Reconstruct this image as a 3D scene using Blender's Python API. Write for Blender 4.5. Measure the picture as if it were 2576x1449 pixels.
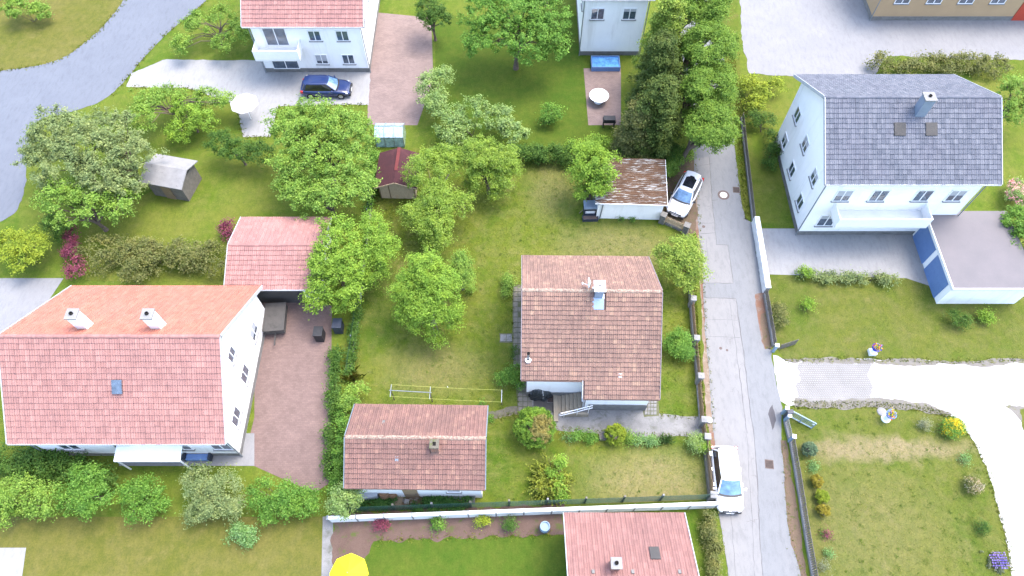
import bpy, bmesh, math, random
import numpy as np
from mathutils import Vector, Matrix

for o in list(bpy.data.objects):
    bpy.data.objects.remove(o)
SC = bpy.context.scene
COL = SC.collection
R = math.radians

# ------------------------------------------------------------------ camera
CAM_H = 46.0
TILT = R(30.0)
F_PX = 1771.0            # focal length in pixels of a 2576-wide picture
cam = bpy.data.cameras.new('Camera')
cam.sensor_width = 36.0
cam.lens = 36.0 * F_PX / 2576.0
cam.clip_end = 4000.0
cam_o = bpy.data.objects.new('Camera', cam)
cam_o.location = (0, 0, CAM_H)
cam_o.rotation_euler = (TILT, 0, 0)
COL.objects.link(cam_o)
SC.camera = cam_o

# ------------------------------------------------------------------ sky, sun, exposure
SUN_EL, SUN_AZ = R(65.0), R(62.0)      # azimuth clockwise from +Y: the light comes from the east
w = bpy.data.worlds.new('World')
SC.world = w
w.use_nodes = True
nt = w.node_tree
bg = nt.nodes['Background']
sky = nt.nodes.new('ShaderNodeTexSky')
sky.sky_type = 'NISHITA'
sky.sun_disc = False
sky.sun_elevation = SUN_EL
sky.sun_rotation = SUN_AZ
sky.air_density = 1.0
sky.dust_density = 3.0
sky.ozone_density = 1.0
nt.links.new(sky.outputs[0], bg.inputs['Color'])
bg.inputs['Strength'].default_value = 0.15
sun = bpy.data.lights.new('Sun', 'SUN')
sun.energy = 0.52
sun.angle = R(26.0)
sun.color = (1.0, 0.95, 0.88)
sun_o = bpy.data.objects.new('Sun', sun)
sd = Vector((math.sin(SUN_AZ) * math.cos(SUN_EL), math.cos(SUN_AZ) * math.cos(SUN_EL), math.sin(SUN_EL)))
sun_o.rotation_euler = sd.to_track_quat('Z', 'Y').to_euler()
sun_o.location = (40, 20, 60)
COL.objects.link(sun_o)
SC.view_settings.view_transform = 'Standard'
SC.view_settings.look = 'None'
SC.view_settings.gamma = 1.0
SC.view_settings.use_curve_mapping = False
SC.view_settings.exposure = 2.64

# ------------------------------------------------------------------ helpers
def G(px, py, z=0.0):
    """picture point (2576 wide) -> world point at height z"""
    s, c = math.sin(TILT), math.cos(TILT)
    a, b = px - 1288.0, 724.5 - py
    d = Vector((a, s * F_PX + c * b, -c * F_PX + s * b))
    t = (z - CAM_H) / d.z
    return Vector((d.x * t, d.y * t, z))

def dep(p):
    return p[1] * math.sin(TILT) + (CAM_H - p[2]) * math.cos(TILT)

class MB:
    def __init__(s):
        s.v, s.f = [], []
    def add(s, vs, fs):
        n = len(s.v)
        s.v += [tuple(x) for x in vs]
        s.f += [tuple(i + n for i in f) for f in fs]
        return s
    def box(s, x0, x1, y0, y1, z0, z1):
        return s.add([(x0, y0, z0), (x1, y0, z0), (x1, y1, z0), (x0, y1, z0), (x0, y0, z1), (x1, y0, z1), (x1, y1, z1), (x0, y1, z1)],
                     [(3, 2, 1, 0), (4, 5, 6, 7), (0, 1, 5, 4), (1, 2, 6, 5), (2, 3, 7, 6), (3, 0, 4, 7)])
    def bar(s, a, b, w, h, up=(0, 0, 1)):
        """box of width w, height h along a-b"""
        a, b = Vector(a), Vector(b)
        d = (b - a).normalized()
        u = Vector(up)
        sd_ = d.cross(u)
        if sd_.length < 1e-4:
            sd_ = d.cross(Vector((0, 1, 0)))
        sd_.normalize()
        u = sd_.cross(d).normalized()
        vs = []
        for p in (a, b):
            for i, j in ((-1, -1), (1, -1), (1, 1), (-1, 1)):
                vs.append(p + sd_ * (i * w / 2) + u * (j * h / 2))
        return s.add(vs, [(0, 1, 2, 3), (7, 6, 5, 4), (0, 4, 5, 1), (1, 5, 6, 2), (2, 6, 7, 3), (3, 7, 4, 0)])
    def tube(s, pts, rad, n=8, cap=True):
        pts = [Vector(p) for p in pts]
        if not hasattr(rad, '__len__'):
            rad = [rad] * len(pts)
        vs = []
        for i, p in enumerate(pts):
            d = (pts[min(i + 1, len(pts) - 1)] - pts[max(i - 1, 0)]).normalized()
            a = d.cross(Vector((0.31, 0.95, 0.05)))
            if a.length < 1e-3:
                a = d.cross(Vector((1, 0, 0)))
            a.normalize()
            b = d.cross(a)
            for k in range(n):
                t = 2 * math.pi * k / n
                vs.append(p + (a * math.cos(t) + b * math.sin(t)) * rad[i])
        fs = []
        for i in range(len(pts) - 1):
            for k in range(n):
                fs.append((i * n + k, i * n + (k + 1) % n, (i + 1) * n + (k + 1) % n, (i + 1) * n + k))
        if cap:
            fs.append(tuple(range(n)))
            fs.append(tuple((len(pts) - 1) * n + k for k in range(n)))
        return s.add(vs, fs)
    def lathe(s, prof, c=(0, 0, 0), n=16):
        vs, fs = [], []
        for r, z in prof:
            for k in range(n):
                t = 2 * math.pi * k / n
                vs.append((c[0] + r * math.cos(t), c[1] + r * math.sin(t), c[2] + z))
        for i in range(len(prof) - 1):
            for k in range(n):
                fs.append((i * n + k, i * n + (k + 1) % n, (i + 1) * n + (k + 1) % n, (i + 1) * n + k))
        fs.append(tuple(range(n)))
        fs.append(tuple((len(prof) - 1) * n + k for k in range(n)))
        return s.add(vs, fs)
    def prism(s, poly, z0, z1):
        n = len(poly)
        vs = [(p[0], p[1], z0) for p in poly] + [(p[0], p[1], z1) for p in poly]
        fs = [tuple(range(n))[::-1], tuple(range(n, 2 * n))] + [(i, (i + 1) % n, n + (i + 1) % n, n + i) for i in range(n)]
        return s.add(vs, fs)
    def mesh(s, name, smooth=False):
        me = bpy.data.meshes.new(name)
        me.from_pydata(s.v, [], s.f)
        if smooth:
            me.polygons.foreach_set('use_smooth', [True] * len(me.polygons))
        me.update()
        return me

def obj(name, mb, mat, parent=None, smooth=False, bevel=0, **kw):
    me = mb.mesh(name, smooth) if isinstance(mb, MB) else mb
    if mat is not None and not me.materials:
        me.materials.append(mat)
    o = bpy.data.objects.new(name, me)
    COL.objects.link(o)
    if parent is not None:
        o.parent = parent
    if bevel:
        m = o.modifiers.new('bevel', 'BEVEL')
        m.width = bevel
        m.segments = 2
        m.limit_method = 'ANGLE'
    for k, v in kw.items():
        o[k] = v
    return o

def thing(name, label, cat, loc=(0, 0, 0), rot=0.0, group=None):
    o = bpy.data.objects.new(name, None)
    o.empty_display_size = 0.3
    COL.objects.link(o)
    o.location = loc
    o.rotation_euler = (0, 0, rot)
    o['label'] = label
    o['category'] = cat
    if group:
        o['group'] = group
    return o

def one(name, label, cat, mb, mat, loc=(0, 0, 0), rot=0.0, group=None, **kw):
    o = obj(name, mb, mat, None, **kw)
    o.location = loc
    o.rotation_euler = (0, 0, rot)
    o['label'] = label
    o['category'] = cat
    if group:
        o['group'] = group
    return o

# ------------------------------------------------------------------ materials
def ramp(nt, src, stops):
    r = nt.nodes.new('ShaderNodeValToRGB')
    el = r.color_ramp.elements
    while len(el) < len(stops):
        el.new(0.5)
    for e, (p, c) in zip(el, stops):
        e.position = p
        e.color = (c[0], c[1], c[2], 1)
    nt.links.new(src, r.inputs[0])
    return r.outputs[0]

def noise(nt, pos, scale, detail=6, rough=0.6, dist=0.0, stretch=None):
    n = nt.nodes.new('ShaderNodeTexNoise')
    n.inputs['Scale'].default_value = scale
    n.inputs['Detail'].default_value = detail
    n.inputs['Roughness'].default_value = rough
    n.inputs['Distortion'].default_value = dist
    if stretch:
        m = nt.nodes.new('ShaderNodeMapping')
        m.inputs['Scale'].default_value = stretch
        nt.links.new(pos, m.inputs[0])
        pos = m.outputs[0]
    nt.links.new(pos, n.inputs['Vector'])
    return n.outputs[0]

def mixc(nt, fac, a, b, mode='MIX'):
    m = nt.nodes.new('ShaderNodeMix')
    m.data_type = 'RGBA'
    m.blend_type = mode
    def put(sock, v):
        if isinstance(v, (int, float)):
            sock.default_value = v
        elif isinstance(v, (tuple, list)):
            sock.default_value = (v[0], v[1], v[2], 1)
        else:
            nt.links.new(v, sock)
    put(m.inputs[0], fac)
    put(m.inputs[6], a)
    put(m.inputs[7], b)
    return m.outputs[2]

def newmat(name):
    m = bpy.data.materials.new(name)
    m.use_nodes = True
    nt = m.node_tree
    b = nt.nodes['Principled BSDF']
    g = nt.nodes.new('ShaderNodeNewGeometry')
    return m, nt, b, g

def bump(nt, b, h, strength, dist=0.02):
    n = nt.nodes.new('ShaderNodeBump')
    n.inputs['Strength'].default_value = strength
    n.inputs['Distance'].default_value = dist
    nt.links.new(h, n.inputs['Height'])
    nt.links.new(n.outputs[0], b.inputs['Normal'])

def M(name, c1, c2=None, scale=3.0, rough=0.85, spec=0.3, metal=0.0, bmp=0.0, bscale=40.0, fine=0.12, stain=None, coat=0.0, stretch=None, sstretch=None):
    """general procedural surface: two-colour noise, fine grain, optional stains"""
    m, nt, b, g = newmat(name)
    pos = g.outputs['Position']
    if c2 is None:
        c2 = tuple(x * 0.82 for x in c1)
    c = ramp(nt, noise(nt, pos, scale, 8, 0.65, stretch=stretch), [(0.3, c1), (0.7, c2)])
    if fine:
        f = ramp(nt, noise(nt, pos, bscale, 4, 0.7), [(0.25, (1 - fine * 2,) * 3), (0.75, (1 + fine,) * 3)])
        c = mixc(nt, 1.0, c, f, 'MULTIPLY')
    if stain:
        col, sc, lo, hi = stain
        k = ramp(nt, noise(nt, pos, sc, 10, 0.7, 0.4, sstretch), [(lo, (0, 0, 0)), (hi, (1, 1, 1))])
        c = mixc(nt, k, c, col)
    nt.links.new(c, b.inputs['Base Color'])
    b.inputs['Roughness'].default_value = rough
    b.inputs['Specular IOR Level'].default_value = spec
    b.inputs['Metallic'].default_value = metal
    b.inputs['Coat Weight'].default_value = coat
    if bmp:
        bump(nt, b, noise(nt, pos, bscale, 6, 0.7), bmp)
    return m

def leafmat(name, dark, mid, light, trans=0.3, rough=0.55):
    m, nt, b, g = newmat(name)
    c = ramp(nt, g.outputs['Random Per Island'], [(0.0, dark), (0.5, mid), (1.0, light)])
    k = ramp(nt, noise(nt, g.outputs['Position'], 1.5, 5, 0.7), [(0.32, (0.66, 0.76, 0.78)), (0.5, (1.0, 1.0, 1.0)), (0.68, (1.34, 1.2, 1.0))])
    c = mixc(nt, 1.0, c, k, 'MULTIPLY')
    nt.links.new(c, b.inputs['Base Color'])
    b.inputs['Roughness'].default_value = rough
    b.inputs['Specular IOR Level'].default_value = 0.12
    t = nt.nodes.new('ShaderNodeBsdfTranslucent')
    nt.links.new(c, t.inputs[0])
    ms = nt.nodes.new('ShaderNodeMixShader')
    ms.inputs[0].default_value = trans
    nt.links.new(b.outputs[0], ms.inputs[1])
    nt.links.new(t.outputs[0], ms.inputs[2])
    nt.links.new(ms.outputs[0], nt.nodes['Material Output'].inputs[0])
    return m

def grassmat(name, lush, mid, dry, amount=0.5, soil=None, seed=0.0, streak=False, patches=()):
    """mown lawn: lush and tired patches, straw-dry spots, blade-scale grain; patches (x, y, rx, ry, colour, weight) are tired, lush or tree-shaded places of this lawn, the shade put into the colour"""
    m, nt, b, g = newmat(name)
    mp = nt.nodes.new('ShaderNodeMapping')
    mp.inputs['Location'].default_value = (seed * 13.7, seed * 7.1, 0)
    nt.links.new(g.outputs['Position'], mp.inputs[0])
    pos = mp.outputs[0]
    big = noise(nt, pos, 0.22, 5, 0.6, 0.6)
    c = ramp(nt, big, [(0.33, lush), (0.62, mid)])
    for x, y, rx, ry, col, wt in patches:
        wn = nt.nodes.new('ShaderNodeTexNoise')
        wn.inputs['Scale'].default_value = 0.8
        wn.inputs['Detail'].default_value = 7
        nt.links.new(g.outputs['Position'], wn.inputs['Vector'])
        va = nt.nodes.new('ShaderNodeVectorMath')
        va.operation = 'MULTIPLY_ADD'
        nt.links.new(wn.outputs[1], va.inputs[0])
        va.inputs[1].default_value = (2.2, 2.2, 0)
        nt.links.new(g.outputs['Position'], va.inputs[2])
        m2 = nt.nodes.new('ShaderNodeMapping')
        m2.vector_type = 'TEXTURE'
        m2.inputs['Location'].default_value = (x + 1.1, y + 1.1, 0)
        m2.inputs['Scale'].default_value = (rx, ry, 1)
        nt.links.new(va.outputs[0], m2.inputs[0])
        gr = nt.nodes.new('ShaderNodeVectorMath')
        gr.operation = 'LENGTH'
        nt.links.new(m2.outputs[0], gr.inputs[0])
        k = ramp(nt, gr.outputs['Value'], [(0.35, (wt,) * 3), (1.0, (0, 0, 0))])
        k2 = ramp(nt, noise(nt, pos, 3.0, 8, 0.75), [(0.3, (0.5,) * 3), (0.65, (1, 1, 1))])
        c = mixc(nt, mixc(nt, 1.0, k, k2, 'MULTIPLY'), c, col)
    c = mixc(nt, ramp(nt, noise(nt, pos, 1.1, 6, 0.65, 0.3), [(0.42, (0, 0, 0)), (0.70, (0.6,) * 3)]), c, tuple(0.6 * a + 0.4 * d for a, d in zip(mid, dry)))
    lo = 0.64 - 0.2 * amount
    k1 = ramp(nt, noise(nt, pos, 0.38, 9, 0.72, 0.5), [(lo, (0, 0, 0)), (lo + 0.2, (0.85,) * 3)])
    k2 = ramp(nt, noise(nt, pos, 5.5, 8, 0.75, stretch=(1.0, 0.55, 1) if streak else None), [(0.38, (0.1,) * 3), (0.62, (0.95,) * 3)])
    c = mixc(nt, mixc(nt, 1.0, k1, k2, 'MULTIPLY'), c, dry)
    f = ramp(nt, noise(nt, pos, 9.0, 8, 0.85), [(0.3, (0.58, 0.64, 0.58)), (0.7, (1.42, 1.32, 1.36))])
    c = mixc(nt, 0.85, c, f, 'MULTIPLY')
    f = ramp(nt, noise(nt, pos, 2.6, 7, 0.7, stretch=(1.0, 0.7, 1)), [(0.32, (0.78, 0.84, 0.78)), (0.68, (1.2, 1.12, 1.1))])
    c = mixc(nt, 0.9, c, f, 'MULTIPLY')
    f2 = ramp(nt, noise(nt, pos, 60.0, 3, 0.8), [(0.3, (0.75,) * 3), (0.7, (1.24,) * 3)])
    c = mixc(nt, 0.8, c, f2, 'MULTIPLY')
    if soil:
        c = mixc(nt, ramp(nt, noise(nt, pos, 1.7, 10, 0.75, 0.5), [(soil[3], (0, 0, 0)), (soil[3] + 0.07, (1, 1, 1))]), c, soil[:3])
    nt.links.new(c, b.inputs['Base Color'])
    b.inputs['Roughness'].default_value = 0.95
    b.inputs['Specular IOR Level'].default_value = 0.1
    bump(nt, b, noise(nt, pos, 28.0, 6, 0.8), 0.7, 0.05)
    return m

def tilemat(name, stops, lichen=(0.27, 0.215, 0.155), amount=0.585, dirt=(0.085, 0.058, 0.05)):
    m, nt, b, g = newmat(name)
    oi = nt.nodes.new('ShaderNodeObjectInfo')
    ad = nt.nodes.new('ShaderNodeMath')
    ad.operation = 'ADD'
    nt.links.new(g.outputs['Random Per Island'], ad.inputs[0])
    nt.links.new(oi.outputs['Random'], ad.inputs[1])
    fr = nt.nodes.new('ShaderNodeMath')
    fr.operation = 'FRACT'
    nt.links.new(ad.outputs[0], fr.inputs[0])
    c = ramp(nt, fr.outputs[0], stops)
    pos = g.outputs['Position']
    c = mixc(nt, ramp(nt, noise(nt, pos, 0.5, 8, 0.7), [(0.42, (0, 0, 0)), (0.75, (0.55,) * 3)]), c, dirt)
    c = mixc(nt, ramp(nt, noise(nt, pos, 9.0, 6, 0.75), [(amount, (0, 0, 0)), (amount + 0.12, (0.8,) * 3)]), c, lichen)
    c = mixc(nt, ramp(nt, noise(nt, pos, 5.0, 5, 0.8), [(0.70, (0, 0, 0)), (0.75, (0.7,) * 3)]), c, (0.05, 0.045, 0.04))
    f = ramp(nt, noise(nt, pos, 1.1, 7, 0.75, 0.2, (4.5, 0.6, 1)), [(0.3, (0.74, 0.74, 0.76)), (0.55, (1.0,) * 3), (0.72, (1.16, 1.12, 1.06))])
    c = mixc(nt, 1.0, c, f, 'MULTIPLY')
    f = ramp(nt, noise(nt, pos, 22.0, 5, 0.8), [(0.3, (0.74,) * 3), (0.7, (1.22,) * 3)])
    c = mixc(nt, 1.0, c, f, 'MULTIPLY')
    nt.links.new(c, b.inputs['Base Color'])
    b.inputs['Roughness'].default_value = 0.8
    b.inputs['Specular IOR Level'].default_value = 0.25
    bump(nt, b, noise(nt, pos, 60.0, 4, 0.7), 0.3, 0.01)
    return m

def roadmat(name, c1, c2, crack=None, grit=0.16):
    m, nt, b, g = newmat(name)
    pos = g.outputs['Position']
    c = ramp(nt, noise(nt, pos, 0.35, 8, 0.65, 0.3), [(0.3, c1), (0.7, c2)])
    c = mixc(nt, ramp(nt, noise(nt, pos, 2.2, 9, 0.7, stretch=(1.6, 0.5, 1)), [(0.48, (0, 0, 0)), (0.8, (0.7,) * 3)]), c, tuple(x * 0.68 for x in c1))
    f = ramp(nt, noise(nt, pos, 45.0, 3, 0.8), [(0.25, (1 - grit * 1.6,) * 3), (0.75, (1 + grit,) * 3)])
    c = mixc(nt, 1.0, c, f, 'MULTIPLY')
    if crack:
        wv = nt.nodes.new('ShaderNodeTexVoronoi')
        wv.feature = 'DISTANCE_TO_EDGE'
        wv.inputs['Scale'].default_value = crack[0]
        mp = nt.nodes.new('ShaderNodeMapping')
        mp.inputs['Scale'].default_value = (1.7, 0.55, 1)
        n2 = nt.nodes.new('ShaderNodeTexNoise')
        n2.inputs['Scale'].default_value = 2.5
        n2.inputs['Detail'].default_value = 6
        nt.links.new(pos, n2.inputs['Vector'])
        av = nt.nodes.new('ShaderNodeVectorMath')
        av.operation = 'MULTIPLY_ADD'
        nt.links.new(n2.outputs[1], av.inputs[0])
        av.inputs[1].default_value = (0.7, 0.7, 0.7)
        nt.links.new(pos, av.inputs[2])
        nt.links.new(av.outputs[0], mp.inputs[0])
        nt.links.new(mp.outputs[0], wv.inputs['Vector'])
        k = ramp(nt, wv.outputs[0], [(0.0, (1, 1, 1)), (0.011, (0, 0, 0))])
        k = mixc(nt, 1.0, k, ramp(nt, noise(nt, pos, 0.6, 4), [(0.45, (0, 0, 0)), (0.6, (1, 1, 1))]), 'MULTIPLY')
        c = mixc(nt, k, c, crack[1])
    nt.links.new(c, b.inputs['Base Color'])
    b.inputs['Roughness'].default_value = 0.8
    b.inputs['Specular IOR Level'].default_value = 0.35
    bump(nt, b, noise(nt, pos, 70.0, 4, 0.8), 0.35, 0.008)
    return m

def brickmat(name, c1, c2, mortar, scale, w=0.5, h=0.25):
    m, nt, b, g = newmat(name)
    pos = g.outputs['Position']
    t = nt.nodes.new('ShaderNodeTexBrick')
    t.inputs['Color1'].default_value = (*c1, 1)
    t.inputs['Color2'].default_value = (*c2, 1)
    t.inputs['Mortar'].default_value = (*mortar, 1)
    t.inputs['Scale'].default_value = scale
    t.inputs['Mortar Size'].default_value = 0.012
    t.inputs['Brick Width'].default_value = w
    t.inputs['Row Height'].default_value = h
    nt.links.new(pos, t.inputs['Vector'])
    f = ramp(nt, noise(nt, pos, 0.9, 8, 0.7), [(0.3, (0.8,) * 3), (0.7, (1.12,) * 3)])
    c = mixc(nt, 1.0, t.outputs[0], f, 'MULTIPLY')
    f = ramp(nt, noise(nt, pos, 18.0, 5, 0.8), [(0.3, (0.82,) * 3), (0.7, (1.15,) * 3)])
    c = mixc(nt, 1.0, c, f, 'MULTIPLY')
    nt.links.new(c, b.inputs['Base Color'])
    b.inputs['Roughness'].default_value = 0.9
    return m

def glassmat(name, col=(0.02, 0.03, 0.04), rough=0.04):
    m, nt, b, g = newmat(name)
    f = ramp(nt, noise(nt, g.outputs['Position'], 2.5, 5, 0.6), [(0.35, col), (0.7, tuple(x * 2.2 + 0.01 for x in col))])
    nt.links.new(f, b.inputs['Base Color'])
    b.inputs['Roughness'].default_value = rough
    b.inputs['Specular IOR Level'].default_value = 0.9
    b.inputs['Coat Weight'].default_value = 1.0
    b.inputs['Coat Roughness'].default_value = 0.02
    return m

m_white = M('white_render', (0.86, 0.85, 0.83), (0.81, 0.80, 0.785), 0.8, bmp=0.15, fine=0.05, stain=((0.64, 0.625, 0.59), 0.7, 0.52, 0.78), sstretch=(1.6, 1.6, 0.22))
m_offwhite = M('offwhite_render', (0.70, 0.70, 0.68), (0.60, 0.61, 0.60), 0.8, fine=0.05)
m_beige = M('beige_render', (0.40, 0.28, 0.16), (0.36, 0.25, 0.145), 0.8, fine=0.05)
m_plinth = M('weathered_plinth', (0.1955, 0.1898, 0.1782), (0.1323, 0.1288, 0.1207), 2.2, bmp=0.3, stain=((0.0690, 0.0690, 0.0575), 1.4, 0.55, 0.7), sstretch=(0.6, 1, 3))
m_conc = M('concrete', (0.2183, 0.2148, 0.2100), (0.1357, 0.1345, 0.1322), 0.8, bmp=0.3, fine=0.2, stain=((0.0767, 0.0802, 0.0590), 1.3, 0.52, 0.70))
m_conc_dk = M('dark_concrete', (0.072, 0.067, 0.063), (0.05, 0.048, 0.046), 1.5, bmp=0.3, stain=((0.032, 0.032, 0.03), 1.3, 0.55, 0.7))
m_conc_lt = M('pale_concrete', (0.235, 0.23, 0.225), (0.175, 0.174, 0.172), 1.6, bmp=0.2, stain=((0.10, 0.10, 0.085), 2.5, 0.58, 0.72))
m_slab = M('paving_slab', (0.175, 0.158, 0.13), (0.12, 0.11, 0.09), 2.6, bmp=0.3, stain=((0.065, 0.07, 0.035), 2.0, 0.55, 0.7))
m_step = M('sandy_concrete', (0.2850, 0.2400, 0.1770), (0.2175, 0.1875, 0.1425), 2.0, bmp=0.2)
m_stone = M('granite_block', (0.20, 0.19, 0.175), (0.12, 0.117, 0.108), 5.0, bmp=0.4, bscale=25, fine=0.2)
m_wood = M('weathered_wood', (0.25, 0.18, 0.105), (0.165, 0.118, 0.068), 4.0, bmp=0.3, stretch=(1, 1, 6))
m_wood_gr = M('grey_wood', (0.175, 0.158, 0.136), (0.11, 0.10, 0.088), 4.0, bmp=0.3)
m_plank = M('blond_plank', (0.5400, 0.4185, 0.2700), (0.3915, 0.2970, 0.1890), 3.0, bmp=0.2, stretch=(6, 6, 1), stain=((0.4590, 0.2700, 0.1215), 1.2, 0.58, 0.8))
m_brown = M('brown_metal', (0.14, 0.085, 0.065), (0.11, 0.065, 0.05), 3.0, rough=0.5)
m_verge = M('mauve_verge_board', (0.24, 0.195, 0.20), (0.17, 0.14, 0.148), 3.0, rough=0.6)
m_zinc = M('zinc_sheet', (0.30, 0.37, 0.46), (0.25, 0.31, 0.40), 2.0, rough=0.35, metal=0.5, fine=0.04)
m_galv = M('galvanised_steel', (0.26, 0.29, 0.31), (0.19, 0.215, 0.235), 6.0, rough=0.45, metal=0.5)
m_blue_steel = M('pale_blue_paint', (0.22, 0.31, 0.40), (0.17, 0.25, 0.33), 4.0, rough=0.5)
m_wpaint = M('white_paint', (0.78, 0.78, 0.78), (0.72, 0.72, 0.72), 4.0, rough=0.45, fine=0.03)
m_black = M('black_plastic', (0.018, 0.019, 0.022), (0.028, 0.028, 0.03), 4.0, rough=0.5)
m_navy = M('dark_slate_plastic', (0.035, 0.045, 0.065), (0.025, 0.03, 0.045), 3.0, rough=0.5)
m_tarp = M('black_tarpaulin', (0.018, 0.022, 0.026), (0.03, 0.036, 0.04), 5.0, rough=0.38, spec=0.5, bmp=0.9, bscale=9)
m_blue = M('blue_plastic', (0.01, 0.03, 0.35), (0.01, 0.025, 0.28), 4.0, rough=0.4)
m_blue_door = M('blue_door_paint', (0.13, 0.22, 0.42), (0.11, 0.19, 0.38), 3.0, rough=0.5)
m_red = M('red_paint', (0.42, 0.06, 0.03), (0.36, 0.05, 0.03), 4.0, rough=0.5)
m_orange = M('orange_bucket', (0.50, 0.10, 0.045), (0.44, 0.085, 0.04), 4.0, rough=0.5)
m_purple = M('purple_plastic', (0.20, 0.04, 0.22), (0.16, 0.03, 0.18), 4.0, rough=0.5)
m_board = M('old_board', (0.19, 0.155, 0.105), (0.13, 0.105, 0.075), 3.0, bmp=0.2)
m_rope = M('washing_line', (0.42, 0.45, 0.12), None, 9.0)
m_felt = M('maroon_felt', (0.0600, 0.0196, 0.0234), (0.0420, 0.0155, 0.0189), 1.6, rough=0.95, bmp=0.5, bscale=120, fine=0.25, stain=((0.0850, 0.0297, 0.0325), 0.8, 0.5, 0.75))
m_felt_lt = M('worn_red_felt', (0.13, 0.03, 0.03), (0.10, 0.025, 0.025), 3.0, rough=0.95)
m_corr = M('mossy_corrugated', (0.0694, 0.0408, 0.0262), (0.1324, 0.0728, 0.0408), 1.3, rough=0.95, bmp=0.5, bscale=30, fine=0.3, stain=((0.3405, 0.3422, 0.3203), 2.2, 0.535, 0.60), stretch=(0.6, 2.2, 1), sstretch=(0.45, 5.0, 1))
m_gutter = M('white_gutter', (0.42, 0.43, 0.45), (0.33, 0.34, 0.365), 3.0, rough=0.5)
m_darkgap = M('dark_opening', (0.012, 0.011, 0.01), None, 3.0, rough=0.9)
m_bark = M('bark', (0.14, 0.105, 0.08), (0.085, 0.065, 0.05), 7.0, bmp=0.6, bscale=22)
m_bark_gr = M('grey_bark', (0.23, 0.20, 0.17), (0.14, 0.12, 0.10), 7.0, bmp=0.6, bscale=22)
m_bricks = brickmat('chimney_brick', (0.24, 0.12, 0.085), (0.19, 0.10, 0.075), (0.26, 0.24, 0.21), 4.0)
m_carw = M('white_car_paint', (0.5920, 0.5994, 0.6068), (0.5846, 0.5920, 0.5994), 1.0, rough=0.3, coat=1.0, fine=0.0)
m_carb = M('blue_car_paint', (0.0090, 0.0225, 0.0900), (0.0081, 0.0203, 0.0810), 1.0, rough=0.3, coat=1.0, fine=0.0)
m_tyre = M('tyre_rubber', (0.018, 0.018, 0.018), None, 5.0, rough=0.9)
m_rim = M('alloy_rim', (0.5, 0.5, 0.52), None, 5.0, rough=0.3, metal=0.8)
m_chrome = M('chrome_trim', (0.55, 0.57, 0.60), None, 5.0, rough=0.15, metal=1.0, fine=0)
m_lampr = M('red_lamp_glass', (0.45, 0.012, 0.012), None, 5.0, rough=0.15, coat=1.0)
m_lampw = M('clear_lamp_glass', (0.45, 0.48, 0.52), (0.2, 0.22, 0.25), 9.0, rough=0.1, coat=1.0)
m_glass = glassmat('window_glass', (0.035, 0.05, 0.07))
m_cglass = glassmat('windscreen_glass', (0.05, 0.10, 0.17), 0.03)  # blue of the reflected sky put into the base colour
m_dglass = glassmat('tinted_glass', (0.006, 0.007, 0.010), 0.03)
m_green_glass = glassmat('greenhouse_glass', (0.20, 0.30, 0.34), 0.08)
m_mesh = M('green_mesh', (0.012, 0.06, 0.045), None, 5.0, rough=0.6)
m_iron = M('rusty_cast_iron', (0.1105, 0.0765, 0.0646), (0.0765, 0.0578, 0.0510), 9.0, rough=0.7)
m_manhole = M('pale_manhole_lid', (0.62, 0.60, 0.57), (0.52, 0.50, 0.47), 6.0)
m_collar = M('brick_red_collar', (0.115, 0.085, 0.075), (0.095, 0.072, 0.066), 8.0)
m_wrapped = M('grey_plastic_sheet', (0.25, 0.265, 0.285), (0.19, 0.20, 0.22), 3.0, rough=0.4, bmp=0.5, bscale=6)
m_oldsheet = M('fibre_cement_sheet', (0.15, 0.152, 0.152), (0.10, 0.103, 0.103), 2.0, bmp=0.3)
m_rust_wood = M('brown_barrel_wood', (0.19, 0.11, 0.06), (0.13, 0.075, 0.045), 3.0)

m_paver = M('paver_concrete', (0.25, 0.246, 0.242), (0.20, 0.198, 0.196), 0.5, bmp=0.2)
m_paver_gap = M('paver_grit', (0.1470, 0.1400, 0.1288), (0.2100, 0.2002, 0.1876), 0.6, bmp=0.4)
PINK = [(0.0, (0.1739, 0.1070, 0.0848)), (0.3, (0.1918, 0.1161, 0.0919)), (0.65, (0.2046, 0.1253, 0.0987)), (0.88, (0.2188, 0.1328, 0.1011)), (1.0, (0.2559, 0.1657, 0.1201))]
m_tile = tilemat('old_clay_tile', PINK)
m_tile2 = tilemat('old_red_tile', [(p, (c[0] * 0.86, c[1] * 0.78, c[2] * 0.82)) for p, c in PINK], amount=0.63)
m_ridge = tilemat('lichened_ridge_tile', PINK, lichen=(0.33, 0.28, 0.215), amount=0.45)
SALM = [(0.0, (0.3007, 0.1101, 0.0754)), (0.5, (0.3250, 0.1230, 0.0845)), (1.0, (0.3492, 0.1376, 0.0968))]
m_tile_salmon = tilemat('salmon_clay_tile', SALM, amount=0.78, dirt=(0.26, 0.12, 0.095))  # more orange than the rose tile; also stands in for its sunlit slope
ROSE = [(0.0, (0.2571, 0.1317, 0.1154)), (0.5, (0.2828, 0.1465, 0.1282)), (1.0, (0.3085, 0.1625, 0.1421))]
m_tile_rose = tilemat('rose_clay_tile', ROSE, amount=0.66, dirt=(0.17, 0.095, 0.09))
m_tile_rose2 = tilemat('darker_rose_tile', [(p, tuple(x * 0.78 for x in c)) for p, c in ROSE], amount=0.66, dirt=(0.13, 0.075, 0.07))  # rose tile darkened evenly to offset the sun on the north slope
m_slate = tilemat('blue_grey_tile', [(0.0, (0.079, 0.088, 0.109)), (0.5, (0.102, 0.110, 0.133)), (1.0, (0.125, 0.132, 0.154))], lichen=(0.2, 0.21, 0.24), amount=0.75, dirt=(0.10, 0.10, 0.125))
m_flatroof = M('lilac_grey_roofing', (0.140, 0.127, 0.131), (0.12, 0.112, 0.116), 0.7, fine=0.08)

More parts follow.
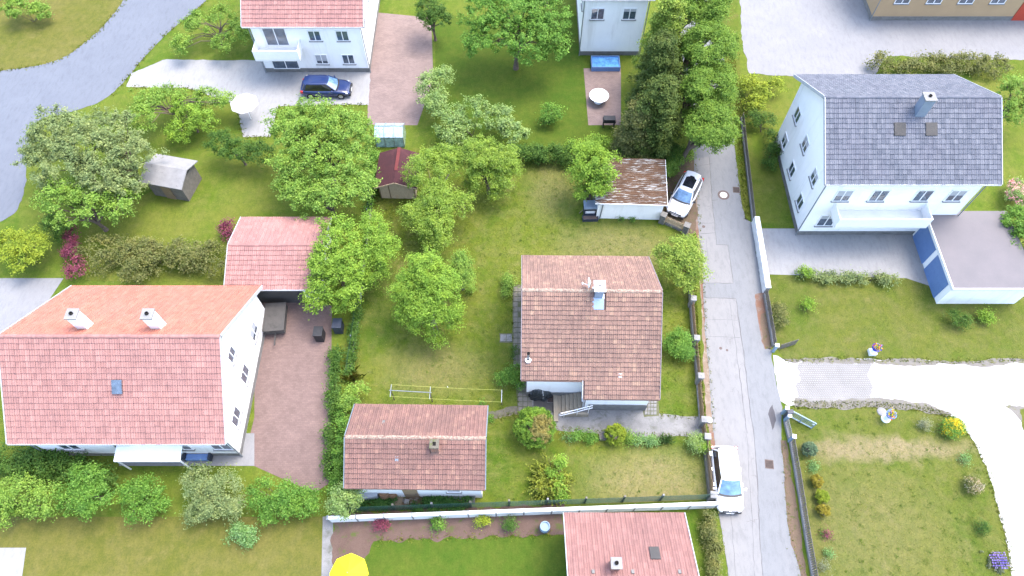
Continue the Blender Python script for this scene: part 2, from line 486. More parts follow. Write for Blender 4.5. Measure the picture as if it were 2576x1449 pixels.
m_grass0 = grassmat('rough_grass', (0.0540, 0.0991, 0.0099), (0.0864, 0.1184, 0.0154), (0.1512, 0.1390, 0.0462), 0.35, seed=1)
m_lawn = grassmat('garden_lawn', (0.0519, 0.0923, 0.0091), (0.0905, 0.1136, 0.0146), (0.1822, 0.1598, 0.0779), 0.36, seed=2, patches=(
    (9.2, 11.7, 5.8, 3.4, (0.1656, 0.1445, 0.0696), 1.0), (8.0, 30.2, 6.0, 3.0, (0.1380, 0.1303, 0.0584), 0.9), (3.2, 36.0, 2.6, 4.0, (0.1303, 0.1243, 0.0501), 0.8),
    (-5.5, 20.0, 4.6, 2.6, (0.1347, 0.1243, 0.0501), 0.9), (-1.2, 13.2, 2.2, 3.6, (0.0353, 0.0781, 0.0069), 0.9), (-10.3, 26.0, 2.6, 5.0, (0.0375, 0.0735, 0.0091), 0.85), (-4.5, 33.5, 3.5, 3.0, (0.0729, 0.0936, 0.0119), 0.7)))  # two darkest greens: tree and thuja shade put into the lawn colour
m_lawn_dry = m_lawn
m_lawn_e = grassmat('mown_lawn', (0.0586, 0.0908, 0.0119), (0.0853, 0.1008, 0.0184), (0.1598, 0.1331, 0.0694), 0.42, seed=4, streak=True, patches=(
    (25.5, 14.1, 7.5, 1.1, (0.1956, 0.1598, 0.0966), 1.0), (21.5, 14.4, 2.4, 1.0, (0.1718, 0.1431, 0.0823), 0.9), (22.0, 9.0, 7.0, 5.0, (0.1164, 0.1134, 0.0417), 0.75)))
m_lawn_strip = m_lawn_e
m_lawn_olive = grassmat('olive_lawn', (0.0681, 0.1077, 0.0110), (0.0970, 0.1173, 0.0187), (0.1496, 0.1377, 0.0462), 0.45, seed=6)
m_lawn_tan = grassmat('straw_lawn', (0.0748, 0.0886, 0.0140), (0.0968, 0.0979, 0.0230), (0.1364, 0.1185, 0.0450), 0.7, seed=7)
m_lawn_green = grassmat('lush_lawn', (0.0408, 0.0821, 0.0088), (0.0576, 0.0912, 0.0110), (0.1080, 0.1026, 0.0220), 0.2, seed=8)
m_verge_g = grassmat('verge_grass', (0.055, 0.10, 0.009), (0.08, 0.10, 0.014), (0.14, 0.105, 0.045), 0.6, seed=9, soil=(0.15, 0.10, 0.064, 0.60))
m_sand = M('sandy_verge', (0.195, 0.14, 0.10), (0.16, 0.122, 0.088), 1.6, bmp=0.5, stain=((0.25, 0.215, 0.18), 1.3, 0.5, 0.68), fine=0.2)
m_sand_o = M('orange_grit', (0.165, 0.078, 0.048), (0.15, 0.095, 0.066), 2.0, bmp=0.5, stain=((0.16, 0.135, 0.12), 1.0, 0.52, 0.68), fine=0.2)
m_verge_e = M('weedy_grit', (0.135, 0.09, 0.06), (0.11, 0.082, 0.056), 1.5, bmp=0.6, fine=0.25, stain=((0.06, 0.068, 0.014), 2.6, 0.55, 0.64))
m_soil = M('bare_soil', (0.12, 0.083, 0.054), (0.085, 0.06, 0.038), 1.8, bmp=0.6, fine=0.25, stain=((0.06, 0.075, 0.014), 2.2, 0.55, 0.63))
m_bed = M('flower_bed_soil', (0.088, 0.055, 0.042), (0.115, 0.075, 0.06), 1.2, bmp=0.6, fine=0.25, stain=((0.06, 0.075, 0.016), 1.6, 0.54, 0.64))
m_gravel = M('white_gravel', (0.3780, 0.3690, 0.3555), (0.3060, 0.2988, 0.2880), 0.8, bmp=0.7, bscale=55, fine=0.10)
m_gravel_w = M('worn_gravel', (0.165, 0.152, 0.135), (0.125, 0.116, 0.102), 2.0, bmp=0.7, bscale=55, fine=0.2, stain=((0.105, 0.105, 0.035), 3.0, 0.52, 0.66))
m_path = M('gravel_path', (0.135, 0.12, 0.09), (0.10, 0.09, 0.07), 1.5, bmp=0.6, fine=0.2, stain=((0.065, 0.08, 0.014), 1.8, 0.52, 0.66))
m_asph = roadmat('grey_asphalt', (0.1422, 0.1476, 0.1530), (0.1602, 0.1638, 0.1683))
m_asph_old = roadmat('bleached_asphalt', (0.1642, 0.1633, 0.1625), (0.1898, 0.1864, 0.1830), (0.9, (0.1154, 0.1069, 0.1026)))
m_asph_dk = roadmat('damp_asphalt', (0.055, 0.053, 0.058), (0.068, 0.064, 0.07))
m_asph_blue = roadmat('blue_grey_asphalt', (0.1035, 0.1143, 0.1368), (0.1197, 0.1314, 0.1539))
m_yard = roadmat('pale_yard', (0.1665, 0.1683, 0.1755), (0.1980, 0.1980, 0.1998), (0.5, (0.1530, 0.1530, 0.1575)))
m_yard_w = roadmat('white_yard', (0.2115, 0.2115, 0.2115), (0.2430, 0.2412, 0.2358))
m_brickpave = brickmat('rose_brick_paving', (0.125, 0.083, 0.074), (0.148, 0.10, 0.088), (0.095, 0.07, 0.062), 2.0)
m_brickpave2 = brickmat('pale_brick_paving', (0.155, 0.11, 0.098), (0.18, 0.13, 0.116), (0.12, 0.092, 0.083), 2.0)
m_joint = M('mossy_joint', (0.0765, 0.0850, 0.0374), (0.1020, 0.0986, 0.0595), 3.0, bmp=0.5)

LIME = leafmat('lime_leaf', (0.1078, 0.1936, 0.0176), (0.1650, 0.2860, 0.0319), (0.2365, 0.3652, 0.0572))
MIDG = leafmat('apple_leaf', (0.0961, 0.1848, 0.0215), (0.1528, 0.2649, 0.0393), (0.2402, 0.3610, 0.0729))
PALE = leafmat('pale_leaf', (0.1221, 0.2079, 0.0429), (0.1859, 0.2794, 0.0792), (0.2717, 0.3718, 0.1364))
DARK = leafmat('hedge_leaf', (0.0325, 0.0806, 0.0136), (0.0582, 0.1243, 0.0195), (0.1019, 0.1826, 0.0331))
DEEP = leafmat('ground_cover_leaf', (0.023, 0.078, 0.016), (0.042, 0.117, 0.023), (0.072, 0.163, 0.039))
IVY = leafmat('ivy_leaf', (0.0572, 0.1430, 0.0176), (0.1001, 0.2145, 0.0286), (0.1716, 0.3080, 0.0572))
MAPLE = leafmat('roadside_leaf', (0.1202, 0.1961, 0.0253), (0.1961, 0.2846, 0.0430), (0.2909, 0.3732, 0.0759))
CONIF = leafmat('conifer_needle', (0.055, 0.085, 0.018), (0.085, 0.128, 0.028), (0.125, 0.17, 0.045))
OLIVE = leafmat('olive_leaf', (0.091, 0.111, 0.026), (0.137, 0.150, 0.046), (0.189, 0.195, 0.072))
DULL = leafmat('grey_green_leaf', (0.1207, 0.1688, 0.0542), (0.1688, 0.2242, 0.0795), (0.2402, 0.2957, 0.1215))
THUJA = leafmat('thuja_leaf', (0.0715, 0.1430, 0.0176), (0.1221, 0.2222, 0.0253), (0.1793, 0.2937, 0.0429), 0.15)
THUJB = leafmat('thuja_brown', (0.143, 0.124, 0.039), (0.176, 0.163, 0.046), (0.221, 0.202, 0.065), 0.15)
BALL = leafmat('clipped_gold_leaf', (0.124, 0.176, 0.016), (0.195, 0.260, 0.023), (0.260, 0.325, 0.039), 0.2)
JUNI = leafmat('juniper_leaf', (0.0975, 0.1300, 0.0163), (0.1625, 0.2038, 0.0263), (0.2525, 0.2762, 0.0450), 0.15)
RUST = leafmat('rusty_heather', (0.1787, 0.1526, 0.0179), (0.2420, 0.2063, 0.0248), (0.2956, 0.2502, 0.0358), 0.15)
SILV = leafmat('silver_leaf', (0.124, 0.150, 0.078), (0.176, 0.202, 0.111), (0.247, 0.260, 0.163))
BLUEG = leafmat('blue_green_needle', (0.0607, 0.1122, 0.0607), (0.1030, 0.1637, 0.0858), (0.1716, 0.2323, 0.1294), 0.15)
YELL = leafmat('yellow_flower', (0.45, 0.32, 0.01), (0.58, 0.44, 0.015), (0.66, 0.54, 0.04), 0.3)
CREAM = leafmat('cream_blossom', (0.26, 0.19, 0.11), (0.38, 0.31, 0.20), (0.62, 0.57, 0.44), 0.3)
LILAC = leafmat('lilac_flower', (0.17, 0.12, 0.42), (0.24, 0.17, 0.52), (0.33, 0.26, 0.62), 0.3)
CRIM = leafmat('crimson_leaf', (0.117, 0.026, 0.046), (0.195, 0.046, 0.078), (0.260, 0.078, 0.117))
HOSTA = leafmat('hosta_leaf', (0.078, 0.169, 0.039), (0.130, 0.247, 0.072), (0.221, 0.351, 0.143))
BLADE = leafmat('grass_blade', (0.0938, 0.1320, 0.0120), (0.1313, 0.1620, 0.0192), (0.2063, 0.1860, 0.0540), 0.25)
APPLE = leafmat('apple_crown_leaf', (0.115, 0.195, 0.016), (0.175, 0.275, 0.034), (0.255, 0.355, 0.075))
LAWNW = leafmat('clover_leaf', (0.055, 0.105, 0.010), (0.085, 0.135, 0.016), (0.13, 0.165, 0.03))
ROADS = leafmat('column_tree_leaf', (0.0731, 0.1458, 0.0162), (0.1204, 0.2106, 0.0270), (0.1763, 0.2808, 0.0468))

# ================================================================== the setting
def smooth_noise(seed):
    r = np.random.default_rng(seed)
    a = r.uniform(0, 6.28, 6)
    fq = r.uniform(0.5, 6.0, 6)
    am = 1.0 / (0.6 + fq)
    return lambda t: float((np.sin(t * fq + a) * am).sum() / am.sum() * 2.0)

def outline(px, z=0.0, rough=0.0, seed=0):
    pts = [G(a, b, 0.0) for a, b in px]
    if not rough:
        return [(p.x, p.y) for p in pts]
    f = smooth_noise(seed)
    r = random.Random(seed)
    out, t = [], 0.0
    for i, p in enumerate(pts):
        q = pts[(i + 1) % len(pts)]
        L = (q - p).length
        n = max(1, int(L / 0.22))
        d = (q - p) / max(L, 1e-6)
        for k in range(n):
            s = p + (q - p) * (k / n)
            off = rough * (f(t) + r.uniform(-0.35, 0.35)) if k else 0.0
            out.append((s.x - d.y * off, s.y + d.x * off))
            t += L / n
    return out

def chaikin(px, n=3):
    for _ in range(n):
        q = []
        for i, a in enumerate(px):
            c = px[(i + 1) % len(px)]
            q += [(a[0] * .75 + c[0] * .25, a[1] * .75 + c[1] * .25), (a[0] * .25 + c[0] * .75, a[1] * .25 + c[1] * .75)]
        px = q
    return px

def sheet(name, px, z, mat, rough=0.0, seed=0, kind='structure', soft=0):
    if soft:
        px = chaikin(px, soft)
    pts = outline(px, z, rough, seed)
    me = bpy.data.meshes.new(name)
    bm = bmesh.new()
    bm.faces.new([bm.verts.new((x, y, z)) for x, y in pts])
    bmesh.ops.triangulate(bm, faces=bm.faces[:])
    bmesh.ops.recalc_face_normals(bm, faces=bm.faces[:])
    bm.to_mesh(me)
    bm.free()
    if me.polygons[0].normal.z < 0:
        me.flip_normals()
    return obj(name, me, mat, None, kind=kind)

gb = MB()
gb.add([(-1500, -1500, 0), (1500, -1500, 0), (1500, 1500, 0), (-1500, 1500, 0)], [(0, 1, 2, 3)])
obj('ground', gb, m_grass0, None, kind='structure')

# lawns of the plots
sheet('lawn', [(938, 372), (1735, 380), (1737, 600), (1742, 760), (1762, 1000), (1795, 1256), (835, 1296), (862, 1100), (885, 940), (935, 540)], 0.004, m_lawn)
sheet('lawn', [(1985, 1025), (2080, 1020), (2210, 1022), (2330, 1030), (2400, 1052), (2450, 1112), (2480, 1172), (2502, 1250), (2530, 1350), (2552, 1470), (2040, 1470), (2020, 1300), (1995, 1120)], 0.004, m_lawn_e, 0.05, 7)
sheet('lawn', [(1945, 862), (2620, 862), (2620, 905), (2400, 912), (2200, 905), (2060, 905), (1975, 908)], 0.004, m_lawn_e, 0.06, 9)
sheet('lawn', [(1925, 690), (2620, 700), (2620, 868), (1945, 868)], 0.006, m_lawn_e)
sheet('lawn', [(1880, 190), (2030, 190), (1960, 560), (1900, 560), (1860, 380)], 0.004, m_lawn_olive)
sheet('lawn', [(2430, 150), (2760, 150), (2760, 720), (2520, 720), (2530, 470)], 0.004, m_lawn_olive)
sheet('lawn', [(-200, 1300), (830, 1300), (812, 1560), (-200, 1560)], 0.004, m_lawn_tan)
sheet('lawn', [(915, 1345), (1425, 1345), (1425, 1560), (900, 1560)], 0.004, m_lawn_green)
sheet('lawn', [(1095, 40), (1460, 40), (1560, 390), (1095, 375)], 0.004, m_lawn_green)
sheet('lawn', [(540, 400), (700, 400), (720, 545), (560, 720), (215, 705), (225, 560)], 0.004, m_lawn_olive)
sheet('lawn', [(-200, -60), (317, -60), (317, 0), (242, 87), (151, 155), (43, 174), (-200, 200)], 0.004, m_lawn_tan)

# roads
road_l = [(1690, -80), (1700, 0), (1745, 390), (1757, 560), (1768, 700), (1773, 830), (1788, 1000), (1796, 1100), (1803, 1260), (1832, 1449), (1850, 1560)]
road_r = [(2035, 1560), (2016, 1449), (2005, 1406), (1991, 1369), (1979, 1265), (1973, 1182), (1965, 1110), (1968, 1024), (1958, 985), (1943, 912), (1940, 880), (1924, 878), (1917, 858), (1903, 755), (1901, 741), (1919, 735), (1892, 560), (1874, 552), (1867, 520), (1850, 386), (1806, 0), (1797, -80)]
sheet('road', road_l + road_r, 0.016, m_asph, 0.05, 11)
sheet('road', [(1747, 400), (1784, 394), (1791, 498), (1802, 616), (1831, 617), (1845, 713), (1769, 712), (1766, 650), (1758, 560)], 0.020, m_asph_old, 0.015, 12)
sheet('road', [(1771, 749), (1851, 751), (1870, 887), (1887, 1034), (1894, 1080), (1901, 1151), (1907, 1254), (1913, 1369), (1919, 1449), (1930, 1560), (1852, 1560), (1834, 1449), (1805, 1260), (1798, 1100), (1790, 1000), (1776, 830)], 0.020, m_asph_old, 0.02, 13)
sheet('road', [(1943, 1018), (1948, 1035), (1952, 1058), (1947, 1075), (1943, 1082), (1938, 1062), (1932, 1042), (1936, 1028)], 0.021, m_asph_dk, 0.03, 14)
sheet('road', [(317, -60), (317, 0), (242, 87), (151, 155), (43, 174), (-200, 205), (-200, 600), (20, 560), (62, 500), (68, 397), (80, 300), (196, 280), (283, 242), (347, 162), (415, 87), (525, 0), (570, -60)], 0.016, m_asph_blue, 0.05, 61, soft=2)
sheet('road', [(1860, -60), (2700, -60), (2700, 150), (2440, 150), (2230, 140), (2200, 190), (2035, 195), (1885, 185), (1866, 100)], 0.012, m_yard, 0.08, 63)
sheet('forecourt', [(1900, 575), (2300, 575), (2340, 720), (2280, 700), (1918, 690)], 0.0125, m_yard_w)
sheet('forecourt', [(330, 185), (415, 150), (680, 152), (700, 168), (930, 172), (928, 264), (700, 266), (682, 345), (612, 345), (596, 264), (470, 222), (318, 218)], 0.012, m_yard_w, 0.05, 62)
sheet('forecourt', [(-60, 700), (160, 700), (60, 850), (-60, 860)], 0.010, m_yard)
sheet('terrace', [(300, 1090), (640, 1090), (640, 1172), (300, 1172)], 0.012, m_yard)
sheet('terrace', [(-150, 1378), (66, 1378), (40, 1560), (-150, 1560)], 0.012, m_yard_w)
sheet('paving', [(640, 700), (835, 770), (830, 1215), (790, 1240), (612, 1160), (640, 1050)], 0.010, m_brickpave)
sheet('paving', [(935, 30), (1085, 45), (1090, 200), (1050, 315), (925, 315), (925, 150)], 0.010, m_brickpave2)
sheet('paving', [(1468, 172), (1562, 172), (1562, 315), (1480, 315)], 0.010, m_brickpave2)
sheet('flower_bed', [(836, 1292), (1420, 1268), (1420, 1345), (940, 1362), (915, 1410), (836, 1420)], 0.012, m_bed, 0.12, 15)
sheet('path', [(812, 1300), (838, 1296), (838, 1560), (806, 1560)], 0.010, m_conc)

# verges beside the road
sheet('verge', [(1733, 384), (1748, 384), (1760, 560), (1771, 700), (1776, 830), (1791, 1000), (1799, 1100), (1806, 1258), (1792, 1256), (1775, 1100), (1764, 1040), (1752, 900), (1741, 740), (1737, 590), (1730, 560)], 0.010, m_verge_g, 0.06, 16)
sheet('verge', [(1745, 392), (1749, 392), (1761, 560), (1772, 700), (1779, 830), (1793, 1000), (1801, 1100), (1807, 1160), (1790, 1160), (1783, 1080), (1777, 1050), (1775, 990), (1769, 920), (1765, 830), (1762, 700), (1748, 560)], 0.0135, m_sand, 0.07, 17)
sheet('verge', [(1750, 555), (1757, 540), (1766, 600), (1772, 700), (1779, 830), (1774, 880), (1767, 760), (1762, 660), (1754, 600)], 0.0148, m_sand_o, 0.06, 18)
sheet('verge', [(1786, 1085), (1797, 1085), (1806, 1155), (1790, 1150)], 0.0148, m_sand_o, 0.05, 19)
sheet('verge', [(1648, 455), (1736, 392), (1748, 400), (1752, 480), (1755, 585), (1728, 588), (1660, 555), (1680, 500)], 0.0142, m_soil, 0.10, 20)
sheet('verge', [(1800, -80), (1850, -80), (1866, 250), (1880, 470), (1897, 575), (1890, 572), (1872, 553), (1865, 520), (1848, 386), (1805, 0)], 0.012, m_verge_g, 0.05, 21)
sheet('verge', [(1899, 741), (1921, 735), (1930, 800), (1942, 876), (1924, 879), (1915, 858), (1901, 755)], 0.018, m_sand_o, 0.04, 22)
sheet('verge', [(1915, 790), (1927, 785), (1942, 876), (1926, 879), (1917, 858)], 0.0195, m_verge_e, 0.05, 23)
sheet('verge', [(1963, 1108), (1978, 1108), (1990, 1180), (2008, 1300), (2030, 1449), (2045, 1560), (2022, 1560), (2014, 1449), (2003, 1406), (1989, 1369), (1977, 1265), (1971, 1182)], 0.018, m_verge_e, 0.05, 24)

# seams and cracks in the road
m_seam = M('tar_seam', (0.085, 0.082, 0.085), (0.11, 0.105, 0.105), 2.0)
def seam(px, w, seed, z=0.0235):
    r = random.Random(seed)
    pts = []
    for a, b in zip(px[:-1], px[1:]):
        a, b = G(*a), G(*b)
        n = max(1, int((b - a).length / 0.35))
        pts += [a.lerp(b, k / n) + Vector((r.uniform(-.03, .03), r.uniform(-.03, .03), 0)) for k in range(n)]
    pts.append(G(*px[-1]))
    mb = MB()
    for i, p in enumerate(pts):
        d = (pts[min(i + 1, len(pts) - 1)] - pts[max(i - 1, 0)]).normalized()
        h = w * r.uniform(.25, .75)
        mb.v += [(p.x - d.y * h, p.y + d.x * h, z), (p.x + d.y * h, p.y - d.x * h, z)]
    for i in range(len(pts) - 1):
        mb.f.append((2 * i, 2 * i + 1, 2 * i + 3, 2 * i + 2))
    obj('road_seam', mb, m_seam, None, kind='structure')
seam([(1784, 394), (1791, 498), (1802, 616), (1831, 617), (1845, 713), (1769, 712)], .035, 1)
seam([(1771, 749), (1851, 751), (1870, 887), (1887, 1034), (1894, 1080), (1901, 1151), (1907, 1254), (1913, 1369), (1919, 1449)], .045, 2)
seam([(1758, 562), (1796, 561)], .03, 3)
seam([(1762, 588), (1799, 586)], .03, 4)
seam([(1774, 806), (1830, 804), (1856, 806)], .02, 5)
seam([(1777, 846), (1862, 850)], .02, 6)
seam([(1836, 760), (1852, 880), (1868, 1000), (1880, 1110), (1884, 1200), (1893, 1300), (1895, 1400), (1898, 1449)], .022, 7)
seam([(1860, 930), (1872, 1040), (1880, 1090)], .018, 8)
seam([(1838, 1285), (1842, 1330), (1850, 1449)], .02, 9)
seam([(1746, 420), (1790, 412)], .018, 10)
seam([(1790, 505), (1806, 503)], .025, 11)
seam([(1776, 600), (1780, 640), (1784, 690)], .016, 12)

# gravel drive with grid pavers
sheet('gravel_drive', [(1945, 893), (1975, 906), (2060, 903), (2200, 903), (2400, 910), (2700, 903), (2760, 1560), (2562, 1560), (2545, 1449), (2530, 1350), (2502, 1250), (2480, 1170), (2450, 1110), (2400, 1050), (2330, 1025), (2210, 1018), (2080, 1015), (1985, 1022), (1960, 1006)], 0.013, m_gravel, 0.06, 25)
sheet('gravel_drive', [(2000, 1000), (2110, 1004), (2200, 1000), (2320, 1012), (2395, 1042), (2380, 1050), (2320, 1034), (2210, 1026), (2080, 1028), (2000, 1025)], 0.0155, m_gravel_w, 0.12, 26)
sheet('gravel_drive', [(2515, 1020), (2700, 1010), (2700, 1110), (2590, 1100), (2560, 1050)], 0.0155, m_gravel_w, 0.16, 27)
sheet('lawn', [(2566, 1030), (2700, 1020), (2700, 1200), (2596, 1140), (2578, 1090)], 0.0180, m_lawn_e, 0.10, 28)
sheet('gravel_drive', [(2196, 902), (2400, 908), (2700, 900), (2700, 912), (2500, 920), (2400, 917), (2300, 922), (2200, 912)], 0.0155, m_gravel_w, 0.10, 48)
sheet('gravel_drive', [(1960, 900), (2060, 902), (2198, 902), (2198, 916), (2100, 913), (2000, 914)], 0.0182, m_gravel_w, 0.10, 49)
pv = MB()
rr = random.Random(3)
a0, a1 = G(2010, 1000), G(2196, 912)
nx_, ny_ = int((a1.x - a0.x) / 0.155), int((a1.y - a0.y) / 0.155)
for i in range(nx_):
    for j in range(ny_):
        x, y = a0.x + i * 0.155 + (0.0775 if j % 2 else 0), a0.y + j * 0.155
        e = rr.uniform(0.054, 0.062)
        z = 0.026 + rr.uniform(0, 0.010)
        pv.add([(x - e, y, z), (x, y - e, z), (x + e, y, z), (x, y + e, z), (x - e * 1.3, y, 0.010), (x, y - e * 1.3, 0.010), (x + e * 1.3, y, 0.010), (x, y + e * 1.3, 0.010)],
               [(0, 1, 2, 3), (0, 4, 5, 1), (1, 5, 6, 2), (2, 6, 7, 3), (3, 7, 4, 0)])
sheet('gravel_drive', [(2006, 1004), (2190, 1002), (2200, 912), (2010, 914)], 0.0170, m_paver_gap, 0.25, 29)
obj('grid_pavers', pv, m_paver, None, kind='stuff', label='white concrete grid pavers filled with grit at the mouth of the drive')

# paved parts of the garden, slab by slab
def slabs(parent, px0, px1, nx, ny, gap=0.03, h=0.05, z=0.012, mat=None, seed=1, skip=0.0):
    r = random.Random(seed)
    p00, p10, p01, p11 = G(*px0), G(px1[0], px0[1]), G(px0[0], px1[1]), G(*px1)
    for i in range(nx):
        for j in range(ny):
            if r.random() < skip:
                continue
            def P(u, v):
                a = p00.lerp(p10, u)
                b = p01.lerp(p11, u)
                return a.lerp(b, v)
            a, b, c, d = P(i / nx, j / ny), P((i + 1) / nx, j / ny), P((i + 1) / nx, (j + 1) / ny), P(i / nx, (j + 1) / ny)
            m = (a + b + c + d) / 4
            q = []
            for p in (a, b, c, d):
                dv = p - m
                q.append((m + dv * (1 - gap / dv.length)))
            mb = MB()
            t = z + h * 0.5 + r.uniform(-0.008, 0.012)
            mb.add([(p.x, p.y, 0.0) for p in q] + [(p.x, p.y, t + r.uniform(-0.004, 0.004)) for p in q],
                   [(3, 2, 1, 0), (4, 5, 6, 7), (0, 1, 5, 4), (1, 2, 6, 5), (2, 3, 7, 6), (3, 0, 4, 7)])
            obj('paving_slab', mb, mat or m_slab, parent)

pt = sheet('garden_path', [(1289, 716), (1316, 716), (1316, 924), (1291, 924)], 0.012, m_joint, 0.05, 31)
slabs(pt, (1291, 722), (1315, 920), 2, 15, seed=2, skip=0.06)
pt = sheet('garden_path', [(1256, 838), (1291, 838), (1291, 862), (1256, 862)], 0.0125, m_joint, 0.03, 32)
slabs(pt, (1258, 841), (1289, 860), 2, 1, seed=3, mat=m_conc)
pt = sheet('garden_path', [(1298, 958), (1344, 958), (1344, 1040), (1305, 1040)], 0.012, m_joint, 0.05, 33)
slabs(pt, (1303, 962), (1340, 1036), 3, 6, seed=4)
pt = sheet('garden_path', [(1616, 1003), (1656, 1003), (1658, 1046), (1620, 1050)], 0.0185, m_joint, 0.03, 34)
slabs(pt, (1621, 1006), (1652, 1044), 4, 4, seed=5, z=0.02, mat=m_conc)
sheet('garden_path', [(1222, 1040), (1300, 1022), (1345, 1024), (1342, 1045), (1290, 1042), (1222, 1058)], 0.011, m_path, 0.08, 35)
sheet('driveway', [(1335, 970), (1478, 970), (1480, 1012), (1625, 1012), (1656, 1040), (1770, 1050), (1778, 1100), (1640, 1100), (1580, 1098), (1500, 1091), (1400, 1082), (1340, 1032)], 0.0145, m_conc, 0.06, 36)
sheet('driveway', [(1341, 972), (1411, 972), (1412, 1032), (1380, 1040), (1341, 1034)], 0.0175, m_conc_dk, 0.02, 37)
sheet('flower_bed', [(930, 1232), (1120, 1236), (1130, 1275), (960, 1285)], 0.010, m_soil, 0.10, 38)

# ================================================================== foliage
def npmesh(name, V, nv, mat=None):
    """V: (n, nv, 3) array of separate polygons"""
    n = V.shape[0]
    me = bpy.data.meshes.new(name)
    me.vertices.add(n * nv)
    me.vertices.foreach_set('co', V.reshape(-1).astype(np.float32))
    me.loops.add(n * nv)
    me.loops.foreach_set('vertex_index', np.arange(n * nv, dtype=np.int32))
    me.polygons.add(n)
    me.polygons.foreach_set('loop_start', np.arange(0, n * nv, nv, dtype=np.int32))
    me.polygons.foreach_set('loop_total', np.full(n, nv, dtype=np.int32))
    me.update(calc_edges=True)
    if mat:
        me.materials.append(mat)
    return me

def unit(a):
    return a / np.maximum(np.linalg.norm(a, axis=-1, keepdims=True), 1e-9)

def leaf_quads(r, P, N, size, aspect=0.62, fold=0.18):
    n = len(P)
    t = unit(np.cross(N, r.normal(size=(n, 3))))
    b = np.cross(N, t)
    L = (size * r.uniform(0.65, 1.3, n))[:, None]
    W = L * aspect
    q = np.empty((n, 4, 3))
    q[:, 0] = P - t * L * 0.5
    q[:, 1] = P + b * W * 0.5 + N * L * fold
    q[:, 2] = P + t * L * 0.5 - N * L * fold * 0.6
    q[:, 3] = P - b * W * 0.5 + N * L * fold
    return q

def crown(seed, lobes, leaf=0.13, dens=1.5, clump=0.17, up=0.95, per=52, rough=0.13, zmin=0.06, flat=0.65, inner=0.5, holes=True):
    """leaves in clumps through the outer part of several ellipsoid lobes (x, y, z, rxy, rz)"""
    r = np.random.default_rng(seed)
    lobes = np.array(lobes, float)
    wgt = lobes[:, 3] ** 2
    n = int(dens * 1.75 * wgt.sum() * 7.5 / (leaf * leaf * 0.5))
    k = max(6, n // per)
    li = r.choice(len(lobes), k, p=wgt / wgt.sum())
    L = lobes[li]
    d = unit(r.normal(size=(k, 3)))
    d[:, 2] = np.where(d[:, 2] < -0.35, -d[:, 2], d[:, 2])
    f = inner + (1 - inner) * r.random(k) ** 0.45
    f *= 1 + rough * r.normal(size=k)
    rad = np.stack([L[:, 3], L[:, 3], L[:, 4]], 1)
    C = L[:, :3] + d * rad * f[:, None]
    nh = max(2, int(len(lobes) * 1.3)) if k > 150 and holes else 0
    if nh:
        hi = r.choice(len(lobes), nh, p=wgt / wgt.sum())
        hd = unit(r.normal(size=(nh, 3)) + np.array([0, 0, .25]))
        hc = lobes[hi, :3] + hd * lobes[hi, 3:4] * np.array([1, 1, .8]) * .9
        hr_ = lobes[hi, 3] * r.uniform(.22, .42, nh)
        far = (np.linalg.norm(C[:, None] - hc[None], axis=2) > hr_[None]).all(1)
        C, d = C[far], d[far]
        k = len(C)
        n = int(n * far.mean())
    ci = r.integers(0, k, n)
    cs = clump * r.uniform(0.6, 1.35, k)
    off = r.normal(size=(n, 3)) * cs[ci][:, None]
    off[:, 2] *= flat
    P = C[ci] + off
    N = unit(d[ci] * 0.55 + np.array([0, 0, up]) + r.normal(size=(n, 3)) * 0.42)
    keep = P[:, 2] > zmin
    return leaf_quads(r, P[keep], N[keep], leaf), C

def lobes_px(ls, base=None):
    """(px, py, z, rxy[, rz]) -> world lobes and the point on the ground below them"""
    W = []
    for l in ls:
        p = G(l[0], l[1], l[2])
        W.append((p.x, p.y, p.z, l[3], l[4] if len(l) > 4 else l[3] * 0.8))
    W = np.array(W)
    ww = W[:, 3] ** 2
    b = np.array(base if base is not None else [(W[:, 0] * ww).sum() / ww.sum(), (W[:, 1] * ww).sum() / ww.sum(), 0])
    W[:, :3] -= b
    return W, b

def limbs(r, W, C, th, height=None, rb=None, bark=None, nb=14):
    bark = bark or m_bark
    top = W[np.argmax(W[:, 2])]
    hz = max(0.35, W[:, 2].max() * 0.75)
    rb = rb or max(0.03, 0.032 * W[:, 2].max() + 0.03 * W[:, 3].max())
    t = MB()
    k = 6
    path = [(top[0] * (i / k) ** 1.6 * 0.6 + r.normal() * 0.03 * (i > 0), top[1] * (i / k) ** 1.6 * 0.6 + r.normal() * 0.03 * (i > 0), hz * i / k - (0.1 if i == 0 else 0)) for i in range(k + 1)]
    t.tube(path, [rb * (1.25 if i == 0 else 1 - 0.75 * i / k) for i in range(k + 1)], 9)
    obj('trunk', t, bark, th, smooth=True)
    lb = MB()
    ends = [tuple(w_[:3]) for w_ in W] + [tuple(C[i]) for i in r.integers(0, len(C), nb)]
    for e in ends:
        i = int(r.integers(2, k))
        a = Vector(path[i])
        e = Vector(e)
        if (e - a).length < 0.3:
            continue
        m1 = a.lerp(e, 0.4) + Vector((r.normal() * 0.08, r.normal() * 0.08, 0.12 * (e - a).length))
        lb.tube([a, m1, a.lerp(e, 0.75) + Vector((0, 0, 0.08)), e], [rb * 0.42, rb * 0.3, rb * 0.18, rb * 0.06], 6)
    obj('limb', lb, bark, th, smooth=True)

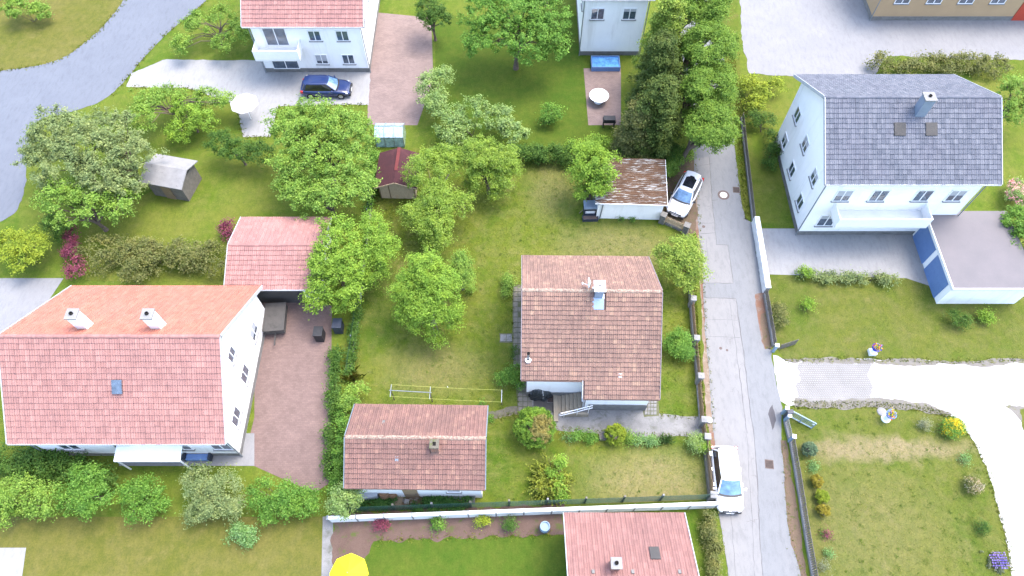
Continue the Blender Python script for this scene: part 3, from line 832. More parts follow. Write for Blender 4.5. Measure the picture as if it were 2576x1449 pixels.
SEED = [100]
def tree(name, label, cat, ls, mat, leaf=0.13, base=None, group=None, bark=None, trunk=True, extra=None, **kw):
    SEED[0] += 1
    r = np.random.default_rng(SEED[0])
    if trunk:
        leaf *= .84
    W, b = lobes_px(ls, base)
    th = thing(name, label, cat, tuple(b), 0, group)
    q, C = crown(SEED[0], W, leaf, **kw)
    leaf_ = leaf
    obj('crown' if trunk else 'foliage', npmesh('crown', q, 4, mat), None, th)
    if trunk:
        limbs(r, W, C, th, bark=bark)
    else:
        st = MB()
        for i in range(5):
            e = C[int(r.integers(0, len(C)))]
            st.tube([(0.04 * r.normal(), 0.04 * r.normal(), -0.03), (e[0] * 0.5, e[1] * 0.5, max(0.08, e[2] * 0.6)), tuple(e)], [0.025, 0.018, 0.008], 5)
        obj('stem', st, m_bark, th)
    if extra:
        em, el, ed, er = extra
        q, C2 = crown(SEED[0] + 5000, W * np.array([1, 1, 1, 1.04, 1.06]), el, dens=ed, clump=er, inner=0.9, rough=0.05, per=9)
        obj('blossom', npmesh('blossom', q, 4, em), None, th)
    return th

def hedge(name, label, pxline, width, height, mat, leaf=0.12, group=None, dens=1.3, cat='hedge', seed=0, zbase=0.0, rag=0.12):
    SEED[0] += 1
    r = np.random.default_rng(SEED[0])
    pts = [G(a, b, height * 0.5) for a, b in pxline]
    b = pts[0].copy()
    b.z = 0
    ls = []
    for p, q in zip(pts[:-1], pts[1:]):
        n = max(1, int((q - p).length / (width * 0.55)))
        for k in range(n + 1):
            s = p.lerp(q, k / n)
            for zz in ([0.45] if height < width * 1.2 else [0.25, 0.68]):
                h = height * zz
                rz = height * (0.55 if height < width * 1.2 else 0.34) * r.uniform(0.85, 1.15)
                ls.append((s.x - b.x + r.normal() * rag * width, s.y - b.y + r.normal() * rag * width, h, width * 0.55 * r.uniform(0.85, 1.15), rz))
    th = thing(name, label, cat, tuple(b), 0, group)
    q, C = crown(SEED[0], ls, leaf, dens=dens * 0.75, clump=leaf * 1.4, inner=0.72, rough=0.1)
    obj('foliage', npmesh('foliage', q, 4, mat), None, th)
    st = MB()
    for l in ls[::2]:
        st.tube([(l[0], l[1], -0.03), (l[0] + r.normal() * 0.08, l[1] + r.normal() * 0.08, l[2] + 0.3 * l[4])], [0.03, 0.012], 5)
    obj('stem', st, m_bark, th)
    return th

# ================================================================== buildings
def tile_geo(tw, tl, lip=0.072):
    us = [0.0, 0.2, 0.42, 0.55, 0.78, 1.0]
    hs = [0.0, 0.02, 0.003, 0.003, 0.02, 0.0]
    vs = []
    for u, h in zip(us, hs):
        vs.append((u * tw * 0.97, -0.05, h - 0.004))
    for u, h in zip(us, hs):
        vs.append((u * tw * 0.97, tl + 0.012, h + lip))
    for u, h in zip(us, hs):
        vs.append((u * tw * 0.97, tl + 0.008, 0.004))
    fs = []
    for i in range(5):
        fs.append((i, i + 1, 7 + i, 6 + i))
        fs.append((6 + i, 7 + i, 13 + i, 12 + i))
    return vs, fs

def slope_frame(side, w, hr, sl):
    """origin at the ridge, axes u (along), v (down the slope), n"""
    a = math.atan(sl)
    if side == 'S':
        return Vector((0, -0.04, hr)), Vector((1, 0, 0)), Vector((0, -math.cos(a), -math.sin(a))), Vector((0, -math.sin(a), math.cos(a)))
    return Vector((w, 0.04, hr)), Vector((-1, 0, 0)), Vector((0, math.cos(a), -math.sin(a))), Vector((0, math.sin(a), math.cos(a)))

def tiled_roof(th, w, runs, hr, sls, mat, tw=0.255, tl=0.303, nparts=0, notch=None, hole=(), ridge=True, ridge_mat=None, seed=1, matN=None, lip=0.072):
    """gable roof, ridge along local x at y=0; notch=(x, depth): part x<notch of the south side ends short"""
    r = random.Random(seed)
    deck = MB()
    for side, run, sl in (('S', runs[0], sls[0]), ('N', runs[1], sls[1])):
        if run <= 0:
            continue
        s = -1 if side == 'S' else 1
        parts = [(0, w, run)]
        if side == 'S' and notch:
            parts = [(0, notch[0], run - notch[1]), (notch[0] + 0.001, w, run)]
        for x0, x1, rn in parts:
            y0, y1 = 0.0, s * rn
            z0, z1 = hr - 0.02, hr - sl * rn - 0.02
            if side == 'N':
                y0 = 0.001
            vs = []
            for dz in (-0.14, 0.0):
                vs += [(x0, y0, z0 + dz), (x1, y0, z0 + dz), (x1, y1, z1 + dz), (x0, y1, z1 + dz)]
            deck.add(vs, [(0, 1, 2, 3), (4, 5, 6, 7), (0, 1, 5, 4), (1, 2, 6, 5), (2, 3, 7, 6), (3, 0, 4, 7)])
    roof = obj('roof', deck, m_brown, th)
    cells = []
    for side, run, sl in (('S', runs[0], sls[0]), ('N', runs[1], sls[1])):
        if run <= 0:
            continue
        o, u, v, n = slope_frame(side, w, hr, sl)
        ln = run * math.sqrt(1 + sl * sl)
        rows, cols = max(1, round(ln / tl)), max(1, round(w / tw))
        tl2, tw2 = ln / rows, w / cols
        for j in range(rows):
            for i in range(cols):
                rn = (j + 0.6) * tl2 / math.sqrt(1 + sl * sl)
                x = (i + 0.5) * tw2 if side == 'S' else w - (i + 0.5) * tw2
                if side == 'S' and notch and x < notch[0] and rn > run - notch[1]:
                    continue
                y = -rn if side == 'S' else rn
                if any(a < x < b and c < y < d for a, b, c, d in hole):
                    continue
                p = o + u * (i * tw2) + v * (j * tl2) + n * (0.004 + r.uniform(0, 0.010))
                cells.append((p, u, v, n, tw2, tl2, side))
    # the tiles nearest the camera are objects of their own
    M0 = th.matrix_basis.copy() if False else Matrix.Translation(th.location) @ Matrix.Rotation(th.rotation_euler.z, 4, 'Z')
    if nparts:
        order = sorted(range(len(cells)), key=lambda k: (cells[k][6] != 'S', dep(M0 @ cells[k][0])))
        pick = set(order[:nparts])
    else:
        pick = set()
    meshes = {}
    joined = {'S': MB(), 'N': MB()}
    for k, (p, u, v, n, a, b, side) in enumerate(cells):
        jit = r.uniform(-0.012, 0.012)
        if k in pick:
            key = (side, round(a, 4), round(b, 4))
            if key not in meshes:
                vs, fs = tile_geo(a, b, lip)
                meshes[key] = MB().add(vs, fs).mesh('roof_tile')
                meshes[key].materials.append(mat)
            t = bpy.data.objects.new('roof_tile', meshes[key])
            COL.objects.link(t)
            t.parent = roof
            m4 = Matrix.Identity(4)
            m4.col[0][:3], m4.col[1][:3], m4.col[2][:3], m4.col[3][:3] = u, v, n, p + v * jit
            t.matrix_local = m4
        else:
            vs, fs = tile_geo(a, b, lip)
            joined[side].add([p + u * q[0] + v * (q[1] + jit) + n * q[2] for q in vs], fs)
    both = MB()
    for side in 'SN':
        if matN is not None and joined[side].v:
            obj('roof_tiles', joined[side], matN if side == 'N' else mat, roof, kind='stuff')
        elif joined[side].v:
            both.add(joined[side].v, joined[side].f)
    if both.v:
        obj('roof_tiles', both, mat, roof, kind='stuff')
    if ridge:
        cap = MB()
        L = 0.40
        for i in range(6 + 1):
            t = math.pi * i / 6
            for y in (0, L):
                cap.v.append((y, -math.cos(t) * 0.13 * (1.06 if y else 0.94), math.sin(t) * 0.10 * (1.06 if y else 0.94)))
        for i in range(6):
            cap.f.append((2 * i, 2 * i + 1, 2 * i + 3, 2 * i + 2))
        me = cap.mesh('ridge_tile', True)
        me.materials.append(ridge_mat or mat)
        nn = max(1, round(w / 0.38))
        for i in range(nn):
            x = i * w / nn
            if any(a < x + 0.2 < b and c < 0 < d for a, b, c, d in hole):
                continue
            t = bpy.data.objects.new('ridge_tile', me)
            COL.objects.link(t)
            t.parent = roof
            t.location = (x, r.uniform(-0.012, 0.012), hr - 0.005 + r.uniform(0, 0.012))
    return roof

def verge(th, roof, x, runs, hr, sls, mat, notch=0.0):
    mb = MB()
    for s, run, sl in ((-1, runs[0] - notch, sls[0]), (1, runs[1], sls[1])):
        if run > 0:
            mb.bar((x, 0, hr - 0.02), (x, s * (run + 0.02), hr - sl * run - 0.02), 0.05, 0.24)
    obj('verge_board', mb, mat, roof)

WR = [7]
def window(th, c, wd, ht, axis, sgn, frame=m_wpaint, pane=m_glass, depth=0.06, sill=True):
    """window on a wall facing axis ('x' or 'y') with sign sgn; c = centre on the wall face"""
    fr, gl = MB(), MB()
    t = 0.07
    def bx(mb, a0, a1, z0, z1, d0, d1):
        lo, hi = sorted((d0 * sgn, d1 * sgn))
        if axis == 'y':
            mb.box(c[0] + a0, c[0] + a1, c[1] + lo, c[1] + hi, c[2] + z0, c[2] + z1)
        else:
            mb.box(c[0] + lo, c[0] + hi, c[1] + a0, c[1] + a1, c[2] + z0, c[2] + z1)
    bx(fr, -wd / 2, -wd / 2 + t, -ht / 2, ht / 2, -0.03, depth)
    bx(fr, wd / 2 - t, wd / 2, -ht / 2, ht / 2, -0.03, depth)
    bx(fr, -wd / 2 + t, wd / 2 - t, ht / 2 - t, ht / 2, -0.03, depth)
    bx(fr, -wd / 2 + t, wd / 2 - t, -ht / 2, -ht / 2 + t, -0.03, depth)
    if wd > 0.9:
        bx(fr, -t / 2, t / 2, -ht / 2 + t, ht / 2 - t, -0.03, depth - 0.005)
    bx(gl, -wd / 2 + t, wd / 2 - t, -ht / 2 + t, ht / 2 - t, -0.02, depth - 0.03)
    o = obj('window', fr, frame, th)
    WR[0] = (WR[0] * 1103515245 + 12345) % 2147483648
    u = (WR[0] >> 8) % 1000 / 1000
    if u < .55:
        cov = ht * (.18 + .75 * u)
        sh_ = MB()
        bx(sh_, -wd / 2 + t, wd / 2 - t, ht / 2 - t - cov, ht / 2 - t, -0.015, depth - 0.018)
        obj('roller_shutter', sh_, m_gutter, o)
    obj('pane', gl, pane, o)
    if sill:
        s = MB()
        bx(s, -wd / 2 - 0.06, wd / 2 + 0.06, -ht / 2 - 0.05, -ht / 2 - 0.002, -0.03, depth + 0.08)
        obj('sill', s, m_conc_lt, o)
    return o

def house(name, label, x0, x1, ys, yr, hs, hr, roofmat, wallmat, yn=None, matN=None, over=0.45, nparts=0, tl=0.36, tw=0.3, seed=1, cat='house'):
    """gable house, ridge parallel to x: x0..x1 and south eave ys are the roof's edges"""
    sl = (hr - hs) / (yr - ys)
    rs = yr - ys
    rn = (yn - yr) if yn else rs
    th = thing(name, label, cat, (x0, yr, 0))
    W = x1 - x0
    wl = MB()
    a, b = over, W - over
    y0, y1 = -rs + over, rn - over
    zs, zn, zr = hr - sl * (rs - over) - 0.17, hr - sl * (rn - over) - 0.17, hr - 0.17
    vs = []
    for x in (a, b):
        vs += [(x, y0, -0.05), (x, y1, -0.05), (x, y1, zn), (x, 0, zr), (x, y0, zs)]
    wl.add(vs, [(0, 1, 2, 3, 4), (9, 8, 7, 6, 5), (0, 4, 9, 5), (1, 6, 7, 2)])
    obj('wall', wl, wallmat, th)
    rf = tiled_roof(th, W, (rs, rn), hr, (sl, sl), roofmat, tw, tl, nparts, seed=seed, matN=matN, lip=0.045)
    verge(th, rf, -0.026, (rs, rn), hr, (sl, sl), m_gutter)
    verge(th, rf, W + 0.026, (rs, rn), hr, (sl, sl), m_gutter)
    obj('plinth', MB().box(a - .03, b + .03, y0 - .035, y0 - .001, -.03, .45).box(a - .035, a - .001, y0, y1, -.03, .45).box(b + .001, b + .035, y0, y1, -.03, .45), m_plinth, th)
    for x in (a - .1, b + .1):
        obj('downpipe', MB().tube([(x, -rs - .06, hs - .05), (x, y0 - .09, hs - .45), (x, y0 - .09, 0)], .045, 8), m_galv, th)
    g_ = MB()
    g_.tube([(0, -rs - 0.06, hs - 0.02), (W, -rs - 0.06, hs - 0.02)], 0.07, 8)
    obj('gutter', g_, m_gutter, th)
    return th, dict(W=W, a=a, b=b, y0=y0, y1=y1, zs=zs, zr=zr, rs=rs, rn=rn, sl=sl, hr=hr)

def chimney(th, x, y, z0, z1, s=0.55, mat=None, capm=None, name='chimney'):
    c_ = MB().box(x - s / 2, x + s / 2, y - s / 2, y + s / 2, z0, z1)
    o = obj(name, c_, mat or m_bricks, th)
    obj('cap', MB().box(x - s / 2 - 0.06, x + s / 2 + 0.06, y - s / 2 - 0.06, y + s / 2 + 0.06, z1 + 0.001, z1 + 0.09), capm or m_conc_lt, o)
    obj('flue', MB().lathe([(0.11, z1 + 0.05), (0.11, z1 + 0.2), (0.08, z1 + 0.2), (0.08, z1 + 0.12)], (x, y, 0), 12), m_darkgap, o)
    return o

# ------------------------------------------------ the main house
HX, HY, HROT = 0.66, 22.36, -0.012
HW, HRS, HRN, HHR, HSL = 8.9, 5.75, 4.42, 7.0, 0.67
NX, ND = 3.98, 0.97
mh = thing('main_house', 'white house under an old pink clay tiled roof with zinc clad chimney', 'house', (HX, HY, 0), HROT)
roof = tiled_roof(mh, HW, (HRS, HRN), HHR, (HSL, HSL), m_tile, 0.255, 0.303, 300, notch=(NX, ND), hole=[(4.48, 5.22, -1.0, 0.42)], ridge_mat=m_ridge, seed=4)
verge(mh, roof, -0.03, (HRS, HRN), HHR, (HSL, HSL), m_verge, notch=ND)
verge(mh, roof, HW + 0.03, (HRS, HRN), HHR, (HSL, HSL), m_verge)
OV = 0.40
wl = MB()
xa, xb = OV, HW - OV
yS, yW, yN = -HRS + OV, -HRS + ND + OV, HRN - OV
zat = lambda y: HHR - HSL * abs(y) - 0.17
poly_w = [(xa, yW, -0.05), (xa, yN, -0.05), (xa, yN, zat(yN)), (xa, 0, zat(0)), (xa, yW, zat(yW))]
poly_e = [(xb, yS, -0.05), (xb, yN, -0.05), (xb, yN, zat(yN)), (xb, 0, zat(0)), (xb, yS, zat(yS))]
wl.add(poly_w, [(0, 1, 2, 3, 4)])
wl.add(poly_e, [(4, 3, 2, 1, 0)])
wl.add([(xa, yN, -0.05), (xb, yN, -0.05), (xb, yN, zat(yN)), (xa, yN, zat(yN))], [(0, 1, 2, 3)])
wx = NX + 0.35
wl.add([(xa, yW, -0.05), (wx, yW, -0.05), (wx, yW, zat(yW)), (xa, yW, zat(yW))], [(0, 1, 2, 3)])
wl.add([(wx, yS, -0.05), (xb, yS, -0.05), (xb, yS, zat(yS)), (wx, yS, zat(yS))], [(0, 1, 2, 3)])
wl.add([(wx, yW, -0.05), (wx, yS, -0.05), (wx, yS, zat(yS)), (wx, yW, zat(yW))], [(0, 1, 2, 3)])
obj('wall', wl, m_white, mh)
pl = MB()
pl.box(xa - 0.03, wx - 0.001, yW - 0.05, yW - 0.001, -0.03, 0.62)
pl.box(wx + 0.25, xb + 0.03, yS - 0.06, yS - 0.001, -0.03, 0.95)
pl.box(xb + 0.001, xb + 0.05, yS, yN, -0.03, 0.75)
pl.box(xa - 0.05, xa - 0.001, yW, yN, -0.03, 0.62)
obj('plinth', pl, m_plinth, mh)
gt = MB()
gt.tube([(-0.02, -HRS + ND - 0.07, zat(HRS - ND) + 0.13), (NX - 0.03, -HRS + ND - 0.07, zat(HRS - ND) + 0.12)], 0.065, 8)
obj('gutter', gt, m_brown, mh)
gt = MB()
gt.tube([(NX + 0.02, -HRS - 0.07, zat(HRS) + 0.12), (HW + 0.03, -HRS - 0.07, zat(HRS) + 0.13)], 0.065, 8)
obj('gutter', gt, m_brown, mh)
gt = MB()
gt.tube([(0, HRN + 0.07, zat(HRN) + 0.12), (HW, HRN + 0.07, zat(HRN) + 0.12)], 0.06, 8)
obj('gutter', gt, m_brown, mh)
dp = MB()
dp.tube([(NX - 0.02, -HRS + ND - 0.10, 3.42), (NX - 0.02, -HRS + 0.1, 2.9), (NX + 0.0, -HRS - 0.07, 2.75), (NX + 0.20, yS - 0.1, 2.3), (NX + 0.22, yS - 0.1, 0.2)], 0.05, 8)
obj('downpipe', dp, m_gutter, mh)
sb = MB()
sb.bar((NX - 0.03, -HRS + ND, zat(HRS - ND) + 0.13), (NX - 0.03, -HRS, zat(HRS) + 0.13), 0.05, 0.22)
obj('verge_board', sb, m_gutter, roof)
window(mh, (6.35, yS, 2.45), 1.25, 0.7, 'y', -1, sill=False)
for y in (-3.0, 0.0, 2.4):
    window(mh, (xb, y, 2.0), 1.1, 1.2, 'x', 1)
    window(mh, (xa, y, 2.0), 1.1, 1.2, 'x', -1)
dr = MB().box(wx - 0.06, wx + 0.03, yS + 0.05, yS + 0.85, 0.95, 2.95)
d_ = obj('door', dr, m_brown, mh)
obj('handle', MB().bar((wx - 0.10, yS + 0.15, 1.95), (wx - 0.10, yS + 0.30, 1.95), 0.03, 0.03), m_chrome, d_)
# chimney clad in zinc
ch = MB()
ch.box(4.60, 5.12, -0.42, 0.20, 5.9, 7.75)
cho = obj('chimney', ch, m_zinc, mh)
obj('cap', MB().box(4.50, 5.22, -0.52, 0.30, 7.751, 7.82), m_wpaint, cho)
obj('flue', MB().lathe([(0.06, 7.821), (0.06, 7.87), (0.035, 7.87), (0.035, 7.83)], (4.86, -0.1, 0), 10), m_darkgap, cho)
fl = MB()
fl.bar((4.85, -0.42, zat(0.42) + 0.24), (4.85, -1.02, zat(1.02) + 0.24), 0.74, 0.03, up=(0, -math.sin(math.atan(HSL)), math.cos(math.atan(HSL))))
fl.bar((4.54, 0.3, zat(0.1) + 0.22), (4.54, -0.45, zat(0.45) + 0.25), 0.10, 0.05)
fl.bar((5.18, 0.3, zat(0.1) + 0.22), (5.18, -0.45, zat(0.45) + 0.25), 0.10, 0.05)
obj('flashing', fl, m_zinc, roof)
# vent pipe and small roof lights
vp = MB().tube([(0.42, -3.72, zat(3.72)), (0.42, -3.72, zat(3.72) + 1.05)], 0.075, 10)
v_ = obj('vent_pipe', vp, m_galv, mh)
obj('cowl', MB().lathe([(0.08, 0), (0.10, 0.03), (0.10, 0.12), (0.07, 0.12), (0.07, 0.05)], (0.42, -3.72, zat(3.72) + 1.04), 10), m_darkgap, v_)
obj('collar', MB().lathe([(0.20, 0.20), (0.20, 0.30), (0.09, 0.36), (0.09, 0.2)], (0.42, -3.78, zat(3.78) + 0.02), 12), m_wpaint, v_)
sk = obj('roof_light', MB().bar((6.35, -4.42, zat(4.42) + 0.24), (6.35, -4.66, zat(4.66) + 0.24), 0.22, 0.06, up=(0, -0.55, 0.83)), m_gutter, roof)
# satellite dish
sdh = thing('satellite_dish', 'white satellite dish on the ridge beside the zinc chimney', 'dish', tuple(Matrix.Translation((HX, HY, 0)) @ Matrix.Rotation(HROT, 4, 'Z') @ Vector((4.28, 0.30, HHR - 0.12))))
dd = MB()
for i in range(6):
    for k in range(16):
        rr_, t = 0.36 * i / 5, 2 * math.pi * k / 16
        dd.v.append((0.9 * rr_ ** 2 * -1.0 + 0.02, rr_ * math.cos(t), 0.62 + rr_ * math.sin(t)))
for i in range(5):
    for k in range(16):
        dd.f.append((i * 16 + k, i * 16 + (k + 1) % 16, (i + 1) * 16 + (k + 1) % 16, (i + 1) * 16 + k))
do = obj('dish', dd, m_wpaint, sdh, smooth=True)
md = do.modifiers.new('solid', 'SOLIDIFY')
md.thickness = 0.015
obj('mast', MB().tube([(0.06, 0, -0.05), (0.06, 0, 0.7)], 0.025, 8), m_galv, sdh)
obj('arm', MB().bar((0, 0, 0.3), (-0.42, 0.02, 0.52), 0.03, 0.03).box(-0.50, -0.40, -0.04, 0.06, 0.48, 0.58), m_wpaint, sdh)

# steps up to the door with a railing
def H(x, y, z=0.0):
    return Matrix.Translation((HX, HY, 0)) @ Matrix.Rotation(HROT, 4, 'Z') @ Vector((x, y, z))
stp = thing('entrance_steps', 'sandy concrete steps climbing to the house door beside white railing', 'steps', tuple(H(0, 0)), HROT)
bx0 = 2.55
for i in range(7):
    z1 = 0.13 * (i + 1)
    x0 = bx0 + 0.26 * i
    x1 = x0 + 0.26 if i < 6 else wx - 0.061
    obj('step', MB().box(x0, x1 - 0.003, -5.75 + 0.05 * i, yW - 0.052, -0.02, z1), m_step, stp, bevel=0.012)
obj('side_wall', MB().box(bx0 - 0.30, bx0 - 0.003, -6.3, yW - 0.052, -0.02, 0.20), m_step, stp)
obj('side_wall', MB().box(bx0 + 0.3, wx + 0.24, -5.92, -5.76, -0.02, 0.55), m_step, stp)
ra = MB()
for z in (0.55, 0.95):
    pass
q = [(bx0 + 0.15, -5.98, 0.86), (bx0 + 1.0, -5.93, 1.32), (bx0 + 1.9, -5.83, 1.78), (bx0 + 2.2, -5.78, 1.85)]
ra.tube(q, 0.035, 8)
q2 = [(p[0] + 0.02, p[1] - 0.02, p[2] - 0.36) for p in q]
ra.tube(q2, 0.03, 8)
ra.tube([q[0], (bx0 + 0.02, -6.0, 0.72), (bx0 + 0.02, -6.0, 0.6), q2[0]], 0.035, 8)
for i in range(3):
    a, b = Vector(q[i]).lerp(Vector(q[i + 1]), 0.25), Vector(q2[i]).lerp(Vector(q2[i + 1]), 0.25)
    ra.tube([a, b, (b.x, b.y, 0.0 if i != 1 else 0.4)], 0.022, 6)
obj('railing', ra, m_wpaint, stp, smooth=True)

# ------------------------------------------------ the small tiled outbuilding
SX, SY, SROT = -10.0, 13.38, -0.012
SW, SRS, SRN, SHR, SSL = 8.42, 2.62, 2.5, 5.0, 0.57
ob = thing('outbuilding', 'low outbuilding under red clay tiles with a square brick chimney', 'outbuilding', (SX, SY, 0), SROT)
cx_, cy_ = 5.42, -0.55
roof2 = tiled_roof(ob, SW, (SRS, SRN), SHR, (SSL, SSL), m_tile2, 0.255, 0.29, 300, hole=[(cx_ - 0.3, cx_ + 0.3, cy_ - 0.28, cy_ + 0.3)], ridge_mat=m_ridge, seed=6)
verge(ob, roof2, -0.03, (SRS, SRN), SHR, (SSL, SSL), m_galv)
verge(ob, roof2, SW + 0.03, (SRS, SRN), SHR, (SSL, SSL), m_galv)
za = lambda y: SHR - SSL * abs(y) - 0.17
wl = MB()
o2 = 0.3
vs = []
for x in (o2, SW - o2):
    vs += [(x, -SRS + o2, -0.05), (x, SRN - o2, -0.05), (x, SRN - o2, za(SRN - o2)), (x, 0, za(0)), (x, -SRS + o2, za(SRS - o2))]
wl.add(vs, [(0, 1, 2, 3, 4), (9, 8, 7, 6, 5), (0, 4, 9, 5), (1, 6, 7, 2)])
obj('wall', wl, m_offwhite, ob)
obj('gutter', MB().tube([(0, -SRS - 0.06, za(SRS) + 0.13), (SW, -SRS - 0.06, za(SRS) + 0.13)], 0.055, 8), m_brown, ob)
obj('gutter', MB().tube([(0, SRN + 0.06, za(SRN) + 0.13), (SW, SRN + 0.06, za(SRN) + 0.13)], 0.055, 8), m_galv, ob)
c_ = obj('chimney', MB().box(cx_ - 0.24, cx_ + 0.24, cy_ - 0.22, cy_ + 0.26, 4.3, 5.42), m_bricks, ob)
cap = MB()
for a in ((-0.28, 0.28, -0.26, -0.10), (-0.28, 0.28, 0.14, 0.30), (-0.28, -0.10, -0.10, 0.14), (0.10, 0.28, -0.10, 0.14)):
    cap.box(cx_ + a[0], cx_ + a[1], cy_ + a[2], cy_ + a[3], 5.421, 5.52)
obj('cap', cap, m_path, c_)
obj('flue', MB().box(cx_ - 0.10, cx_ + 0.10, cy_ - 0.10, cy_ + 0.14, 5.422, 5.43), m_darkgap, c_)
obj('flashing', MB().bar((cx_, cy_ - 0.22, za(0.77) + 0.23), (cx_, cy_ - 0.52, za(1.07) + 0.23), 0.56, 0.03, up=(0, -0.5, 0.86)), m_brown, roof2)
obj('roof_light', MB().bar((3.12, -1.0, za(1.0) + 0.23), (3.12, -1.25, za(1.25) + 0.23), 0.2, 0.06, up=(0, -0.5, 0.86)), m_galv, roof2)
obj('vent_tile', MB().bar((2.1, 1.0, za(1.0) + 0.24), (2.1, 1.25, za(1.25) + 0.24), 0.15, 0.08, up=(0, 0.5, 0.86)), m_plinth, roof2)
window(ob, (6.4, -SRS + o2, 1.9), 0.9, 0.8, 'y', -1)
d_ = obj('door', MB().box(3.2, 4.1, -SRS + o2 - 0.05, -SRS + o2 + 0.02, 0.0, 2.0), m_wood, ob)
obj('handle', MB().box(3.95, 4.02, -SRS + o2 - 0.10, -SRS + o2 - 0.05, 0.95, 1.1), m_iron, d_)
for y in (-1.0, 1.2):
    window(ob, (SW - o2, y, 1.8), 0.8, 0.8, 'x', 1)

# ------------------------------------------------ garage with mossy corrugated roof
gp = G(1499, 549)
ge = G(1659, 553)
ga = math.atan2(ge.y - gp.y, ge.x - gp.x)
gw = (ge - gp).length
gar = thing('garage', 'white garage with a mossy brown corrugated sheet roof', 'garage', tuple(gp), ga)
gd = 3.55
zf, zb = 2.25, 2.85
wl = MB()
wl.add([(0, 0, -0.05), (gw, 0, -0.05), (gw, gd, -0.05), (0, gd, -0.05), (0, 0, zf), (gw, 0, zf), (gw, gd, zb), (0, gd, zb)],
       [(0, 1, 5, 4), (1, 2, 6, 5), (2, 3, 7, 6), (3, 0, 4, 7)])
obj('wall', wl, m_white, gar)
cr = MB()
nrow = 90
depth_ = gd + 0.45
x0, x1 = -0.28, gw + 0.20
nseg = 14
for j in range(nrow + 1):
    t = j / nrow
    y = -0.22 + depth_ * t
    z = zf + 0.03 + (zb - zf) / gd * (y) + 0.028 * math.sin(2 * math.pi * 23 * t) + (0.012 if int(t * 3.999) % 2 else 0)
    for k in range(nseg + 1):
        u = k / nseg
        cr.v.append((x0 + (x1 - x0) * u, y, z + 0.004 * math.sin(k * 2.1 + j * 0.05)))
for j in range(nrow):
    for k in range(nseg):
        i = j * (nseg + 1) + k
        cr.f.append((i, i + 1, i + nseg + 2, i + nseg + 1))
ro = obj('roof', cr, m_corr, gar)
md = ro.modifiers.new('solid', 'SOLIDIFY')
md.thickness = 0.02
fa = MB()
fa.bar((x0, -0.235, zf - 0.05), (x1, -0.235, zf - 0.05), 0.03, 0.12)
fa.bar((x1 + 0.016, -0.22, zf - 0.04), (x1 + 0.016, gd + 0.2, zb + 0.0), 0.03, 0.14)
obj('fascia', fa, m_wpaint, gar)
dpp = MB().tube([(-0.05, -0.26, zf - 0.05), (0.28, -0.20, zf - 0.18), (0.36, -0.1, zf - 0.35), (0.30, -0.08, 0.25), (0.2, -0.15, 0.1)], 0.05, 8)
obj('downpipe', dpp, m_galv, gar)
gdoor = obj('garage_door', MB().box(gw + 0.001, gw + 0.05, 0.5, 3.0, 0.0, 2.1), m_brown, gar)
obj('handle', MB().box(gw + 0.05, gw + 0.10, 1.65, 1.85, 0.95, 1.0), m_chrome, gdoor)
obj('door', MB().box(-0.05, -0.001, 2.0, 2.9, 0.0, 2.0), m_wood, gar)

# ------------------------------------------------ garden shed in planks with felt roof
sp = G(961, 497)
se = G(1046, 499)
sa = math.atan2(se.y - sp.y, se.x - sp.x)
sw_ = (se - sp).length
shd = thing('garden_shed', 'blond plank garden shed with a maroon felt gable roof', 'shed', tuple(sp), sa)
sdp = 3.0
he, hg = 1.75, 2.35
npl = 13
for k in range(npl):
    z0, z1 = he * k / npl, he * (k + 1) / npl - 0.012
    obj('plank', MB().add([(0, -.055, z0), (sw_, -.055, z0), (sw_, -.018, z1), (0, -.018, z1), (0, 0, z0), (sw_, 0, z0), (sw_, 0, z1), (0, 0, z1)], [(0, 1, 2, 3), (4, 5, 1, 0), (3, 2, 6, 7), (0, 3, 7, 4), (1, 5, 6, 2)]), m_plank, shd)
    obj('plank', MB().box(sw_, sw_ + 0.03, 0.0, sdp, z0, z1), m_plank, shd)
    obj('plank', MB().box(-0.03, 0.0, 0.0, sdp, z0, z1), m_plank, shd)
for k in range(4):
    z0, z1 = he + (hg - he) * k / 4, he + (hg - he) * (k + 1) / 4 - 0.01
    x_ = sw_ / 2 * (k + 0.5) / 4
    obj('plank', MB().box(x_, sw_ - x_, -0.03, 0.0, z0, z1), m_plank, shd)
inn = MB()
inn.add([(0.001, 0.001, 0), (sw_ - 0.001, 0.001, 0), (sw_ - 0.001, sdp, 0), (0.001, sdp, 0), (0.001, 0.001, he), (sw_ - 0.001, 0.001, he), (sw_ - 0.001, sdp, he), (0.001, sdp, he), (sw_ / 2, 0.001, hg - 0.03), (sw_ / 2, sdp, hg - 0.03)],
        [(0, 1, 5, 8, 4), (1, 2, 6, 5), (2, 3, 7, 9, 6), (3, 0, 4, 7)])
obj('wall_core', inn, m_wood_gr, shd)
obj('corner_post', MB().box(0.72, 0.80, -0.085, -0.057, 0, he + 0.2).box(-0.05, 0.03, -0.085, -0.057, 0, he).box(sw_ - 0.03, sw_ + 0.05, -0.085, -0.057, 0, he), m_wood, shd)
rf = MB()
for s in (-1, 1):
    xe = -0.32 if s < 0 else sw_ + 0.32
    ze = he - 0.10
    for t in (0,):
        a = [(xe, -0.35, ze), (sw_ / 2, -0.35, hg + 0.02), (sw_ / 2, sdp + 0.25, hg + 0.02), (xe, sdp + 0.25, ze)]
        b = [(p[0], p[1], p[2] + 0.05) for p in a]
        rf.add(a + b, [(0, 1, 2, 3), (4, 5, 6, 7), (0, 1, 5, 4), (1, 2, 6, 5), (2, 3, 7, 6), (3, 0, 4, 7)])
rfo = obj('roof', rf, m_felt, shd)
obj('ridge_strip', MB().box(sw_ / 2 - 0.13, sw_ / 2 + 0.13, 0.9, sdp + 0.27, hg + 0.06, hg + 0.078), m_felt_lt, rfo)
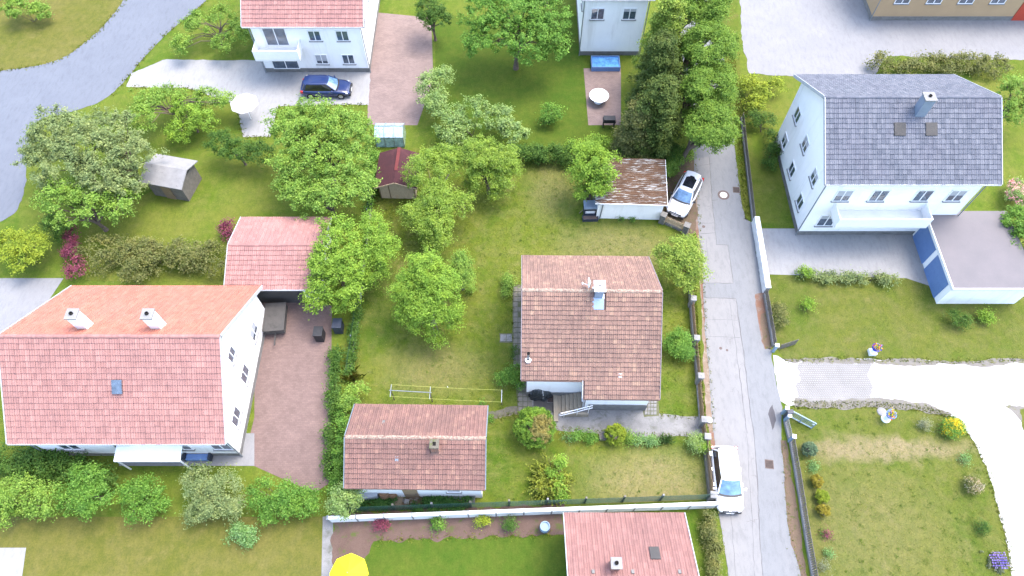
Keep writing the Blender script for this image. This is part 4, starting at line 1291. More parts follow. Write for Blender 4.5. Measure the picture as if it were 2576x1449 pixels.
obj('barge_board', MB().bar((-0.32, -0.365, he - 0.10), (sw_ / 2, -0.365, hg + 0.0), 0.025, 0.12).bar((sw_ / 2 + 0.01, -0.365, hg + 0.0), (sw_ + 0.32, -0.365, he - 0.10), 0.025, 0.12), m_plank, rfo)

# ================================================================== fences and walls
def pier(px, py, h, s, label, mat=m_conc_lt, cap=True, name='gate_pier', cat='pier', group=None):
    p = G(px, py)
    t = thing(name, label, cat, tuple(p), R(-6), group)
    obj('shaft', MB().box(-s / 2, s / 2, -s / 2, s / 2, -0.05, h - 0.08), mat, t, bevel=0.01)
    obj('cap', MB().box(-s / 2 - 0.04, s / 2 + 0.04, -s / 2 - 0.04, s / 2 + 0.04, h - 0.079, h).add(
        [(-s / 2 - 0.04, -s / 2 - 0.04, h + 0.001), (s / 2 + 0.04, -s / 2 - 0.04, h + 0.001), (s / 2 + 0.04, s / 2 + 0.04, h + 0.001), (-s / 2 - 0.04, s / 2 + 0.04, h + 0.001), (0, 0, h + 0.05)],
        [(0, 1, 4), (1, 2, 4), (2, 3, 4), (3, 0, 4)]), mat, t)
    return p

def fence_run(name, label, a, b, plinth, zt, mat, pm, group=None, step=0.118, pw=0.085, lean=0.0, cat='fence', side=1, rnd=0.02, rails=True, seed=0, pointed=False):
    """plinth wall with vertical pickets and two rails between the ground points a and b"""
    r = random.Random(seed)
    a, b = Vector(a), Vector(b)
    L = (b - a).length
    ang = math.atan2(b.y - a.y, b.x - a.x)
    t = thing(name, label, cat, (a.x, a.y, 0), ang, group)
    if plinth:
        obj('plinth', MB().box(0, L, -0.09, 0.09, -0.05, plinth), pm, t, bevel=0.01)
    if rails:
        z0 = plinth + 0.12
        rl = MB().box(0, L, 0.018 * side - 0.015, 0.018 * side + 0.015, z0, z0 + 0.06)
        obj('rail', rl, mat, t)
        obj('rail', MB().box(0, L, 0.018 * side - 0.015, 0.018 * side + 0.015, zt - 0.2, zt - 0.14), mat, t)
    n = max(1, int(L / step))
    me = MB()
    me.box(-pw / 2, pw / 2, -0.011, 0.011, 0, zt - plinth - 0.03)
    if pointed:
        me.add([(-pw / 2, -0.011, zt - plinth - 0.029), (pw / 2, -0.011, zt - plinth - 0.029), (pw / 2, 0.011, zt - plinth - 0.029), (-pw / 2, 0.011, zt - plinth - 0.029), (0, 0, zt - plinth + 0.04)],
               [(0, 1, 4), (1, 2, 4), (2, 3, 4), (3, 0, 4)])
    me = me.mesh('picket')
    me.materials.append(mat)
    for i in range(n):
        o = bpy.data.objects.new('picket', me)
        COL.objects.link(o)
        o.parent = t
        o.location = ((i + 0.5) * L / n, -0.016 * side, plinth + 0.02 + r.uniform(-rnd, rnd))
        o.rotation_euler = (lean + r.uniform(-0.02, 0.02), r.uniform(-0.03, 0.03), 0)
    return t

EP = [(1736, 770), (1744, 868), (1754, 962), (1762, 1070), (1770, 1112), (1784, 1256)]
labs = ['granite coloured fence pier beside the tree overhanging the road', 'fence pier next to the round green bush by the road',
        'fence pier ending the wooden palisade north of the foot gate', 'gate pier at the north side of the concrete driveway mouth',
        'square white topped gate pier by the variegated bush', 'pinkish corner pier where palisade and white wall meet']
ep = []
for (px, py), lb in zip(EP, labs):
    ep.append(pier(px, py, 1.25, 0.34, lb, group='piers along the garden front'))
e_top = G(1729, 598)
flabs = ['wooden palisade on a grey plinth under the tree overhanging the road', 'wooden palisade on a grey plinth above the round green bush',
         'wooden palisade on a grey plinth below the round green bush', 'tall brown wooden gate panel closing the front lawn',
         'brown slatted gate across the concrete driveway', 'light brown palisade beside the parked white people carrier']
for i, (a, b) in enumerate(zip([e_top] + ep[:-1], ep)):
    d = (b - a).normalized()
    gate = i in (3, 4)
    fence_run('palisade_gate' if gate else 'palisade_fence', flabs[i], a + d * (0.2 if i else 0), b - d * 0.2, 0.08 if gate else 0.42, 1.12 if not gate else 1.08, m_wood, m_conc if i < 5 else m_slab,
              step=0.125, pw=0.105, seed=i, cat='gate' if gate else 'fence', side=-1)
one('door_bell_post', 'short grey letterbox post beside the light brown palisade', 'letterbox', MB().box(-0.10, 0.10, -0.16, 0.16, 0.0, 1.0).lathe([(0.05, 1.001), (0.05, 1.03)], (0, 0.03, 0), 10), m_galv, tuple(G(1779, 1152)), R(-6))

# stone piers and low fence in front of the garage
def stone_pier(px, py, label):
    p = G(px, py)
    t = thing('stone_pier', label, 'pier', tuple(p), R(-25))
    r = random.Random(px)
    s = 0.42
    for k in range(5):
        sp_ = r.uniform(-0.06, 0.06)
        z0, z1 = 0.2 * k, 0.2 * (k + 1) - 0.012
        obj('stone', MB().box(-s / 2 - r.uniform(0, .02), sp_ - 0.006, -s / 2 - r.uniform(0, .02), s / 2 + r.uniform(0, .02), z0, z1), m_stone, t, bevel=0.015)
        obj('stone', MB().box(sp_ + 0.006, s / 2 + r.uniform(0, .02), -s / 2 - r.uniform(0, .02), s / 2 + r.uniform(0, .02), z0, z1), m_stone, t, bevel=0.015)
    obj('cap_stone', MB().box(-s / 2 - 0.04, s / 2 + 0.04, -s / 2 - 0.04, s / 2 + 0.04, 1.0, 1.08), m_stone, t, bevel=0.015)
    return p
s1 = stone_pier(1664, 559, 'stone block pier against the white garage corner')
s2 = stone_pier(1722, 585, 'stone block pier between garage forecourt and roadside verge')
d = (s2 - s1).normalized()
fence_run('forecourt_fence', 'low straw coloured paling between two stone block piers', s1 + d * 0.28, s2 - d * 0.28, 0.22, 0.95, m_plank, m_stone, step=0.10, pw=0.085, side=-1, seed=11)

# east side of the road
E1 = [(1987, 1110), (1999, 1180), (2012, 1260), (2026, 1350), (2043, 1449), (2052, 1500)]
elab = ['weathered grey picket fence beside the dark green oval bush', 'weathered grey picket fence beside the rust coloured oval bushes', 'weathered grey picket fence beside the lime green bush',
        'weathered grey picket fence beside the small purple plant', 'weathered grey picket fence at the end of the mown lawn']
for i, (a, b) in enumerate(zip(E1[:-1], E1[1:])):
    fence_run('picket_fence', elab[i], G(*a), G(*b), 0.22, 1.0, m_wood_gr, m_conc_lt, group='picket fence along the mown lawn', step=0.135, pw=0.09, seed=20 + i, side=1, lean=0.0, rnd=0.03)
fence_run('picket_fence', 'short white picket fence between the pale blue gate posts', G(1974, 1062), G(1984, 1106), 0.25, 0.85, m_conc_lt, m_conc_lt, step=0.13, pw=0.06, seed=31)
fence_run('picket_fence', 'grey picket fence above the orange grit verge by the forecourt', G(1922, 742), G(1944, 872), 0.30, 0.95, m_wood_gr, m_conc_lt, step=0.13, pw=0.09, seed=32)
fence_run('picket_fence', 'grey picket fence on a pale plinth beside the grass verge and manhole', G(1864, 300), G(1893, 556), 0.30, 0.9, m_wood_gr, m_conc_lt, step=0.16, pw=0.10, seed=33)
fence_run('picket_fence', 'dark picket fence running away behind the pale blue gate post', G(1956, 880), G(2000, 866), 0.0, 0.9, m_wood_gr, m_conc_lt, step=0.12, pw=0.08, seed=34)
# rough stone retaining wall
wa, wb = G(1893, 560), G(1921, 738)
L = (wb - wa).length
rw = thing('retaining_wall', 'white washed stone retaining wall at the edge of the road', 'wall', tuple(wa), math.atan2(wb.y - wa.y, wb.x - wa.x))
r_ = random.Random(5)
obj('wall_core', MB().box(0, L, -0.02, 0.26, -0.05, 0.78), m_conc_lt, rw)
for k in range(4):
    x = 0.0
    while x < L - 0.1:
        wdt = min(r_.uniform(0.22, 0.42), L - x)
        obj('stone', MB().box(x + 0.008, x + wdt - 0.008, -0.07 - r_.uniform(0, 0.03), -0.021, 0.2 * k, 0.2 * k + 0.185), m_offwhite, rw)
        x += wdt
x = 0.0
while x < L - 0.1:
    wdt = min(r_.uniform(0.3, 0.5), L - x)
    obj('cap_stone', MB().box(x + 0.006, x + wdt - 0.006, -0.08, 0.30, 0.781, 0.85 + r_.uniform(0, 0.02)), m_offwhite, rw)
    x += wdt

# pale blue gate posts and the open steel gate
def blue_post(px, py, label):
    p = G(px, py)
    t = thing('gate_post', label, 'post', tuple(p), R(-8))
    obj('shaft', MB().box(-0.09, 0.09, -0.09, 0.09, -0.05, 1.0), m_blue_steel, t, bevel=0.01)
    obj('cap', MB().box(-0.13, 0.13, -0.13, 0.13, 1.001, 1.06), m_wpaint, t)
    return p
blue_post(1944, 884, 'pale blue gate post north of the white gravel drive')
gpo = blue_post(1968, 1040, 'pale blue gate post carrying the open steel gate')
blue_post(1974, 1058, 'pale blue post at the start of the short white picket fence')
blue_post(1985, 1110, 'pale blue post where white and grey picket fences meet')
g0, g1 = G(1980, 1046), G(2040, 1078)
sg = thing('steel_gate', 'open pale blue barred steel gate standing on the lawn', 'gate', tuple(g0), math.atan2(g1.y - g0.y, g1.x - g0.x))
gl = (g1 - g0).length
fr = MB()
fr.bar((0, 0, 0.12), (gl, 0, 0.12), 0.06, 0.06)
fr.bar((0, 0, 0.98), (gl, 0, 0.98), 0.06, 0.06)
for x in (0, gl * 0.5, gl):
    fr.bar((x, 0, 0.0), (x, 0, 1.0), 0.055, 0.055)
obj('frame', fr, m_blue_steel, sg)
for k in range(1, 22):
    if k != 11:
        obj('bar', MB().bar((gl * k / 22, 0, 0.13), (gl * k / 22, 0, 0.97), 0.022, 0.022), m_blue_steel, sg)
obj('latch', MB().box(gl - 0.16, gl - 0.04, -0.06, -0.03, 0.70, 0.82), m_wpaint, sg)
one('letterbox', 'dark blue letterbox beside the pale blue gate posts', 'letterbox', MB().box(-0.12, 0.12, -0.1, 0.1, 0.0, 1.0).box(-0.2, 0.2, -0.14, 0.14, 1.001, 1.2), m_navy, tuple(G(1974, 1050)))

# white panel wall on the south boundary, with a green mesh fence inside it
wA, wB = G(833, 1312), G(1797, 1276)
wang = math.atan2(wB.y - wA.y, wB.x - wA.x)
wL = (wB - wA).length
sw = thing('panel_wall', 'long white concrete panel wall closing the south side of the garden', 'wall', tuple(wA), wang)
npn = 14
for i in range(npn):
    x0, x1 = wL * i / npn, wL * (i + 1) / npn
    obj('panel', MB().box(x0 + 0.045, x1 - 0.045, -0.06, 0.06, -0.05, 1.02 + 0.006 * (i % 3)), m_offwhite, sw)
    obj('coping', MB().box(x0 + 0.052, x1 - 0.052, -0.10, 0.11, 1.04, 1.10), m_wpaint, sw, bevel=0.01)
for i in range(npn + 1):
    x = wL * i / npn
    p_ = obj('post', MB().box(x - 0.044, x + 0.044, -0.085, 0.085, -0.05, 1.04), m_conc_lt, sw)
    obj('cap', MB().box(x - 0.048, x + 0.048, -0.12, 0.13, 1.041, 1.13), m_galv, p_)
mA, mB = G(838, 1290), G(1790, 1256)
mL = (mB - mA).length
mf = thing('mesh_fence', 'green wire mesh fence on concrete posts inside the white wall', 'fence', tuple(mA), math.atan2(mB.y - mA.y, mB.x - mA.x))
ms = MB()
st_ = 0.10
n = int(mL / st_)
for i in range(n):
    ms.box(i * st_, i * st_ + 0.012, -0.005, 0.005, 0.02, 1.3)
for k in range(17):
    ms.box(0, mL, 0.006, 0.014, 0.05 + k * 0.077, 0.062 + k * 0.077)
obj('wire_mesh', ms, m_mesh, mf, kind='stuff')
for k in range(1, 10):
    x = mL * k / 10 - 0.9
    obj('post', MB().box(x - 0.06, x + 0.06, 0.02, 0.14, -0.05, 1.35), m_slab if k % 3 else m_conc_lt, mf, bevel=0.01)

# low concrete edge and wire fence on the west boundary
WP = [(938, 470), (932, 545), (908, 745), (893, 860), (880, 945)]
wlab = ['mossy timber edged boundary kerb beside the maroon shed', 'boundary kerb under the overhanging bright tree', 'pale concrete boundary kerb along the open lawn', 'pale concrete boundary kerb near the ferns']
for i, (a, b) in enumerate(zip(WP[:-1], WP[1:])):
    a, b = G(*a), G(*b)
    L = (b - a).length
    t = thing('boundary_kerb', wlab[i], 'kerb', tuple(a), math.atan2(b.y - a.y, b.x - a.x))
    n = max(1, int(L / 2.0))
    for k in range(n):
        obj('kerb_stone', MB().box(L * k / n + 0.006, L * (k + 1) / n - 0.006, -0.07, 0.07, -0.05, 0.22), m_wood_gr if i == 0 else m_conc_lt, t, bevel=0.01)
        obj('post', MB().box(L * k / n - 0.03, L * k / n + 0.03, -0.16, -0.10, -0.05, 1.1), m_galv, t)
    ms = MB()
    for k in range(int(L / 0.12)):
        ms.box(k * 0.12, k * 0.12 + 0.006, -0.134, -0.128, 0.0, 1.05)
    for k in range(9):
        ms.box(0, L, -0.127, -0.122, 0.05 + k * 0.12, 0.058 + k * 0.12)
    obj('wire_mesh', ms, m_mesh, t, kind='stuff')

# corrugated screen behind the garage
scr = thing('corrugated_screen', 'grey corrugated sheet screen in the shade behind the garage', 'screen', tuple(G(1556, 430)), R(-3))
cm = MB()
for k in range(61):
    x = 3.9 * k / 60
    yy = 0.04 * math.sin(k * 1.57)
    cm.v += [(x, yy, 0.0), (x, yy, 1.05)]
for k in range(60):
    cm.f.append((2 * k, 2 * k + 2, 2 * k + 3, 2 * k + 1))
obj('sheet', cm, m_galv, scr)
obj('post', MB().box(1.9, 2.0, 0.06, 0.16, 0, 1.3), m_wood, scr)
obj('post', MB().box(0.0, 0.1, 0.06, 0.16, 0, 1.3), m_wood, scr)

# ================================================================== cars
def car(label, a, b, L, W, Hh, paint, roofglass=False, rails=False, name='parked_car', mpv=False):
    """a: rear end, b: front end on the ground"""
    a, b = Vector(a), Vector(b)
    c = (a + b) / 2
    t = thing(name, label, 'car', (c.x, c.y, 0.02), math.atan2(b.y - a.y, b.x - a.x))
    k = L / 4.3
    w = W / 2
    zb = Hh * 0.62
    st = [(-2.15, .66, .40, .72), (-2.10, .80, .30, .90), (-1.95, .90, .25, zb - .02), (-1.5, .97, .22, zb + .01), (-0.8, 1.0, .20, zb), (0.0, 1.0, .20, zb - .01), (0.7, 1.0, .20, zb - .02),
          (1.05, .985, .21, zb - .05), (1.5, .96, .23, zb - .12), (1.85, .90, .26, zb - .22), (2.05, .80, .30, zb - .34), (2.14, .62, .38, zb - .45)]
    bd = MB()
    ring = []
    for x, ww, z0, z1 in st:
        y = w * ww
        h = z1 - z0
        half = [(0, z0), (y * .86, z0), (y * .97, z0 + h * .22), (y, z0 + h * .5), (y * .985, z0 + h * .78), (y * .90, z1 - .02), (y * .55, z1 + .012), (0, z1 + .03)]
        pts = half + [(-p[0], p[1]) for p in half[-2:0:-1]]
        ring.append([(x * k, p[0], p[1]) for p in pts])
    m = len(ring[0])
    for rg in ring:
        bd.v += rg
    for i in range(len(ring) - 1):
        for j in range(m):
            bd.f.append((i * m + j, i * m + (j + 1) % m, (i + 1) * m + (j + 1) % m, (i + 1) * m + j))
    bd.f.append(tuple(range(m)))
    bd.f.append(tuple((len(ring) - 1) * m + j for j in range(m)))
    body = obj('body', bd, paint, t, smooth=True)
    ss = body.modifiers.new('sub', 'SUBSURF')
    ss.levels = ss.render_levels = 2
    # cabin: lower outline at the belt, upper outline at the roof
    xr0, xr1 = (-1.90 * k, -1.58 * k) if not mpv else (-1.95 * k, -1.62 * k)
    xf1, xf0 = (0.30 * k, 1.02 * k) if not mpv else (0.28 * k, 1.12 * k)
    wb_, wt = w * .84, w * .64
    zb_, zt = zb - .04, Hh - .05
    def skin(p00, p10, p01, p11, bulge, nu=8, nv=5):
        mb = MB()
        for j in range(nv + 1):
            for i in range(nu + 1):
                u, v = i / nu, j / nv
                p = Vector(p00).lerp(Vector(p10), u).lerp(Vector(p01).lerp(Vector(p11), u), v)
                mb.v.append(p + Vector(bulge) * (4 * u * (1 - u)))
        for j in range(nv):
            for i in range(nu):
                q = j * (nu + 1) + i
                mb.f.append((q, q + 1, q + nu + 2, q + nu + 1))
        return mb
    obj('windscreen', skin((xf0 - .10, -wb_ * .97, zb_ + .03), (xf0 - .10, wb_ * .97, zb_ + .03), (xf1 - .04, -wt * .97, zt), (xf1 - .04, wt * .97, zt), (.14, 0, .02)), m_cglass, t, smooth=True)
    obj('cowl', skin((xf0 + .02, -wb_, zb_ + .012), (xf0 + .02, wb_, zb_ + .012), (xf0 - .12, -wb_ * .97, zb_ + .028), (xf0 - .12, wb_ * .97, zb_ + .028), (.15, 0, .02)), m_black, t, smooth=True)
    obj('rear_window', skin((xr0, wb_ * .95, zb_), (xr0, -wb_ * .95, zb_), (xr1, wt * .95, zt), (xr1, -wt * .95, zt), (-.10, 0, 0)), m_dglass, t, smooth=True)
    for s in (-1, 1):
        obj('side_window', skin((xr0 + .10, s * wb_, zb_), (xf0 - .22, s * wb_, zb_), (xr1 + .14, s * wt, zt - .01), (xf1 - .06, s * wt, zt - .01), (0, s * .03, 0)), m_dglass, t, smooth=True)
        pil = MB()
        pil.bar((xf0 - .06, s * wb_ * .985, zb_ + .01), (xf1 - .02, s * wt * .99, zt + .01), .075, .05)
        pil.bar((xr0 + .10, s * wb_ * .95, zb_ + .0), (xr1 + .06, s * wt * .95, zt + .0), .13, .06)
        obj('pillar', pil, paint, t)
    rf_ = MB()
    nx, ny = 12, 10
    for i in range(nx + 1):
        for j in range(ny + 1):
            u, v = i / nx, j / ny * 2 - 1
            x = (xr1 - .10) + (xf1 + .06 - xr1 + .06) * u
            e = 1 - 0.10 * (abs(2 * u - 1) ** 4)
            x += (.10 if u > .5 else -.10) * (1 - v * v) * abs(2 * u - 1) ** 3
            rf_.v.append((x, v * wt * 1.06 * e, zt - .01 + .07 * (1 - (2 * u - 1) ** 4) * (1 - 0.6 * v ** 4) + .015 * (1 - v * v)))
    for i in range(nx):
        for j in range(ny):
            q = i * (ny + 1) + j
            rf_.f.append((q, q + 1, q + ny + 2, q + ny + 1))
    ro_ = obj('roof', rf_, paint, t, smooth=True)
    if roofglass:
        sr = MB()
        for i in range(7):
            for j in range(7):
                u, v = i / 6, j / 6 * 2 - 1
                x = -1.25 * k + 1.25 * k * u
                sr.v.append((x, v * wt * .72, zt + .085 - .02 * v * v - .015 * abs(2 * u - 1) ** 2))
        for i in range(6):
            for j in range(6):
                q = i * 7 + j
                sr.f.append((q, q + 1, q + 8, q + 7))
        obj('sunroof', sr, m_dglass, t, smooth=True)
    for s in (-1, 1):
        obj('roof_rail', MB().tube([(xr1 + .1, s * wt * .96, zt + .03), (xr1 + .3, s * wt * .95, zt + .085), (xf1 - .3, s * wt * .95, zt + .085), (xf1 - .1, s * wt * .96, zt + .03)], .018, 6), m_galv if rails else paint, t)
        mr = MB()
        mr.add([(0, 0, 0), (-.10, 0, 0), (-.13, s * .22, .01), (.0, s * .2, .01), (0, 0, .15), (-.10, 0, .15), (-.13, s * .22, .13), (0, s * .2, .13)],
               [(0, 1, 2, 3), (4, 5, 6, 7), (0, 1, 5, 4), (1, 2, 6, 5), (2, 3, 7, 6), (3, 0, 4, 7)])
        mo = obj('mirror', mr, m_black if rails else paint, t, bevel=.02)
        mo.location = (xf0 - .30, s * w * .93, zb_ + .0)
        hl = MB().add([(1.72 * k, s * w * .86, zb - .22), (2.02 * k, s * w * .60, zb - .36), (2.06 * k, s * w * .55, zb - .42), (1.90 * k, s * w * .90, zb - .36), (1.80 * k, s * w * .93, zb - .30)], [(0, 1, 2, 3, 4)])
        ho = obj('headlight', hl, m_lampw, t)
        md_ = ho.modifiers.new('s', 'SOLIDIFY')
        md_.thickness = .05
        md_.offset = 0
        tl_ = obj('tail_light', MB().box(-2.10 * k, -1.88 * k, min(s * w * .72, s * w * .93), max(s * w * .72, s * w * .93), zb - .30, zb - .06), m_lampr, t, bevel=.03)
        for x in (1.32 * k, -1.30 * k):
            wo = obj('wheel', MB().add(*_wheel(.33, .20)), m_tyre, t, smooth=False)
            wo.location = (x, s * (w - .11), .33)
            obj('rim', MB().lathe([(.20, -.01), (.20, .0), (.06, .03)], (0, 0, 0), 14), m_rim, wo).rotation_euler = (R(-90 * s), 0, 0)
            wo.children[0].location = (0, s * .105, 0)
        for x in (-.55 * k, .45 * k):
            obj('door_handle', MB().box(x - .09, x + .09, min(s * w * .99, s * (w + .015)), max(s * w * .99, s * (w + .015)), zb - .16, zb - .12), m_chrome, t)
    gr = MB().box(2.06 * k, 2.125 * k, -w * .52, w * .52, .36, .62)
    g_ = obj('grille', gr, m_black, t, bevel=.02)
    obj('lower_bumper', MB().box(1.93 * k, 2.17 * k, -w * .80, w * .80, .22, .46), m_black, t, bevel=.04)
    obj('number_plate', MB().box(2.171 * k, 2.185 * k, -.26, .26, .34, .45), m_wpaint, t)
    obj('badge', MB().lathe([(.05, 0), (.05, .012)], (2.04 * k, 0, zb - .335), 12), m_chrome, t)
    obj('number_plate', MB().box(-2.165 * k, -2.15 * k, -.26, .26, .60, .71), m_wpaint, t)
    obj('bonnet_seam', MB().tube([(1.0 * k, -w * .80, zb - .035), (1.7 * k, -w * .74, zb - .165), (1.95 * k, -w * .5, zb - .262), (2.0 * k, 0, zb - .275), (1.95 * k, w * .5, zb - .262), (1.7 * k, w * .74, zb - .165), (1.0 * k, w * .80, zb - .035)], .010, 5), m_darkgap, t)
    return t

def _wheel(r, wd):
    vs, fs = [], []
    n = 18
    for y, rr_ in ((-wd / 2, r * .9), (-wd / 2 + .03, r), (wd / 2 - .03, r), (wd / 2, r * .9)):
        for k in range(n):
            t = 2 * math.pi * k / n
            vs.append((rr_ * math.cos(t), y, rr_ * math.sin(t)))
    for i in range(3):
        for k in range(n):
            fs.append((i * n + k, i * n + (k + 1) % n, (i + 1) * n + (k + 1) % n, (i + 1) * n + k))
    fs += [tuple(range(n)), tuple(3 * n + k for k in range(n))]
    return vs, fs

car('white crossover with a black glass roof parked beside the garage', G(1744, 447, .6), G(1698, 540, .35), 4.25, 1.86, 1.60, m_carw, True, True)
car('white people carrier with plain white roof parked on the road by the palisade', G(1820, 1139, .6), G(1834, 1274, .4), 4.25, 1.84, 1.55, m_carw, False, False, mpv=True)
car('dark blue estate car parked on the pale forecourt', G(768, 222, .5), G(875, 222, .5), 4.4, 1.8, 1.5, m_carb)

# ================================================================== street ironwork
def disc(r, h, n=24):
    return MB().lathe([(r, 0), (r, h), (r * .96, h + .003)], (0, 0, 0), n)
mhp = G(1820, 491)
mn = thing('manhole', 'round pale manhole lid in a brick red collar on the road', 'manhole', (mhp.x, mhp.y, .018))
obj('collar', disc(.48, .006), m_collar, mn)
obj('lid', disc(.30, .014), m_manhole, mn)
def drain(px, py, label, rz):
    p = G(px, py)
    t = thing('road_drain', label, 'drain', (p.x, p.y, .018), rz)
    obj('pit', MB().box(-.24, .24, -.26, .26, .0, .006), m_darkgap, t)
    for k in range(7):
        obj('bar', MB().box(-.24, .24, -.26 + k * .08, -.26 + k * .08 + .04, .007, .014), m_iron, t)
    obj('frame', MB().box(-.28, -.241, -.30, .30, 0, .014).box(.241, .28, -.30, .30, 0, .014).box(-.24, .24, .261, .30, 0, .014).box(-.24, .24, -.30, -.261, 0, .014), m_iron, t)
drain(1852, 478, 'rusty road drain next to the round manhole', R(-6))
drain(1935, 1168, 'rusty road drain in the smooth asphalt by the picket fence', R(-6))
one('valve_cover', 'small round iron valve cover in the bleached asphalt by the stone pier', 'valve cover', disc(.13, .006, 14), m_iron, tuple(G(1770, 570, .019)))
one('valve_cover', 'small round valve cover in the bleached asphalt opposite the bush', 'valve cover', disc(.11, .006, 14), m_collar, tuple(G(1813, 876, .021)))
one('valve_cover', 'second valve cover beside a crack in the bleached asphalt', 'valve cover', disc(.09, .006, 14), m_collar, tuple(G(1829, 881, .021)))

# ================================================================== things in the garden
# washing line frames
wf = thing('washing_line', 'steel washing line frame with yellow cords over the lawn', 'washing line', tuple(G(991, 1005)), R(-1))
org = G(991, 1005)
pts_ = [G(992, 1005), G(1088, 1009), G(1263, 1014)]
for i, p in enumerate(pts_):
    q = p - org
    tp = 1.65
    obj('post', MB().tube([(q.x, q.y, -.05), (q.x, q.y, tp)], .035, 8), m_iron, wf)
    obj('arm', MB().bar((q.x, q.y - .45, tp), (q.x, q.y + .45, tp), .04, .04), m_galv, wf)
p0, p1, p2 = [p - org for p in pts_]
obj('top_bar', MB().tube([(p0.x - .1, p0.y, 1.70), (p1.x + .1, p1.y, 1.70)], .03, 8), m_galv, wf)
for dy in (-.42, .42):
    obj('cord', MB().tube([(p0.x, p0.y + dy, 1.68), (p1.x, p1.y + dy, 1.67), ((p1.x + p2.x) / 2, (p1.y + p2.y) / 2 + dy, 1.61), (p2.x, p2.y + dy, 1.67)], .008, 5), m_rope, wf)
one('clothes_peg', 'white clothes peg hanging on the yellow washing line cord', 'peg', MB().box(-.02, .02, -.01, .01, -.10, .02).box(-.035, .035, -.008, .008, -.16, -.10), m_wpaint, tuple(org + Vector((p1.x + 1.15, p1.y + .42 - .02, 1.65))))

# tarpaulin covered motorbike
tb = thing('covered_motorbike', 'motorbike wrapped in a creased black tarpaulin by the house wall', 'motorbike', tuple(G(1368, 990)), R(14))
nb, nc = 22, 16
mb = MB()
rj = np.random.default_rng(8)
for i in range(nb + 1):
    u = i / nb
    x = -1.0 + 2.05 * u
    wd_ = .46 * (math.sin(math.pi * min(1, max(.06, u * .98 + .02))) ** .45) * (1.0 if u < .55 else 1.0 - (u - .55) * 1.2)
    ht = .95 + .18 * math.exp(-((u - .25) / .13) ** 2) - .38 * max(0, u - .55) - .08 * math.exp(-((u - .5) / .1) ** 2)
    if u < .05:
        ht *= .8
    for j in range(nc + 1):
        t = math.pi * j / nc
        yy = -math.cos(t)
        zz = math.sin(t) ** .6
        fl_ = 1 + .10 * math.sin(j * 2.7 + i * .8) * (1 - zz) + rj.normal() * .03
        mb.v.append((x + rj.normal() * .015, yy * wd_ * fl_ * (1.15 - .35 * zz), max(0.0, zz * ht + rj.normal() * .014)))
for i in range(nb):
    for j in range(nc):
        q = i * (nc + 1) + j
        mb.f.append((q, q + 1, q + nc + 2, q + nc + 1))
mb.f.append(tuple(range(nc + 1)))
mb.f.append(tuple(nb * (nc + 1) + j for j in range(nc + 1)))
cv = obj('tarpaulin', mb, m_tarp, tb, smooth=False)
obj('strap', MB().tube([(-.18, -.5, .10), (-.17, -.34, .72), (-.15, -.12, .99), (-.12, .12, .99), (-.10, .36, .70), (-.10, .5, .12)], .014, 5), m_wpaint, tb)
obj('strap', MB().tube([(-.45, 0, 1.02), (-.15, .0, 1.03), (.12, -.06, .98)], .012, 5), m_wpaint, tb)
obj('wheel', MB().add(*_wheel(.30, .14)), m_tyre, tb).location = (.86, 0, .30)
obj('wheel', MB().add(*_wheel(.30, .16)), m_tyre, tb).location = (-.82, 0, .30)

cr_ = thing('plastic_crate', 'small dark purple crate beside the covered motorbike', 'crate', tuple(G(1391, 973)), R(4))
cb = MB().box(-.15, .15, -.13, .13, 0, .03)
obj('base', cb, m_navy, cr_)
for a in ((-.15, -.13, -.13, .13), (.13, .15, -.13, .13), (-.13, .13, -.13, -.11), (-.13, .13, .11, .13)):
    obj('side', MB().box(a[0], a[1], a[2], a[3], .031, .28), m_navy, cr_)
wc = thing('watering_can', 'black watering can with a pale hoop handle by the steps', 'watering can', tuple(G(1403, 973)), R(5))
obj('body', MB().lathe([(.13, 0), (.14, .02), (.13, .26), (.06, .29)], (0, 0, 0), 16), m_black, wc, smooth=True)
obj('spout', MB().tube([(.11, 0, .08), (.26, .02, .26), (.31, .02, .31)], [.03, .02, .035], 8), m_black, wc)
obj('handle', MB().tube([(.02 + .15 * math.cos(t), .15 * 0 + .0, .26 + .12 * math.sin(t)) for t in np.linspace(0, math.pi, 9)], .012, 6), m_slab, wc)
gr_ = thing('light_well_grate', 'steel grate over a light well in the dark concrete yard', 'grate', (*G(1385, 1001).xy, .0175), R(-1))
obj('frame', MB().box(-.25, -.221, -.36, .36, 0, .02).box(.221, .25, -.36, .36, 0, .02).box(-.22, .22, .331, .36, 0, .02).box(-.22, .22, -.36, -.331, 0, .02), m_conc, gr_)
obj('pit', MB().box(-.22, .22, -.33, .33, 0, .004), m_darkgap, gr_)
for k in range(15):
    obj('bar', MB().box(-.22, .22, -.325 + k * .0445, -.325 + k * .0445 + .018, .006, .018), m_iron, gr_)
bb = thing('blue_bin', 'small bright blue bin with green lid in the house corner', 'bin', tuple(G(1329, 968)), 0)
obj('body', MB().lathe([(.14, 0), (.17, .02), (.19, .5), (.18, .5), (.15, .45)], (0, 0, 0), 14), m_blue, bb)
obj('lid', MB().lathe([(.20, .501), (.20, .54), (.05, .58)], (0, 0, 0), 14), m_mesh, bb)
one('wooden_tub', 'square weathered plant tub beside the clipped golden ball', 'tub', MB().box(-.22, .22, -.2, -.16, 0, .34).box(-.22, .22, .16, .2, 0, .34).box(-.22, -.18, -.159, .159, 0, .34).box(.18, .22, -.159, .159, 0, .34).box(-.179, .179, -.159, .159, 0, .26), m_wood_gr, tuple(G(1515, 1101)), R(3))
lt = thing('garden_light', 'small round yellowish lantern stone at the drive gate', 'lantern', tuple(G(1783, 1058)), 0)
obj('stone', MB().lathe([(.05, 0), (.20, .03), (.24, .10), (.18, .19), (.06, .23)], (0, 0, 0), 14), m_manhole, lt, smooth=True)

